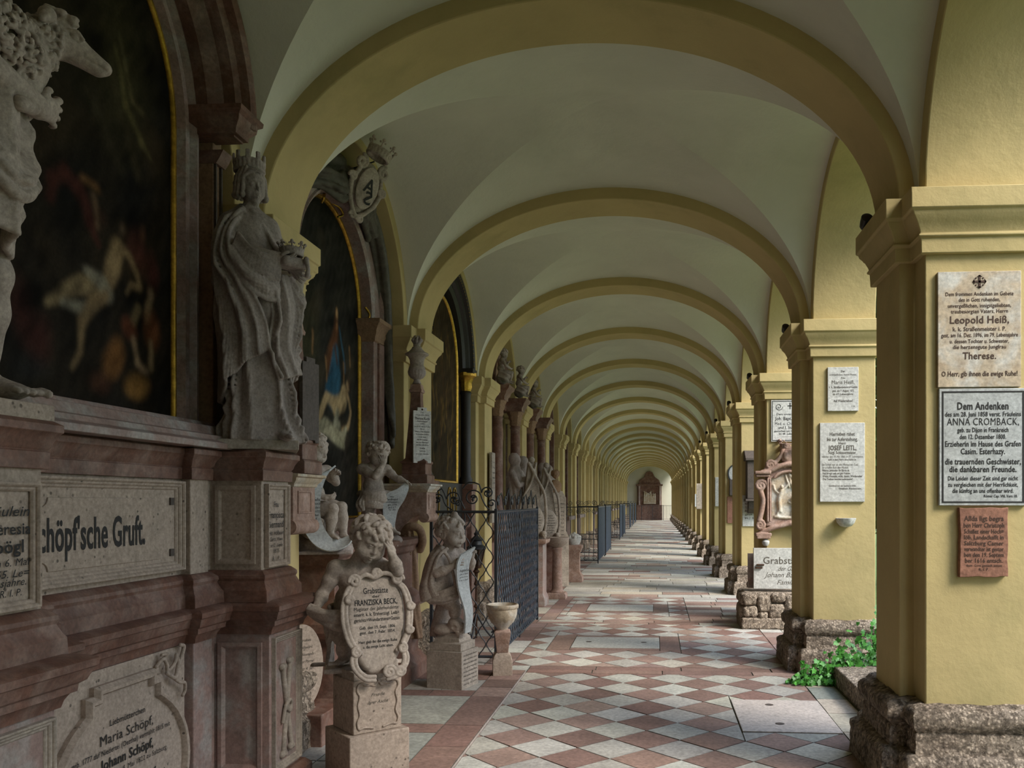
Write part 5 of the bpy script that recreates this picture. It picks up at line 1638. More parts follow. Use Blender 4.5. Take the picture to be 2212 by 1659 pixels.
for q in (-1, 1):
    for P, r in (([(-2.58, YC + q * .80, 3.0), (-2.53, YC + q * .82, 3.06), (-2.55, YC + q * .78, 3.12), (-2.53, YC + q * .80, 3.20), (-2.56, YC + q * .77, 3.26)], .010),
                 ([(-2.60, YC + q * .10, 3.95), (-2.56, YC + q * .16, 3.93), (-2.55, YC + q * .20, 3.89), (-2.58, YC + q * .17, 3.86)], .010)):
        part(MB().tube(bez(P, 5), [.010, .02, .012, .02, .014] * 5 if False else r, 8), 'gilt_scroll', M['gold'], A2, smooth=True, sharp=60)
# curtain: two long falls gathered in a knot at the top
s = SDF((-2.72, YC - 1.20, 1.95), (-2.26, YC + 1.20, 4.36), .0095)
for q in (-1, 1):
    X_ = lambda r, a, x: (x, YC + q * r * math.cos(R(a)), 3.12 + r * math.sin(R(a)))
    outer = [X_(1.10, 86, -2.60), X_(1.11, 62, -2.62), X_(1.12, 38, -2.63), X_(1.13, 14, -2.64), (-2.64, YC + q * 1.13, 2.85), (-2.62, YC + q * 1.15, 2.5), (-2.56, YC + q * 1.15, 2.2)]
    midl = [X_(1.12, 84, -2.46), X_(1.08, 60, -2.44), X_(1.08, 38, -2.44), X_(1.10, 14, -2.46), (-2.46, YC + q * 1.12, 2.85), (-2.44, YC + q * 1.14, 2.5), (-2.44, YC + q * 1.14, 2.05)]
    inner = [X_(.98, 82, -2.40), X_(1.00, 60, -2.48), X_(1.02, 38, -2.50), X_(1.04, 14, -2.52), (-2.50, YC + q * 1.08, 2.85), (-2.46, YC + q * 1.08, 2.55), (-2.42, YC + q * 1.08, 2.30)]
    sheet(s, [outer, midl, inner], 16, 34, .022, 4, .045, .012, .6 * q)
    sheet(s, [[(-2.42, YC + q * .05, 4.16), (-2.36, YC + q * .25, 4.02), (-2.40, YC + q * .48, 3.98), (-2.44, YC + q * .70, 3.93)],
              [(-2.44, YC + q * .03, 4.02), (-2.40, YC + q * .20, 3.86), (-2.46, YC + q * .42, 3.88), (-2.50, YC + q * .62, 3.82)]], 10, 14, .024, 3, .04, .014, 1.0)
s.ell((-2.46, YC, 4.10), (.12, .14, .10), None, .05)
s.bulge(lambda x, y, z: .003 * wav(x, y, z, 30))
s.mesh('carved_curtain', M['drape'], A2).location = -A2.location
# crowned shield hanging out over the passage
T = frame((.80, -.52, -.30), (.35, 0, 1))
Q = np.array((-2.29, 6.60, 4.02))
def W_(x, y, z): return Q + x * T[0] + y * T[1] + z * T[2]
s = SDF((-2.62, 6.25, 3.65), (-1.95, 6.95, 4.42), .0045)
s.ell(W_(0, -.02, 0), (.125, .035, .20), T, .01)
s.ell(W_(0, .03, 0), (.10, .02, .17), T, .01)
for q in (-1, 1):
    s.chain([W_(x, .01, z) for (x, _, z) in spiral((q * .11, 0, .17), .055, .012, PI / 2 if q > 0 else PI / 2, 1.4 * q)], .016, .006)
    s.chain([W_(q * .11, .01, .11), W_(q * .145, .01, .0), W_(q * .12, .01, -.10), W_(q * .06, .01, -.19), W_(0, .01, -.24)], [.018, .02, .02, .018, .02], .008)
    s.chain([W_(x, .01, z) for (x, _, z) in spiral((q * .04, 0, -.235), .03, .008, 0, 1.2 * q)], .012, .005)
    s.chain([W_(x, .02, z) for (x, _, z) in spiral((q * .15, 0, .03), .035, .008, 0, 1.3 * q)], .014, .005)
c = W_(0, .02, .26)
crown_sdf(s, c, .085, .11, 7, frame((.80, -.52, -.30), (.75, 0, 1)))
s.bulge(lambda x, y, z: .001 * wav(x, y, z, 90))
cr = s.mesh('crowned_shield', M['statue'], A2); cr.location = -A2.location
MT = Matrix(((T[0][0], -T[1][0], T[2][0], 0), (T[0][1], -T[1][1], T[2][1], 0), (T[0][2], -T[1][2], T[2][2], 0), (0, 0, 0, 1)))
text_mesh([('A', 0, .02, .11, .10, .02), ('S', -.02, -.07, .10, .07, .02)], M['ink'], cr, Matrix.Translation(Vector(W_(0, .053, 0))) @ MT, name='monogram')
part(MB().tube([(-2.5, YC + .05, 4.18), tuple(W_(0, .0, .22))], .006, 6), 'iron_rod', M['iron'], A2)
# wing brackets carrying the obelisks
for q in (-1, 1):
    yy = (4.66, 4.97) if q < 0 else (7.475, 7.785)
    arc = [(-2.28 + .24 * (1 - math.cos(PI / 2 * i / 10)), 1.15 + .28 * math.sin(PI / 2 * i / 10)) for i in range(11)]
    part(MB().prism([(-2.5, 1.05), (-2.28, 1.05)] + arc + [(-2.03, 1.43), (-2.03, 1.63), (-2.5, 1.63)], yy[0], yy[1], 'Y'), 'bracket', M['redpale'], A2, bevel=.003, sharp=20)
    pl_ = [(-2.5, yy[1]), (-2.03, yy[1]), (-2.03, yy[0]), (-2.5, yy[0])]
    part(MB().wrap([(0, 1.62), (.008, 1.625), (.012, 1.64), (.03, 1.66), (.035, 1.675), (.05, 1.68), (.05, 1.695), (0, 1.70)], pl_), 'bracket_cornice', M['tanmarble'], A2, bevel=.0015, sharp=25)
    mm = MB(); prof = [(r, z) for r, z in ((.0, -.0), (.045, 0))]
    mm.prism([(-2.055 + .048 * math.cos(2 * PI * i / 20), 1.395 + .045 * math.sin(2 * PI * i / 20)) for i in range(20)], yy[0] - .01, yy[1] + .01, 'Y')
    part(mm, 'console_scroll', M['redpale'], A2, smooth=True, sharp=50)
    part(MB().sweep([(0, 0), (0, .006), (.008, .006), (.012, 0)], rectpath(-2.03, yy[0] + .06, yy[1] - .06, 1.47, 1.60), XN, True), 'sunk_panel_border', M['redpale'], A2)
    part(MB().box(-2.5, -2.28, yy[0] + .03, yy[1] - .03, 0, 1.06), 'pier_of_bracket', M['redgrey'], A2, bevel=.006)
def sq(x, y, h): return [(x - h, y + h), (x + h, y + h), (x + h, y - h), (x - h, y - h)]
def obelisk(y, xo, label, plaque_label, tilt):
    t = thing('obelisk', label, 'obelisk', (xo, y, 1.70), group='obelisks with urns beside the curtained altar')
    P = sq(xo, y, .0)
    h = lambda o, z: (o, z)
    part(MB().wrap([(.130, 1.70), (.130, 1.77), (.122, 1.78), (.108, 1.785), (.108, 1.875), (.118, 1.885), (.118, 1.90), (.098, 1.915), (.085, 1.93), (.045, 2.46), (.045, 2.53)], sq(xo, y, .0001)), 'shaft', M['redmarble'], t, bevel=.003, sharp=20)
    part(MB().wrap([(.055, 2.53), (.058, 2.55), (.05, 2.565), (.045, 2.60), (.03, 2.61)], sq(xo, y, .0001)), 'urn_block', M['redpale'], t, bevel=.002)
    MB_ = MB().lathe([(.028, 2.605), (.040, 2.615), (.030, 2.635), (.028, 2.65), (.055, 2.665), (.074, 2.69), (.080, 2.72), (.074, 2.745)], (xo, y, 0), 48, rib=lambda a, z: 1 + (.07 * (abs(math.sin(8 * a)) - .5) if 2.66 < z < 2.74 else 0))
    part(MB_, 'urn_bowl', M['statue_dark'], t, smooth=True)
    part(MB().lathe([(.076, 2.745), (.070, 2.765), (.060, 2.78), (.066, 2.83), (.082, 2.86), (.105, 2.872), (.108, 2.882), (.095, 2.892), (.075, 2.90), (.048, 2.93), (.042, 2.945), (.03, 2.95), (.034, 2.965), (.026, 2.975), (0.02, 2.98)], (xo, y, 0), 32), 'urn', M['greystone'], t, smooth=True)
    s = SDF((xo - .07, y - .07, 2.95), (xo + .07, y + .07, 3.10), .0035)
    for i in range(7):
        a = i * .9
        s.chain([(xo + .02 * math.cos(a), y + .02 * math.sin(a), 2.975), (xo + .04 * math.cos(a + .4), y + .04 * math.sin(a + .4), 3.01), (xo + .022 * math.cos(a + .9), y + .022 * math.sin(a + .9), 3.05)], [.014, .014, .004], .006)
    o = s.mesh('urn_flame', M['statue_dark'], t); o.location = -t.location
    # hanging plaque
    rz = tilt
    q = thing('memorial_plaque', plaque_label, 'plaque', (xo, y, 1.88))
    m = MB()
    m.prism([(-.085, .0), (-.045, .0), (-.045, .015), (.045, .015), (.045, 0), (.085, 0), (.085, .47), (.045, .47), (.045, .50), (-.045, .50), (-.045, .47), (-.085, .47)], -.0, .022, 'Y')
    o = m.build('slab', M['whitemarble'], q, bevel=.002)
    q.rotation_euler = (0, 0, rz)
    off = Matrix.Rotation(rz, 3, 'Z') @ Vector((0, -.125, 0))
    q.location = Vector((xo, y, 1.885)) + off
    return t, q
ob2, pq = obelisk(YC + 1.02, -2.165, 'red marble obelisk with a stone urn right of the curtained altar, bearing a white plaque', 'narrow white marble plaque hung on the red obelisk', R(38))
text_mesh([('Der', 0, .455, .012, .03), ('unvergesslichen Mutter', 0, .432, .012, .13, .01, .3), ('Therese Fuchs', 0, .40, .022, .14, .015, .3), ('Postillonswitwe', 0, .375, .012, .10, .01, .3), ('welche', 0, .353, .010, .04),
           ('am 19. May 1861 im 57. Jahre', 0, .328, .012, .15, .01, .3), ('ihres', 0, .306, .010, .04, .01, .3), ('Alters zu früh entschlafen', 0, .282, .012, .14, .01, .3), ('Mit kindlichem Wehmut', 0, .258, .012, .13, .01, .3), ('in der Seele,', 0, .234, .012, .07, .01, .3), ('der Verewigung', 0, .210, .012, .10, .01, .3),
           ('und des Erbarmens', 0, .186, .012, .12, .01, .3), ('dankbar kindliche', 0, .162, .012, .12, .01, .3), ('Liebe', 0, .134, .016, .05, .01, .3), ('Salzburg', 0, .108, .010, .06, .01, .3), ('am ewigen Gedenken', 0, .082, .010, .12, .01, .3)], M['ink'], pq, Matrix.Translation((0, -.0012, 0)))
MB().lathe([(.0, 0), (.009, 0), (.007, .004), (0, .005)], (0, 0, 0), 10).tf(Matrix.Translation((0, -.0, .482)) @ Matrix.Rotation(PI / 2, 4, 'X')).build('screw', M['rust'], pq)
ob1, pq1 = obelisk(4.90, -2.14, 'red marble obelisk with a stone urn left of the curtained altar, behind the crowned statue', 'plaque seen edge-on left of the painting, shade put into its dark colour', R(80))
pq1.children[0].data = pq1.children[0].data.copy(); pq1.children[0].data.materials[0] = M['darkstone']  # plaque stands in shade; the dark stone puts that shade into its colour

# ------------------------------------------------------------------ the two putti on the second altar
t, o = statue('putto_statue', 'stone putto reading a long inscribed scroll, seated left of the painting', 'statue', (-2.20, 5.45, 1.21), R(20), putto_reader(None), M['statue'], 'putto', group='putti of the curtained altar')
o.location.z = .06
s = SDF((-.24, -.20, -.02), (.28, .22, .26), .007)
s.ell((.0, .02, .05), (.19, .15, .10), None, .03).ell((.14, -.04, .03), (.11, .10, .06), None, .03).ell((-.12, .04, .08), (.09, .10, .12), None, .04)
s.box((.02, .0, -.01), (.22, .16, .02), None, .01, .01)
s.bulge(lambda x, y, z: .010 * wav(x, y, z, 30) + .004 * wav(x, y, z, 80))
s.mesh('rock_base', M['statue_dark'], t)
def scroll_part(name, pts, wv, mat, root, th=.012):
    """ribbon of stone: centre line pts, half-width vectors wv"""
    P = bezc(pts, 40); Wd = bezc(wv, 40)
    m = MB(); vs = []; fs = []
    for i, (p, w) in enumerate(zip(P, Wd)):
        d = P[min(i + 1, 40)] - P[max(i - 1, 0)]
        n = unit(np.cross(d, w)) * th / 2
        for a in (-1, -.5, 0, .5, 1): vs.append(tuple(p + w * a + n * (1 + .0 * a)))
        for a in (1, .5, 0, -.5, -1): vs.append(tuple(p + w * a - n))
    for i in range(40):
        for k in range(10): fs.append((i * 10 + k, i * 10 + (k + 1) % 10, i * 10 + 10 + (k + 1) % 10, i * 10 + 10 + k))
    fs += [tuple(range(10)), tuple(len(vs) - 10 + k for k in range(10))[::-1]]
    m.add(vs, fs)
    return m.build(name, mat, root, smooth=True, sharp=40)
sc_ = scroll_part('scroll', [(.10, -.10, .62), (.02, -.15, .56), (-.045, -.22, .42), (-.05, -.235, .25), (.02, -.21, .10), (.11, -.19, .055), (.21, -.14, .085), (.26, -.10, .14)],
            [(.02, .05, .02), (.045, .04, .02), (.065, .02, .0), (.072, .01, 0), (.06, .025, .02), (.03, .045, .04), (.0, .055, .03), (0, .05, 0)], M['greymarble'], t)
mt_ = Matrix.Translation((-.048, -.243, .30)) @ Matrix.Rotation(R(4), 4, 'Z') @ Matrix.Rotation(R(-2), 4, 'X')
text_mesh([('Herrn', 0, .125, .016, .05, .01, .3), ('Cyprian Fuchs', 0, .09, .022, .13, .02, .2), ('bürgerl. Handels', 0, .06, .015, .13, .012, .2), ('geboren zu Salz', 0, .032, .015, .13, .012, .2), ('burg 13 Sept 1773', 0, .004, .014, .13, .012, .2), ('und verstorben', 0, -.022, .014, .11, .012, .2), ('Sterbetag d.', 0, -.048, .015, .09, .012, .2), ('7. Juli', 0, -.076, .013, .05, .012, .2)], M['ink'], sc_, mt_)
t.scale = (.88,) * 3
t, o = statue('putto_statue', 'stone putto standing with a hand over his eyes, right of the painting', 'statue', (-2.23, 6.74, 1.20), R(16), putto_weeper(None), M['statue'], 'putto', group='putti of the curtained altar')
o.location.z = .08
s = SDF((-.20, -.20, -.03), (.26, .20, .18), .006)
s.ell((-.03, .0, .04), (.16, .13, .075), None, .02).ell((.14, -.02, .03), (.08, .07, .05), None, .02)
for i in range(16): s.chain(bez([(-.17 + .01 * i, -.02, .06), (-.10 + .012 * i, -.12 + .003 * i, .06), (.0 + .01 * i, -.10, .02)], 4), .010, .006)
s.box((.0, .0, -.015), (.18, .14, .015), None, .01, .01)
s.mesh('wavy_base', M['statue_dark'], t)
sc_ = scroll_part('scroll', [(.245, -.06, .56), (.22, -.07, .50), (.15, -.09, .42), (.11, -.09, .30), (.10, -.07, .15), (.06, -.05, .10)],
            [(.02, .04, .02), (.05, .03, .0), (.085, .02, -.02), (.065, .03, 0), (.04, .03, 0), (.03, .03, 0)], M['greymarble'], t)
t.scale = (.88,) * 3
text_mesh([('Hier', 0, .08, .014, .04, .01, .2), ('Ferdinand', 0, .055, .018, .10, .02, .2), ('von Kleinmayrn', 0, .03, .014, .11, .012, .2), ('geb. 1774', 0, .006, .013, .08, .012, .2), ('gest. d. 7.', 0, -.018, .013, .07, .012, .2), ('Mai 1803', 0, -.04, .013, .06, .012, .2)], M['ink'], sc_, Matrix.Translation((.128, -.108, .35)) @ Matrix.Rotation(R(8), 4, 'Z'))

# carved shroud with a skull under the right bracket
t = thing('shroud_relief', 'brown carved shroud with a skull hanging behind the grieving putto', 'relief', (-2.16, 7.36, .30))
s = SDF((-2.30, 7.18, .30), (-1.98, 7.62, 1.36), .006)
sheet(s, [[(-2.16, 7.22, 1.22), (-2.18, 7.22, .9), (-2.16, 7.22, .55), (-2.12, 7.22, .36)], [(-2.10, 7.26, 1.30), (-2.07, 7.28, .95), (-2.05, 7.28, .6), (-2.02, 7.28, .36)], [(-2.18, 7.36, 1.28), (-2.14, 7.38, .95), (-2.12, 7.38, .6), (-2.10, 7.38, .36)], [(-2.26, 7.5, 1.10), (-2.24, 7.5, .8), (-2.22, 7.5, .4)]], 26, 18, .013, 8, .026, .008)
s.chain(bez([(-2.2, 7.30, 1.24), (-2.12, 7.24, 1.32), (-2.04, 7.26, 1.30), (-2.02, 7.30, 1.20), (-2.05, 7.33, 1.12)], 5), .035, .02)
skull_sdf(s, (-2.13, 7.23, 1.16), frame((.45, -.85, -.2)), .15)
o = s.mesh('shroud', M['brownstone'], t); o.location = -t.location

# oval slab leaning in the dark gap
t = thing('oval_tablet', 'small oval inscribed stone tablet leaning in the dark gap behind the first altar', 'tablet', (-2.24, 5.26, .22), R(52))
m = MB(); m.prism([(.145 * math.cos(2 * PI * i / 36), .27 + .27 * math.sin(2 * PI * i / 36)) for i in range(36)], -.02, .02, 'Y')
o = m.build('tablet', M['palestone'], t, bevel=.003)
text_mesh([(w, 0, .44 - .045 * i, .018, .10 + .06 * math.sin(PI * (i + 1) / 9), .01, .3) for i, w in enumerate(['Hier ruhet', 'Der Hochwürd.', 'Herr Joseph', 'gewesener Pfarrer', 'gest. den 4. Jan.', 'im 61. Jahre', 'seines Alters', 'R. I. P.'])], M['inksoft'], o, Matrix.Translation((0, -.0215, 0)))
m = MB(); m.box(-2.33, -2.05, 5.12, 5.44, 0, .22)
tag(m.build('plinth_block', M['redmarble'], None, bevel=.006), 'low red marble block under the oval tablet', 'stone block')

# ================================================================== FREE-STANDING GRAVE FIGURES
# ---- weeping putto with the big cartouche
t = thing('grave_monument', 'weeping child leaning on a scrolled inscription shield on a square stone pedestal', 'monument', (-1.605, 4.66, .017), R(18))
brz = R(26)
def blk(z0, z1, hx, hy, prof=None):
    m = MB()
    P = [(-hx, hy), (hx, hy), (hx, -hy), (-hx, -hy)]
    m.wrap(prof or [(0, z0), (0, z1)], P)
    return m.tf(Matrix.Rotation(brz, 4, 'Z'))
blk(0, .265, .175, .165).build('lower_block', M['palestone'], t, bevel=.006)
bp = blk(.265, .555, .142, .135).build('pedestal', M['palestone'], t, bevel=.006)
blk(0, 0, .125, .12, [(0, .55), (.012, .555), (.012, .60), (0, .605)]).build('pedestal_top', M['greystone'], t, bevel=.003)
s = SDF((-.15, -.16, .27), (.15, -.11, .56), .0035)
def rr(pts): return [np.array((x, -.138, z)) for x, z in pts]
for q in (-1, 1):
    s.chain(bez(rr([(q * .02, .535), (q * .07, .525), (q * .09, .54), (q * .115, .53), (q * .12, .50), (q * .105, .47), (q * .115, .42), (q * .105, .37), (q * .12, .33), (q * .11, .295), (q * .08, .30), (q * .03, .29)]), 4), .0065, .005)
    s.chain(bez(rr([(0, .545), (q * .02, .52), (q * .04, .525)]), 4), .006, .004)
o = s.mesh('carved_border', M['palestone'], bp); o.rotation_euler.z = brz
text_mesh([('Friede', 0, .02, .018, .08, .01, .3), ('ihrer Asche', 0, -.02, .018, .12, .01, .3)], M['inksoft'], bp, Matrix.Rotation(brz, 4, 'Z') @ Matrix.Translation((0, -.1365, .45)))
o = putto_beck(None).mesh('putto', M['statue'], t)
# cartouche
ct = Matrix.Translation((.070, -.165, .565)) @ Matrix.Rotation(R(20), 4, 'Z') @ Matrix.Rotation(R(-8), 4, 'X')
s = SDF((-.24, -.07, -.05), (.24, .09, .68), .0034)
rows = [(.04, .04), (.08, .08), (.16, .122), (.26, .145), (.36, .150), (.44, .142), (.50, .12), (.54, .09)]
for i in range(22):
    z = .05 + .48 * i / 21
    w = np.interp(z, [r[0] for r in rows], [r[1] for r in rows])
    s.cap((-w + .01, .026, z), (w - .01, .026, z), .026, .026, .010)
for q in (-1, 1):
    for dx, r in ((0, .012), (.021, .0105)):
        s.chain(bez([(q * (.095 + dx), -.004, .520), (q * (.140 + dx), -.010, .485), (q * (.168 + dx), -.012, .41), (q * (.172 + dx), -.012, .32), (q * (.155 + dx), -.012, .23), (q * (.122 + dx), -.010, .165), (q * (.100 + dx), -.008, .14)], 7), r, .005)
        s.chain(bez([(q * (.115 + dx), -.012, .155), (q * (.135 + dx), -.018, .11), (q * (.125 + dx), -.022, .06), (q * (.085 + dx * .4), -.022, .020 - dx * .8), (q * .035, -.020, .012 - dx)], 7), r, .005)
    s.chain([(x, -.020, z) for (x, _, z) in spiral((q * .120, 0, .530), .034, .008, PI if q < 0 else 0, 1.6 * q, 22)], .010, .003)
    s.chain([(x, -.024, z) for (x, _, z) in spiral((q * .128, 0, .150), .026, .006, PI / 2, 1.5 * -q, 20)], .010, .003)
for (x, z, r, q) in ((.045, .030, .036, 1), (.105, .030, .028, -1), (-.155, .43, .022, 1), (.185, .38, .020, -1), (.172, .25, .020, -1)):
    s.chain([(xx, -.026, zz) for (xx, _, zz) in spiral((x, 0, z), r, .007, 0, 1.6 * q, 20)], .011, .003)
s.chain(bez([(-.10, -.01, .540), (-.06, -.018, .562), (-.01, -.018, .545), (.04, -.018, .565), (.09, -.018, .555), (.12, -.018, .53)], 6), .013, .005)
s.chain([(x, -.022, z) for (x, _, z) in spiral((.0, 0, .565), .026, .007, 0, 1.6, 20)], .010, .003)
cart = s.mesh('cartouche', M['statue'], t); cart.matrix_local = ct
text_mesh([('Grabstätte', 0, .475, .032, .14, .012), ('der', 0, .443, .014, .045, .015), ('FRANZISKA BECK,', 0, .412, .030, .24, .03), ('Magister der Jahrhunderte', 0, .378, .020, .25, .015), ('emerit. k. k. Erzherzogl. Leib=', 0, .348, .019, .255, .015), ('gerichts=Wundarztens=Gattin', 0, .318, .019, .255, .015),
           ('Geb. den 19. Sept. 1806', 0, .276, .017, .20, .015), ('gest. den 7. Febr. 1854.', 0, .250, .017, .20, .015), ('Herr gieb ihr die ewige Ruhe', 0, .200, .017, .215, .015), ('u. das ewige Licht amen.', 0, .173, .016, .17, .015)],
          M['ink'], cart, Matrix.Translation((0, -.0018, 0)))

# ---- boy with the scroll and the skull
t = thing('grave_monument', 'small boy statue holding a long scroll, foot on a skull, on stepped blocks', 'monument', (-1.665, 6.93, .017), R(14))
M1 = Matrix.Rotation(R(-28), 4, 'Z')
bb = MB().wrap([(0, 0), (0, .31)], [(-.16, .15), (.16, .15), (.16, -.15), (-.16, -.15)]).tf(M1).build('lower_block', M['greystone'], t, bevel=.006)
MB().wrap([(0, .31), (0, .37), (-.012, .375), (-.025, .38), (-.03, .41), (-.045, .42), (-.045, .45)], [(-.14, .13), (.14, .13), (.14, -.13), (-.14, -.13)]).tf(M1).build('steps', M['greystone'], t, bevel=.003)
side = Matrix.Rotation(R(-28 + 90), 4, 'Z')
text_mesh([(w, 0, .275 - .033 * i, .016, .24, .01) for i, w in enumerate(['Ein Blümchen Blume', 'sank ins frühe Grab.', 'Was du hier blühen sahst', 'fällt wie ein Morgenthau', 'und die verwelkte Blume', 'blüht droben wieder auf', 'in Gottes Garten', 'ewig schön'])],
          M['inksoft'], bb, Matrix.Rotation(R(-28), 4, 'Z') @ Matrix.Translation((.1612, 0, 0)) @ Matrix.Rotation(R(90), 4, 'Z'))
o = putto_scroll(None).mesh('boy', M['statue'], t)
sc_ = scroll_part('scroll', [(.135, -.12, 1.13), (.10, -.15, 1.08), (.075, -.17, .98), (.085, -.17, .82), (.12, -.16, .66), (.125, -.15, .55), (.115, -.15, .46)],
                  [(.045, .06, .02), (.05, .07, .0), (.05, .075, 0), (.045, .08, 0), (.035, .065, 0), (.03, .05, 0), (.025, .04, 0)], M['greymarble'], t, .014)
mt_ = Matrix.Translation((.0815, -.177, .84)) @ Matrix.Rotation(R(60), 4, 'Z') @ Matrix.Rotation(R(6), 4, 'X')
text_mesh([('Auguste Kas', 0, .13, .020, .15, .02), ('geb. d. Sonnt.', 0, .10, .014, .13, .012), ('gestorb. 13 Nov.', 0, .075, .013, .14, .012), ('d. am 12. April', 0, .05, .013, .14, .012), ('Unserer Lieb', 0, .0, .015, .12, .015), ('Kind', 0, -.035, .015, .06, .015)], M['ink'], sc_, mt_)
s = SDF((-.16, -.24, .40), (.16, .06, .64), .0042)
skull_sdf(s, (.035, -.085, .495), frame((.72, -.60, -.30)), .155)
s.ell((-.06, .0, .47), (.10, .10, .05), None, .03)
s.mesh('skull', M['statue'], t)

# ---- holy-water font beside the grille
t = thing('water_font', 'carved stone bowl on a red marble baluster foot beside the iron grille', 'font', (-1.34, 7.42, 0), R(12))
MB().wrap([(0, 0), (0, .15), (-.012, .19), (-.032, .215)], [(-.085, .085), (.085, .085), (.085, -.085), (-.085, -.085)]).build('foot', M['palestone'], t, bevel=.004)
MB().wrap([(-.004, .215), (.0, .22), (.018, .37), (.022, .40), (.010, .41), (-.008, .415)], [(-.05, .05), (.05, .05), (.05, -.05), (-.05, -.05)]).build('baluster', M['redpale'], t, bevel=.004)
MB().lathe([(.0, .41), (.045, .412), (.05, .425), (.065, .445), (.10, .48), (.125, .53), (.132, .58), (.130, .595), (.142, .605), (.144, .625), (.140, .635), (.128, .637), (.118, .61), (.09, .55), (.0, .52)], (0, 0, 0), 64,
           rib=lambda a, z: 1 + (.06 * (abs(math.sin(4 * a)) ** .6 - .6) * math.sin(PI * min(1, max(0, (z - .43) / .16))) if z < .6 else 0)).build('bowl', M['tanmarble'], t, smooth=True, sharp=50)

# ================================================================== WROUGHT IRON GRILLES
def frame_xy(o, d):
    """local (s along, z) -> world for a panel starting at o running along d"""
    return lambda s_, z, off=0: (o[0] + d[0] * s_ - d[1] * off, o[1] + d[1] * s_ + d[0] * off, z)
def wavy_panel(root, o, d, L, z0, z1, mat, sp=.17, per=.235, r=.0055, extra=False):
    n = max(2, round(L / sp)); sp = L / n
    f = frame_xy(o, d)
    N = int((z1 - z0) / per * 12)
    for k in range(n):
        for q in (-1, 1):
            pts = []
            for i in range(N + 1):
                z = z0 + (z1 - z0) * i / N
                ph = 2 * PI * (z - z0) / per
                w = math.cos(ph); w = math.copysign(abs(w) ** .55, w) * .85 + .15 * math.cos(3 * ph)
                pts.append(f(sp * (k + .5) + q * (sp * .25 + w * sp * .235), z))
            part(MB().tube(pts, r, 5), 'wavy_bar', mat, root, smooth=True, sharp=80)
def post(root, x, y, z0, z1, h, mat, name='post'):
    part(MB().obox((x, y, (z0 + z1) / 2), h, h, (z1 - z0) / 2), name, mat, root, bevel=.002)
def bar(root, a, b, r, mat, name='rail', n=4):
    part(MB().tube([a, b], r, n), name, mat, root)
def volute(root, f, cx, cz, r, a0, turns, tail, mat, rr=.007):
    pts = [f(x, z) for (x, _, z) in spiral((cx, 0, cz), r, r * .18, a0, turns, 22)][::-1]
    pts += [f(*p) for p in tail]
    part(MB().tube(bez(pts, 2), rr, 6), 'scroll', mat, root, smooth=True, sharp=80)
def leafy(root, f, cx, cz, r, mat):
    s_ = MB()
    for k in range(3):
        a = k * 2.1 + .4
        p0 = f(cx, cz); p1 = f(cx + r * math.cos(a), cz + r * math.sin(a), .01)
        s_.tube([p0, tuple((np.array(p0) + np.array(p1)) / 2 + v3(0, 0, .006)), p1], [.006, .014, .003], 6)
    part(s_, 'iron_leaf', mat, root, smooth=True, sharp=80)

G1 = thing('iron_grille', 'black wrought iron grille of wavy bars with scrolled top enclosing the gilded altar', 'grille', (-1.50, 8.0, 0), group='iron grilles before the tombs')
XF, YF0, YF1 = -1.50, 7.97, 10.80
for (x, y) in ((XF, YF0), (XF, YF1), (-2.12, YF0)): post(G1, x, y, .03, 1.47, .014, M['iron'])
post(G1, -1.80, YF0, .05, 1.45, .007, M['iron'], 'upright')
post(G1, XF, 9.38, .03, 1.45, .008, M['iron'], 'upright')
for z in (.07, 1.44):
    bar(G1, (-2.16, YF0, z), (XF, YF0, z), .013, M['iron']); bar(G1, (XF, YF0, z), (XF, YF1, z), .013, M['ironblue'])
wavy_panel(G1, (-2.12, YF0), (1, 0), .60, .07, 1.44, M['iron'], .155, .235, .006)
wavy_panel(G1, (XF, YF0), (0, 1), YF1 - YF0, .07, 1.44, M['ironblue'], .115, .20, .0062)
for k in range(2, 18, 2): post(G1, XF, YF0 + k * (YF1 - YF0) / 18, .07, 1.44, .004, M['iron'], 'upright')
f = frame_xy((-2.16, YF0), (1, 0))
for (cx, cz, r, a0, tn, tail) in ((.10, 1.56, .055, 0, 1.4, [(.18, 1.50), (.24, 1.46)]), (.26, 1.56, .075, PI, -1.4, [(.14, 1.66), (.06, 1.60)]), (.44, 1.57, .085, 0, 1.5, [(.56, 1.50), (.60, 1.46)]), (.30, 1.52, .035, 0, 1.2, [(.36, 1.47)]),
                                  (.58, 1.62, .06, PI, -1.5, [(.50, 1.70), (.40, 1.72), (.34, 1.66)]), (.62, 1.52, .04, 0, 1.2, [(.66, 1.47)])):
    volute(G1, f, cx, cz, r, a0, tn, tail, M['iron'])
for (cx, cz) in ((.10, 1.56), (.26, 1.56), (.44, 1.57), (.58, 1.62)): leafy(G1, f, cx, cz, .035, M['iron'])
f = frame_xy((XF, YF0), (0, 1))
for k in range(7):
    s0 = .12 + k * .40
    volute(G1, f, s0, 1.54, .06, 0 if k % 2 else PI, 1.4 if k % 2 else -1.4, [(s0 + .17, 1.62 + .05 * (k % 2)), (s0 + .30, 1.46)], M['iron'])
    leafy(G1, f, s0, 1.54, .04, M['iron'])
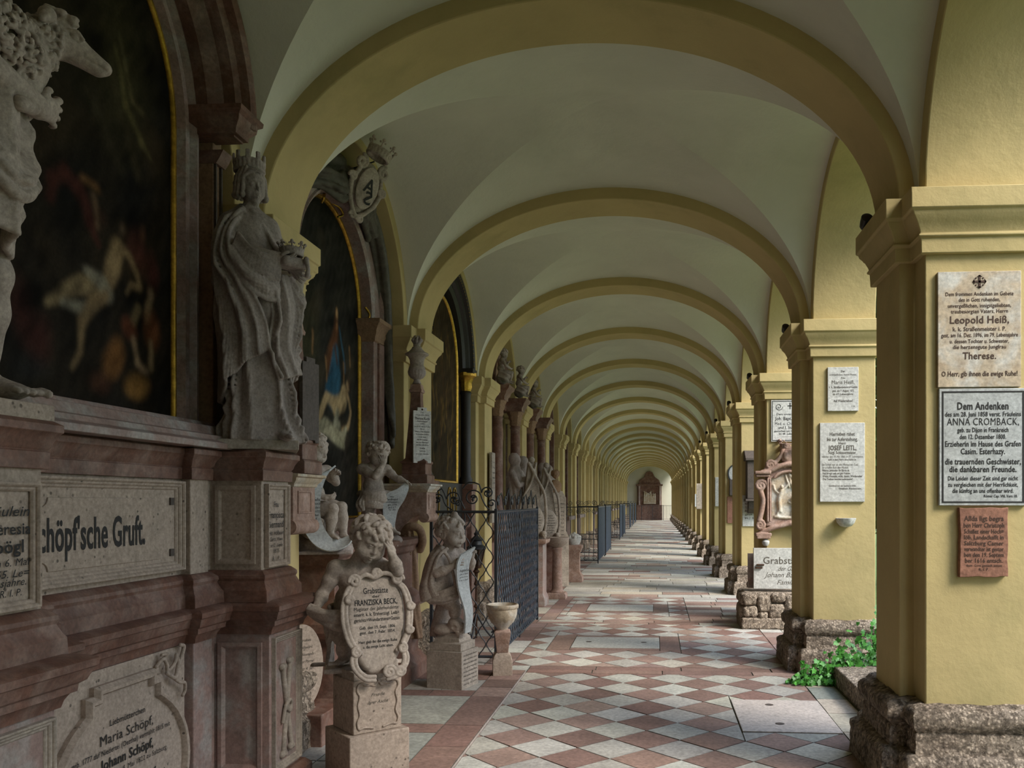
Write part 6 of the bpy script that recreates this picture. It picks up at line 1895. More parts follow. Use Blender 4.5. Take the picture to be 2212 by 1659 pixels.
# lantern on a scrolled stand inside the grille
t = thing('standing_lantern', 'dark iron lantern on a tall scrolled stand behind the iron grille', 'lantern', (-1.98, 9.35, 0))
MB().lathe([(.012, .02), (.012, .35), (.03, .37), (.014, .40), (.012, .60), (.028, .62), (.014, .66), (.02, .74), (.04, .76), (.018, .79), (.05, .80), (.055, .82)], (0, 0, 0), 12).build('pole', M['rust'], t, smooth=True)
for k in range(3):
    a = k * 2 * PI / 3 + .4
    P = [(0, .0, .30), (.05, 0, .20), (.11, 0, .10), (.17, 0, .03), (.21, 0, .03), (.22, 0, .07), (.19, 0, .09), (.17, 0, .07)]
    MB().tube([(p[0] * math.cos(a), p[0] * math.sin(a), p[2]) for p in bez(P, 4)], .010, 6).build('foot', M['iron'], t, smooth=True, sharp=80)
MB().lathe([(.05, .82), (.085, .98), (.095, 1.02)], (0, 0, 0), 6).build('lantern_glass', M['glass'], t)
m = MB()
for k in range(6):
    a = 2 * PI * k / 6
    m.tube([(.052 * math.cos(a), .052 * math.sin(a), .82), (.098 * math.cos(a), .098 * math.sin(a), 1.02)], .006, 4)
m.lathe([(.055, .80), (.062, .825), (.05, .83)], (0, 0, 0), 6)
m.build('lantern_cage', M['rust'], t)
MB().lathe([(.11, 1.01), (.112, 1.03), (.07, 1.06), (.06, 1.10), (.075, 1.11), (.04, 1.14), (.02, 1.16), (.03, 1.18), (.012, 1.20), (.005, 1.24)], (0, 0, 0), 12).build('lantern_roof', M['iron'], t, smooth=True, sharp=30)

# simple barred grilles farther down
def bar_grille():
    r_ = thing('iron_grille', 'x', 'grille')
    L = 2.75; W = .78
    for (x, y) in ((0, 0), (0, L), (-W, 0)): MB().obox((x, y, .74), .014, .014, .71).build('post', M['iron'], r_)
    m = MB()
    for z in (.10, .62, 1.40): m.box(-W, 0, -.01, .01, z - .01, z + .01)
    m.build('front_rails', M['iron'], r_)
    m = MB()
    for z in (.10, 1.40): m.box(-.01, .01, 0, L, z - .01, z + .01)
    m.build('side_rails', M['ironblue'], r_)
    m = MB()
    for k in range(1, 7): m.tube([(-W * k / 7, 0, .10), (-W * k / 7, 0, 1.40)], .006, 4)
    o = m.build('front_bars', M['iron'], r_); o['kind'] = 'stuff'
    m = MB()
    for k in range(1, 28): m.tube([(0, L * k / 28, .10), (0, L * k / 28, 1.42)], .010, 4)
    o = m.build('side_bars', M['ironblue'], r_); o['kind'] = 'stuff'
    m = MB()
    for k in range(4):
        for z, q in ((.17, 1), (1.30, -1), (1.50, 1)):
            m.tube([(x, 0, zz) for (x, _, zz) in spiral((-W * (k + .5) / 4, 0, z), .065, .012, k * PI, 1.4 * q, 16)], .006, 4)
    o = m.build('scrollwork', M['iron'], r_, smooth=True, sharp=80); o['kind'] = 'stuff'
    return r_
bg = bar_grille()
for i, (n, w) in enumerate(((5, 'blue-grey barred iron grille, nearest of the straight-barred ones on the left'), (6, 'blue-grey barred iron grille, second of the straight-barred ones'), (9, 'barred iron grille far down the passage, third of the straight-barred ones'),
                            (10, 'barred iron grille far down the passage, fourth of the straight-barred ones'), (13, 'tiny distant iron grille, fifth of the straight-barred ones'), (15, 'tiny distant iron grille, sixth of the straight-barred ones'), (17, 'tiny distant iron grille, last before the end altar'))):
    g = bg if i == 0 else copy_tree(bg)
    g.location = (-1.38, PC(n) - .35, 0)
    tag(g, w, 'grille', 'iron grilles before the tombs')

# ================================================================== THIRD ALTAR (behind the grille)
YC3 = PC(1) + S / 2
A3 = thing('altar', 'tomb altar with black and gold arched frame round a brown gilded painting', 'altar', (-2.34, YC3, 0), group='tomb altars in the wall niches')
part(MB().wrap([(.05, 0), (.05, .3), (0, .34), (0, 1.18), (.04, 1.22), (.05, 1.28), (0, 1.30)], [(-2.63, YC3 + 1.12), (-2.38, YC3 + 1.12), (-2.38, YC3 - 1.12), (-2.63, YC3 - 1.12)]), 'base', M['redmarble'], A3, bevel=.004)
part(MB().box(-2.685, -2.44, YC3 - 1.10, YC3 + 1.10, 1.30, 1.76), 'predella', M['black'], A3, bevel=.004)
poly = [(YC3 - 1.12, 1.7), (YC3 + 1.12, 1.7)] + [(YC3 + 1.12 * math.cos(PI * i / 30), 3.16 + 1.10 * math.sin(PI * i / 30)) for i in range(31)]
part(MB().prism(poly, -2.685, -2.53, 'X'), 'back_slab', M['black'], A3)
for y in (YC3 + .42, YC3 + .16, YC3 - .42):
    part(MB().sweep([(-.012, 0), (-.012, .012), (.006, .012), (.006, 0)], [(-2.44, y + .085 * math.cos(2 * PI * i / 28), 1.53 + .17 * math.sin(2 * PI * i / 28)) for i in range(28)], XN, True), 'gilt_oval', M['gold'], A3, smooth=True, sharp=60)
pc3 = Pic(1.56, 2.16, 110, ((.055, .035, .014), (.035, .025, .014)))
rg = random.Random(5)
for k in range(46):
    x, z = rg.uniform(.3, 1.5), rg.uniform(.1, 2.0)
    P = [(x, z)]
    for j in range(4): P.append((P[-1][0] + rg.uniform(-.05, .05), P[-1][1] + rg.uniform(.02, .12)))
    pc3.stroke(P, rg.uniform(.008, .024), (.22, .13, .03) if k % 3 else (.10, .045, .02), .8, .9)
pc3.blob(.5, .5, .25, .3, (.03, .03, .02), .6, 0, .9).blob(1.1, 1.0, .2, .4, (.09, .05, .02), .5, 0, .9)
pc3.build(A3, -2.50, YC3 - .78, 1.78, (YC3, 3.16, .79))
part(MB().sweep([(-.035, 0), (-.035, .018), (-.022, .03), (-.006, .026), (.006, .01), (.006, 0)], archpath(-2.505, YC3, .775, 1.79, 3.16), XN, True), 'gilt_frame', M['gold'], A3, smooth=True, sharp=40)
ah = [(-2.50, YC3 + .97 * math.cos(PI * i / 36), 3.20 + .97 * math.sin(PI * i / 36)) for i in range(37)]
part(MB().sweep([(.10, -.03), (.10, .06), (.06, .09), (.02, .08), (.0, .12), (-.05, .13), (-.06, .17), (-.10, .18), (-.10, -.03)], ah, XN), 'black_arch', M['black'], A3, smooth=True, sharp=30)
m = MB()
for i in range(60):
    a = PI * (i + .5) / 60
    m.lathe([(.0, -.008), (.008, 0), (0, .008)], (-2.33, YC3 + 1.035 * math.cos(a), 3.20 + 1.035 * math.sin(a)), 6)
o = part(m, 'gilt_beading', M['gold'], A3, smooth=True); o['kind'] = 'stuff'
for q in (-1, 1):
    y = YC3 + q * .97
    part(MB().wrap([(.02, 0), (.02, .2), (0, .22), (0, 1.68), (.02, 1.70), (.02, 1.76)], [(-2.55, y + .11), (-2.32, y + .11), (-2.32, y - .11), (-2.55, y - .11)]), 'column_pedestal', M['redmarble'], A3, bevel=.004)
    part(MB().lathe([(.085, 1.76), (.085, 1.82), (.065, 1.86), (.062, 2.9), (.075, 2.93), (.06, 2.95)], (-2.42, y, 0), 20), 'column', M['black'], A3, smooth=True, sharp=40)
    part(MB().lathe([(.06, 2.95), (.075, 3.0), (.07, 3.05), (.10, 3.12), (.13, 3.14), (.13, 3.18)], (-2.42, y, 0), 20, rib=lambda a, z: 1 + .05 * math.cos(8 * a)), 'gilt_capital', M['gold'], A3, smooth=True, sharp=40)
    part(MB().box(-2.6, -2.30, y - .12, y + .12, 3.17, 3.23), 'impost', M['black'], A3, bevel=.006)

# ================================================================== AEDICULE TOMBS IN THE NEXT NICHES
def cloaked(seed=1):
    s = SDF((-.22, -.2, 0), (.22, .2, 1.12), .011)
    def fold(th, Z, X, Y): return .24 * (np.abs(np.sin(5 * th + 3 * Z + .6 * np.sin(9 * Z) + seed)) - .5) * np.clip(1.15 - Z, .2, 1)
    s.loft([(0, 0, 0, .17, .14), (.3, 0, 0, .14, .12), (.6, 0, 0, .15, .12), (.80, 0, 0, .15, .10), (.90, 0, 0, .09, .075), (.95, 0, 0, .05, .05)], .02, fold)
    s.ell((0, -.01, 1.0), (.065, .075, .09), None, .02)
    s.ell((0, .02, 1.02), (.085, .085, .10), None, .02)
    s.chain([(-.14, -.02, .82), (-.13, -.13, .62), (.02, -.15, .66)], .04, .03)
    s.chain([(.14, -.02, .82), (.15, -.12, .62), (.03, -.15, .72)], .04, .03)
    return s
cl_mesh = cloaked().mesh('cloaked_figure', M['statue_dark'])
put_mesh = putto_reader(None).mesh('seated_putto', M['statue_dark'])
def tomb(n, label, variant):
    yc = PC(n) + S / 2
    t = thing('altar', label, 'altar', (-2.34, yc, 0), group='tomb altars in the wall niches')
    W = 1.10
    part(MB().wrap([(.06, 0), (.06, .25), (.02, .30), (0, .32), (0, .95), (.03, .98), (.05, 1.05), (.05, 1.10), (0, 1.12)], [(-2.62, yc + W), (-2.30, yc + W), (-2.30, yc - W), (-2.62, yc - W)]), 'base', M['redmarble'], t, bevel=.004)
    part(MB().box(-2.685, -2.55, yc - 1.0, yc + 1.0, 1.1, 3.5), 'back_slab', M['redgrey'], t)
    part(MB().box(-2.56, -2.50, yc - .42, yc + .42, 1.45, 2.75), 'text_slab', M['darkstone'] if variant else M['greystone'], t, bevel=.01)
    for q in (-1, 1):
        y = yc + q * .80
        part(MB().wrap([(.0, 1.10), (.03, 1.12), (.03, 1.35), (0, 1.38)], [(-2.5, y + .14), (-2.18, y + .14), (-2.18, y - .14), (-2.5, y - .14)]), 'pedestal', M['redpale'], t, bevel=.004)
        part(MB().lathe([(.11, 1.38), (.11, 1.42), (.085, 1.46), (.085, 1.8), (.078, 2.72), (.09, 2.74), (.075, 2.77)], (-2.28, y, 0), 18), 'column', M['redmarble'], t, smooth=True, sharp=40)
        part(MB().lathe([(.075, 2.77), (.09, 2.80), (.085, 2.85), (.11, 2.90), (.105, 2.93), (.13, 2.97), (.13, 3.0)], (-2.28, y, 0), 18, rib=lambda a, z: 1 + .06 * math.cos(6 * a)), 'capital', M['brownstone'], t, smooth=True, sharp=40)
        part(MB().wrap([(0, 3.0), (.01, 3.0), (.015, 3.05), (.04, 3.08), (.05, 3.12), (.09, 3.16), (.10, 3.20), (0, 3.21)], [(-2.55, y + .15), (-2.16, y + .15), (-2.16, y - .15), (-2.55, y - .15)]), 'entablature_block', M['redmarble'], t, bevel=.002)
    part(MB().box(-2.62, -2.40, yc - .66, yc + .66, 3.0, 3.20), 'entablature', M['redmarble'], t, bevel=.01)
    hp_ = [(-2.6, yc + .55 * math.cos(PI * i / 20), 3.22 + .62 * math.sin(PI * i / 20)) for i in range(21)]
    part(MB().sweep([(.04, 0), (.04, .16), (0, .20), (-.05, .26), (-.07, .26), (-.07, 0)], hp_, XN), 'pediment', M['redmarble'], t, smooth=True, sharp=30)
    s = SDF((-2.66, yc - .55, 2.0), (-2.30, yc + .55, 3.95), .012)
    sheet(s, [[(-2.52, yc - .40, 3.15), (-2.42, yc - .46, 2.8), (-2.44, yc - .44, 2.3)], [(-2.46, yc - .2, 3.10), (-2.42, yc - .30, 2.75), (-2.42, yc - .34, 2.4)], [(-2.46, yc + .2, 3.10), (-2.44, yc + .1, 2.9), (-2.44, yc, 2.75)], [(-2.52, yc + .42, 3.15), (-2.44, yc + .45, 2.75), (-2.45, yc + .44, 2.2)]], 26, 14, .02, 8, .03, .01)
    s.ell((-2.50, yc, 3.55), (.10, .17, .22), None, .02); s.ell((-2.42, yc, 3.55), (.05, .12, .17), None, .02, cut=True)
    crown_sdf(s, (-2.50, yc, 3.80), .10, .12, 7)
    s.mesh('carved_ornament', M['brownstone'], t).location = -t.location
    return t, yc
for n, lab, var in ((2, 'red marble tomb with twin columns and seated putti on its cornice', 0), (3, 'darker red tomb with columns, next beyond the putto-topped one', 1)):
    t, yc = tomb(n, lab, var)
    for q, dx in ((-1, 0), (1, 0)):
        if var and q > 0: continue
        p_ = put_mesh.copy(); COL.objects.link(p_)
        p_.location = (-2.18, yc + q * .80, 3.24); p_.rotation_euler = (0, 0, R(55)); p_.scale = (.62,) * 3; p_.name = 'putto_statue'
        tag(p_, ('seated stone putto on the left end of the first columned tomb\'s cornice', 'seated stone putto on the right end of the first columned tomb\'s cornice')[q > 0] if not var else 'seated stone putto on the cornice of the darker columned tomb', 'statue', 'putti high on the tomb cornices')
    for q in (-1, 1):
        p_ = cl_mesh.copy(); COL.objects.link(p_)
        p_.location = (-2.08, yc + q * .42, 1.15); p_.rotation_euler = (0, 0, R(70)); p_.name = 'cloaked_statue'
        m_ = MB().box(-2.30, -1.93, yc + q * .42 - .14, yc + q * .42 + .14, 1.0, 1.15)
        tag(p_, '%s cloaked stone mourner before the %s columned tomb' % (('nearer', 'farther')[q > 0], ('first', 'darker')[var]), 'statue', 'cloaked mourners by the columned tombs')
        part(m_, 'console', M['redpale'], t, bevel=.01)
bpy.data.objects.remove(cl_mesh); bpy.data.objects.remove(put_mesh)
# far niches: dark arched panels, one proto
def far_altar():
    t = thing('altar', 'x', 'altar')
    MB().box(-.30, .0, -1.0, 1.0, 0, 1.1).build('base', M['redmarble'], t, bevel=.01)
    poly = [(-.9, 1.1), (.9, 1.1)] + [(.9 * math.cos(PI * i / 16), 3.1 + .9 * math.sin(PI * i / 16)) for i in range(17)]
    MB().prism(poly, -.34, -.16, 'X').build('panel', M['darkstone'], t)
    MB().sweep([(-.10, 0), (-.10, .10), (0, .10), (0, 0)], archpath(-.17, 0, .80, 1.15, 3.1, 16), XN, True).build('frame', M['redmarble'], t, smooth=True, sharp=40)
    MB().box(-.2, .16, -.9, .9, 1.05, 1.15).build('shelf', M['redgrey'], t, bevel=.01)
    return t
fa = far_altar()
first = True
for n in range(4, N1 + 1):
    if n == 7: continue
    a = fa if first else copy_tree(fa); first = False
    a.location = (-2.34, PC(n) + S / 2, 0)
    tag(a, 'dark arched tomb altar in the %s niche of the left wall' % ORD[n + 1], 'altar', 'tomb altars in the wall niches')

# ---- pyramid epitaphs, pedestals and fonts standing before the columned tombs
def pyramid(x, y, z0, hh, rz, label):
    t = thing('pyramid_epitaph', label, 'epitaph', (x, y, z0), rz, 'grey pyramid epitaphs beyond the grille')
    m = MB()
    m.add([(-.20, .09, 0), (.20, .09, 0), (.20, -.09, 0), (-.20, -.09, 0), (-.055, .045, hh), (.055, .045, hh), (.055, -.045, hh), (-.055, -.045, hh)], [(0, 1, 2, 3), (4, 7, 6, 5), (0, 4, 5, 1), (1, 5, 6, 2), (2, 6, 7, 3), (3, 7, 4, 0)])
    m.build('pyramid', M['greystone'], t, bevel=.008)
    s = SDF((-.30, -.26, -.08), (.30, .06, hh + .14), .008)
    s.ell((0, -.12, .26), (.17, .035, .24), None, .01)
    s.chain(bez([(-.05, -.06, hh), (.06, -.09, hh * .8), (.16, -.12, hh * .62), (.19, -.12, hh * .45), (.20, -.10, .25), (.17, -.10, .05)], 5), [.022] * 40, .02)
    s.chain(bez([(.06, -.05, hh), (-.02, -.09, hh * .75), (-.13, -.12, hh * .58), (-.19, -.12, hh * .42), (-.21, -.10, .2)], 5), [.018] * 40, .02)
    s.ell((0, 0, hh + .05), .05, None, .02)
    skull_sdf(s, (.15, -.17, .06), frame((.2, -1, 0)), .12)
    s.mesh('oval_shield_and_cloth', M['greystone'], t)
    text_mesh([(w, 0, .40 - .04 * i, .018, .10 + .14 * math.sin(PI * (i + 1) / 9), .01, .3) for i, w in enumerate(['Hier ruhet', 'der edle Herr', 'Franz Xaver', 'Bürger und', 'Handelsmann', 'gest. 1791', 'Seine Gattin', 'R. I. P.'])], M['ink'], t, Matrix.Translation((0, -.158, 0)))
    return t
def base_block(x, y, w, d, h, label, mat):
    t = thing('pedestal', label, 'pedestal', (x, y, 0), 0, 'stone pedestals before the tombs')
    P = [(-w, d), (w, d), (w, -d), (-w, -d)]
    MB().wrap([(.03, 0), (.03, .10), (.01, .16), (0, .18), (0, h - .08), (.03, h - .05), (.035, h - .01), (0, h)], P).build('body', mat, t, bevel=.004)
    MB().wrap([(.035, h - .06), (.05, h - .03), (.05, h), (0, h + .005)], P).build('top_moulding', M['redpale'], t, bevel=.003)
    return t
base_block(-1.83, 12.55, .20, .20, .98, 'tall marble pedestal carrying the nearer pyramid epitaph', M['redgrey'])
pyramid(-1.83, 12.55, .985, 1.12, R(20), 'grey pyramid epitaph with draped oval shield, nearer the iron grille')
base_block(-1.80, 14.05, .22, .20, .90, 'tall marble pedestal carrying the farther pyramid epitaph', M['redmarble'])
pyramid(-1.80, 14.05, .905, 1.18, R(20), 'grey pyramid epitaph with garland and skull, the farther one')
t = thing('water_font', 'shallow stone bowl on a slender round column beyond the grille', 'font', (-1.55, 13.45, 0))
MB().wrap([(0, 0), (0, .07), (-.02, .10)], [(-.15, .15), (.15, .15), (.15, -.15), (-.15, -.15)]).build('foot', M['redpale'], t, bevel=.004)
MB().lathe([(.11, .09), (.12, .11), (.09, .14), (.085, .17), (.072, .75), (.085, .77), (.09, .79), (.07, .81)], (0, 0, 0), 20).build('column', M['redpale'], t, smooth=True, sharp=40)
MB().lathe([(.06, .80), (.10, .83), (.16, .88), (.19, .94), (.195, .97), (.17, .97), (.12, .93), (0, .91)], (0, 0, 0), 24).build('bowl', M['palestone'], t, smooth=True, sharp=40)
t = thing('grave_pedestal', 'waisted red marble pedestal topped by a carved basket of flowers', 'pedestal', (-1.55, 16.3, 0))
MB().wrap([(.06, 0), (.055, .10), (.02, .16), (0, .20), (0, .55), (.03, .60), (.05, .66), (.05, .70), (0, .71)], [(-.11, .11), (.11, .11), (.11, -.11), (-.11, -.11)]).build('body', M['redpale'], t, bevel=.004)
s = SDF((-.18, -.18, .68), (.18, .18, 1.02), .008)
s.loft([(.70, 0, 0, .10, .10), (.78, 0, 0, .13, .13), (.83, 0, 0, .14, .14)], .01)
for i in range(26):
    a = i * 2.4; r = .12 * math.sqrt(i / 26)
    s.ell((r * math.cos(a), r * math.sin(a), .92 - .6 * r), .034, None, .008)
s.mesh('flower_basket', M['whitemarble'], t)
t = thing('rounded_stele', 'tall inscribed grave slab with a curled top beyond the pyramids', 'stele', (-1.80, 15.35, 0), R(20))
m = MB(); m.prism([(-.24, 0), (.24, 0), (.24, .9), (.19, 1.0), (.19, 1.6), (.12, 1.72), (0, 1.78), (-.12, 1.72), (-.19, 1.6), (-.19, 1.0), (-.24, .9)], -.05, .05, 'Y')
m.build('slab', M['greystone'], t, bevel=.008)
s = SDF((-.16, -.14, 1.66), (.16, .14, 2.14), .008)
s.loft([(1.70, 0, 0, .10, .07), (1.85, 0, 0, .12, .08), (1.93, 0, 0, .05, .05)], .02)
head(s, (0, -.01, 2.02), frame((0, -1, 0)), .17, 'adult', curls=50, seed=8)
s.mesh('bust', M['brownstone'], t)
text_mesh([('-'.join('nuieam'[(i + j) % 6] * 2 for j in range(3)).replace('-', ''), 0, 1.50 - .055 * i, .020, .28, .01) for i in range(0)] + [(w, 0, 1.50 - .07 * i, .024, .30, .01) for i, w in enumerate(['Hier liegt begraben', 'der wohledle Herr', 'Johann Georg', 'Rath und Kämmerer', 'gestorben den 3.', 'Februarii anno', '1764 seines', 'Alters im 68.', 'Jahre', 'Gott gebe ihm', 'die ewige Ruhe'])], M['ink'], t, Matrix.Translation((0, -.0515, 0)))
t = thing('memorial_slab', 'narrow upright inscribed slab leaning on the third left pilaster', 'slab', (-2.20, 11.42, 1.25), R(90))
m = MB(); m.box(-.11, .11, -.02, .02, 0, .95); o = m.build('slab', M['greystone'], t, bevel=.004)
text_mesh([(w, 0, .82 - .07 * i, .022, .15, .015) for i, w in enumerate(['Hier ruht', 'Frau', 'Rosalia', 'Huber', 'gest. 1868', 'R. I. P.'])], M['ink'], o, Matrix.Translation((0, -.0215, 0)))

# ---- end wall: big dark retable behind a low grille
t = thing('altar', 'dark red retable with pale relief filling the end of the passage', 'altar', (XC, YE, 0), group='tomb altars in the wall niches')
y = YE - .02
part(MB().box(XC - 1.05, XC + 1.05, y - .45, y, 0, 1.25), 'altar_table', M['redmarble'], t, bevel=.02)
part(MB().prism([(XC - 1.0, 1.2), (XC + 1.0, 1.2), (XC + 1.0, 2.8), (XC + .8, 3.3), (XC + .45, 3.55), (XC + .25, 3.95), (XC, 4.05), (XC - .25, 3.95), (XC - .45, 3.55), (XC - .8, 3.3), (XC - 1.0, 2.8)], y - .2, y, 'Y'), 'retable', M['redmarble'], t, bevel=.02)
for q in (-1, 1):
    part(MB().lathe([(.11, 1.25), (.09, 1.35), (.08, 2.7), (.12, 2.85)], (XC + q * .85, y - .28, 0), 12), 'column', M['redgrey'], t, smooth=True)
part(MB().box(XC - 1.1, XC + 1.1, y - .4, y, 2.82, 2.95), 'entablature', M['redmarble'], t, bevel=.02)
s = SDF((XC - .6, y - .36, 1.3), (XC + .6, y - .15, 2.5), .02)
rg = random.Random(2)
for i in range(14):
    x = XC - .45 + .07 * i; hgt = rg.uniform(.5, .95)
    s.cap((x, y - .24, 1.35), (x + rg.uniform(-.05, .05), y - .27, 1.35 + hgt), .07, .05, .02); s.ell((x, y - .28, 1.42 + hgt), .055, None, .02)
s.mesh('relief', M['tanmarble'], t).location = -t.location
t = thing('iron_grille', 'low black grille closing off the altar at the end of the passage', 'grille', (XC, YE - 1.4, 0), group='iron grilles before the tombs')
y = YE - 1.4
for x in np.linspace(XL + .3, XR + .2, 5): part(MB().obox((x, y, .62), .02, .02, .62), 'post', M['iron'], t)
for z in (.1, 1.2): part(MB().box(XL, XR + .2, y - .012, y + .012, z - .012, z + .012), 'rail', M['iron'], t)
m = MB()
for x in np.linspace(XL, XR + .2, 44): m.tube([(x, y, .1), (x, y, 1.2)], .008, 4)
o = part(m, 'bars', M['iron'], t); o['kind'] = 'stuff'

# ================================================================== RIGHT-HAND PIERS: SLABS AND FITTINGS
def plaque(name, label, cat, x0, x1, z0, z1, y, mat, lines, ink, th=.022, group=None, border=None, worn=None):
    """slab hung on the pier face at y (front faces -y)"""
    xc, zc = (x0 + x1) / 2, (z0 + z1) / 2
    t = thing(name, label, cat, (xc, y, zc), 0, group)
    w, h = (x1 - x0) / 2, (z1 - z0) / 2
    m = MB()
    if worn:
        rg = random.Random(worn); P = []
        for (a, b) in (((-w, -h), (w, -h)), ((w, -h), (w, h)), ((w, h), (-w, h)), ((-w, h), (-w, -h))):
            for i in range(8):
                k = i / 8; P.append((a[0] + (b[0] - a[0]) * k + rg.uniform(-.004, .004), a[1] + (b[1] - a[1]) * k + rg.uniform(-.004, .004)))
        m.prism(P, -th, -.0005, 'Y')
    else:
        m.box(-w, w, -th, -.0005, -h, h)
    o = m.build('slab', mat, t, bevel=.0025)
    if border:
        MB().sweep([(0, 0), (0, .0015), (.008, .0015), (.008, 0)], [(-w + border, -th, -h + border), (w - border, -th, -h + border), (w - border, -th, h - border), (-w + border, -th, h - border)], (0, -1, 0), True).build('painted_border', M['ink'], t)
    if lines:
        text_mesh(lines, ink, t, Matrix.Translation((0, -th - .0012, 0)))
    return t
G = 'inscribed slabs on the nearest pier'
Yp = PC(0) - .415
t = plaque('memorial_plaque', 'tan marble plaque with a cross, topmost on the nearest pier', 'plaque', 1.479, 1.902, 2.137, 2.742, Yp, M['tanmarble'],
    [('Dem frommen Andenken im Gebete', 0, .185, .020, .345, .02), ('des in Gott ruhenden,', 0, .155, .020, .21, .02), ('unvergeßlichen, innigstgeliebten,', 0, .124, .020, .32, .02), ('treubesorgten Vaters, Herrn', 0, .094, .020, .29, .02), ('Leopold Heiß,', 0, .050, .038, .30, .025),
     ('k. k. Straßenmeister i. P.', 0, .002, .022, .27, .02), ('gest. am 16. Dez. 1896, im 79. Lebensjahre', 0, -.030, .021, .39, .02), ('u. dessen Tochter u. Schwester,', 0, -.062, .020, .30, .02), ('die herzensgute Jungfrau', 0, -.092, .020, .27, .02), ('Therese.', 0, -.138, .036, .17, .025),
     ('O Herr, gib ihnen die ewige Ruhe!', 0, -.232, .026, .385, .025)], M['inkred'], group=G)
m = MB()
for (a, b) in ((.032, .006), (.006, .032)): m.box(-a, a, -.0245, -.022, .248 - b, .248 + b)
for k in range(4):
    a = k * PI / 2
    c_, s_ = math.cos(a), math.sin(a)
    m.prism([(c_ * .036, .248 + s_ * .036), (c_ * .026 - s_ * .014, .248 + s_ * .026 + c_ * .014), (c_ * .026 + s_ * .014, .248 + s_ * .026 - c_ * .014)], -.0245, -.022, 'Y')
    m.prism([(c_ * .018 - s_ * .018 + .005 * math.cos(j), .248 + s_ * .018 + c_ * .018 + .005 * math.sin(j)) for j in range(6)], -.0240, -.022, 'Y')
o = m.build('engraved_cross', M['inkred'], t)
plaque('memorial_plaque', 'large pale grey plaque with black border, middle one on the nearest pier', 'plaque', 1.486, 1.930, 1.518, 2.130, Yp, M['greymarble'],
    [('Dem Andenken', 0, .215, .038, .26, .035), ('des am 28. Juni 1858 verst. Fräuleins', 0, .172, .024, .385, .025), ('ANNA CROMBACK,', 0, .133, .038, .365, .04), ('geb. zu Dijon in Frankreich', 0, .090, .024, .26, .025), ('den 12. Dezember 1800.', 0, .054, .024, .235, .025),
     ('Erzieherin im Hause des Grafen', 0, .017, .028, .385, .028), ('Casim. Esterhazy.', 0, -.022, .030, .225, .028), ('die trauernden Geschwister,', 0, -.075, .031, .385, .03), ('die dankbaren Freunde.', 0, -.115, .031, .34, .03),
     ('Die Leiden dieser Zeit sind gar nicht', 0, -.163, .022, .355, .025), ('zu vergleichen mit der Herrlichkeit,', 0, -.196, .022, .355, .025), ('die künftig an uns offenbar wird.', 0, -.228, .022, .31, .025), ('Römer Cap. VIII. Vers 18.', .09, -.256, .014, .17, .03)], M['ink'], border=.014, group=G)
plaque('memorial_plaque', 'small weathered red plaque with carved lettering, lowest on the nearest pier', 'plaque', 1.588, 1.829, 1.147, 1.506, Yp, M['redslab'],
    [('Allda ligt begra', 0, .125, .026, .20, .03), ('ben Herr Christoph', 0, .090, .024, .205, .03), ('Schallez einer Hoch=', 0, .058, .022, .20, .03), ('löb. Landschafft in', 0, .027, .022, .20, .03), ('Saltzburg Camer', 0, -.004, .022, .20, .03), ('verwandter ist gestor', 0, -.034, .022, .20, .03),
     ('ben den 19. Septem', 0, -.064, .022, .20, .03), ('ber 1616 entsch.', 0, -.094, .022, .19, .03), ('dem Gott genadt amen', 0, -.120, .012, .18, .02), ('R. I. P.', 0, -.140, .014, .05, .02)], M['inkred'], th=.035, worn=4, group=G)
Yp = PC(1) - .415
G = 'white slabs on the second pier'
plaque('memorial_plaque', 'small white plaque, upper one on the pier with the ivy', 'plaque', 1.548, 1.82, 2.351, 2.745, Yp, M['whitemarble'],
    [('Der', 0, .16, .020, .035, .02), ('unvergeßlichen, besten Mutter,', 0, .13, .018, .24, .02), ('Frau', 0, .10, .014, .035, .02), ('Maria Heiß,', 0, .062, .034, .20, .025), ('k. k. Straßenmeisters=Gattin', 0, .018, .020, .25, .02), ('gest. am 7. August 1872', 0, -.015, .019, .19, .02), ('im 67. Lebensjahre.', 0, -.045, .019, .18, .02), ('_________', 0, -.062, .012, .15, .01), ('Auf Wiedersehen!', 0, -.105, .022, .17, .02), ('F. H.', .09, -.155, .012, .03, .02)], M['inksoft'], group=G)
plaque('memorial_plaque', 'larger white plaque, lower one on the pier with the ivy', 'plaque', 1.479, 1.875, 1.536, 2.245, Yp, M['whitemarble'],
    [('Hierneben ruhet', 0, .255, .034, .22, .02), ('bis zur Auferstehung,', 0, .208, .032, .27, .02), ('Herr', 0, .172, .022, .065, .03), ('JOSEF LEITL,', 0, .130, .042, .25, .035), ('bürgl. Schlossermeister', 0, .088, .026, .24, .02), ('welcher den 19. Mai 1860. im 57. Lebensjahre', 0, .052, .018, .36, .015), ('sanft in dem Herrn entschlafen ist.', 0, .025, .018, .25, .015),
     ('Ein Schlaf nur ist des Menschen Tod,', -.02, -.02, .019, .32, .02), ('Er schaffet Ruh den Müden.', -.06, -.046, .019, .23, .02), ('Nimmt Leidenden die Bürde ab,', -.055, -.072, .019, .24, .02), ('Und bringt zum ew\'gen Frieden.', -.05, -.098, .019, .25, .02), ('Weint, Freunde, nicht, denkt: Wiedersehn!', 0, -.124, .019, .35, .02), ('Die Todten werden auferstehn!', -.04, -.150, .019, .26, .02),
     ('Gewidmet von der dankbaren Erbin', 0, -.210, .015, .24, .015), ('Elisabeth Riedenstein.', .07, -.235, .016, .20, .02)], M['inksoft'], group=G)
t = thing('holy_water_shell', 'small white marble shell basin fixed to the ivy pier below its plaques', 'basin', (1.70, Yp, 1.36))
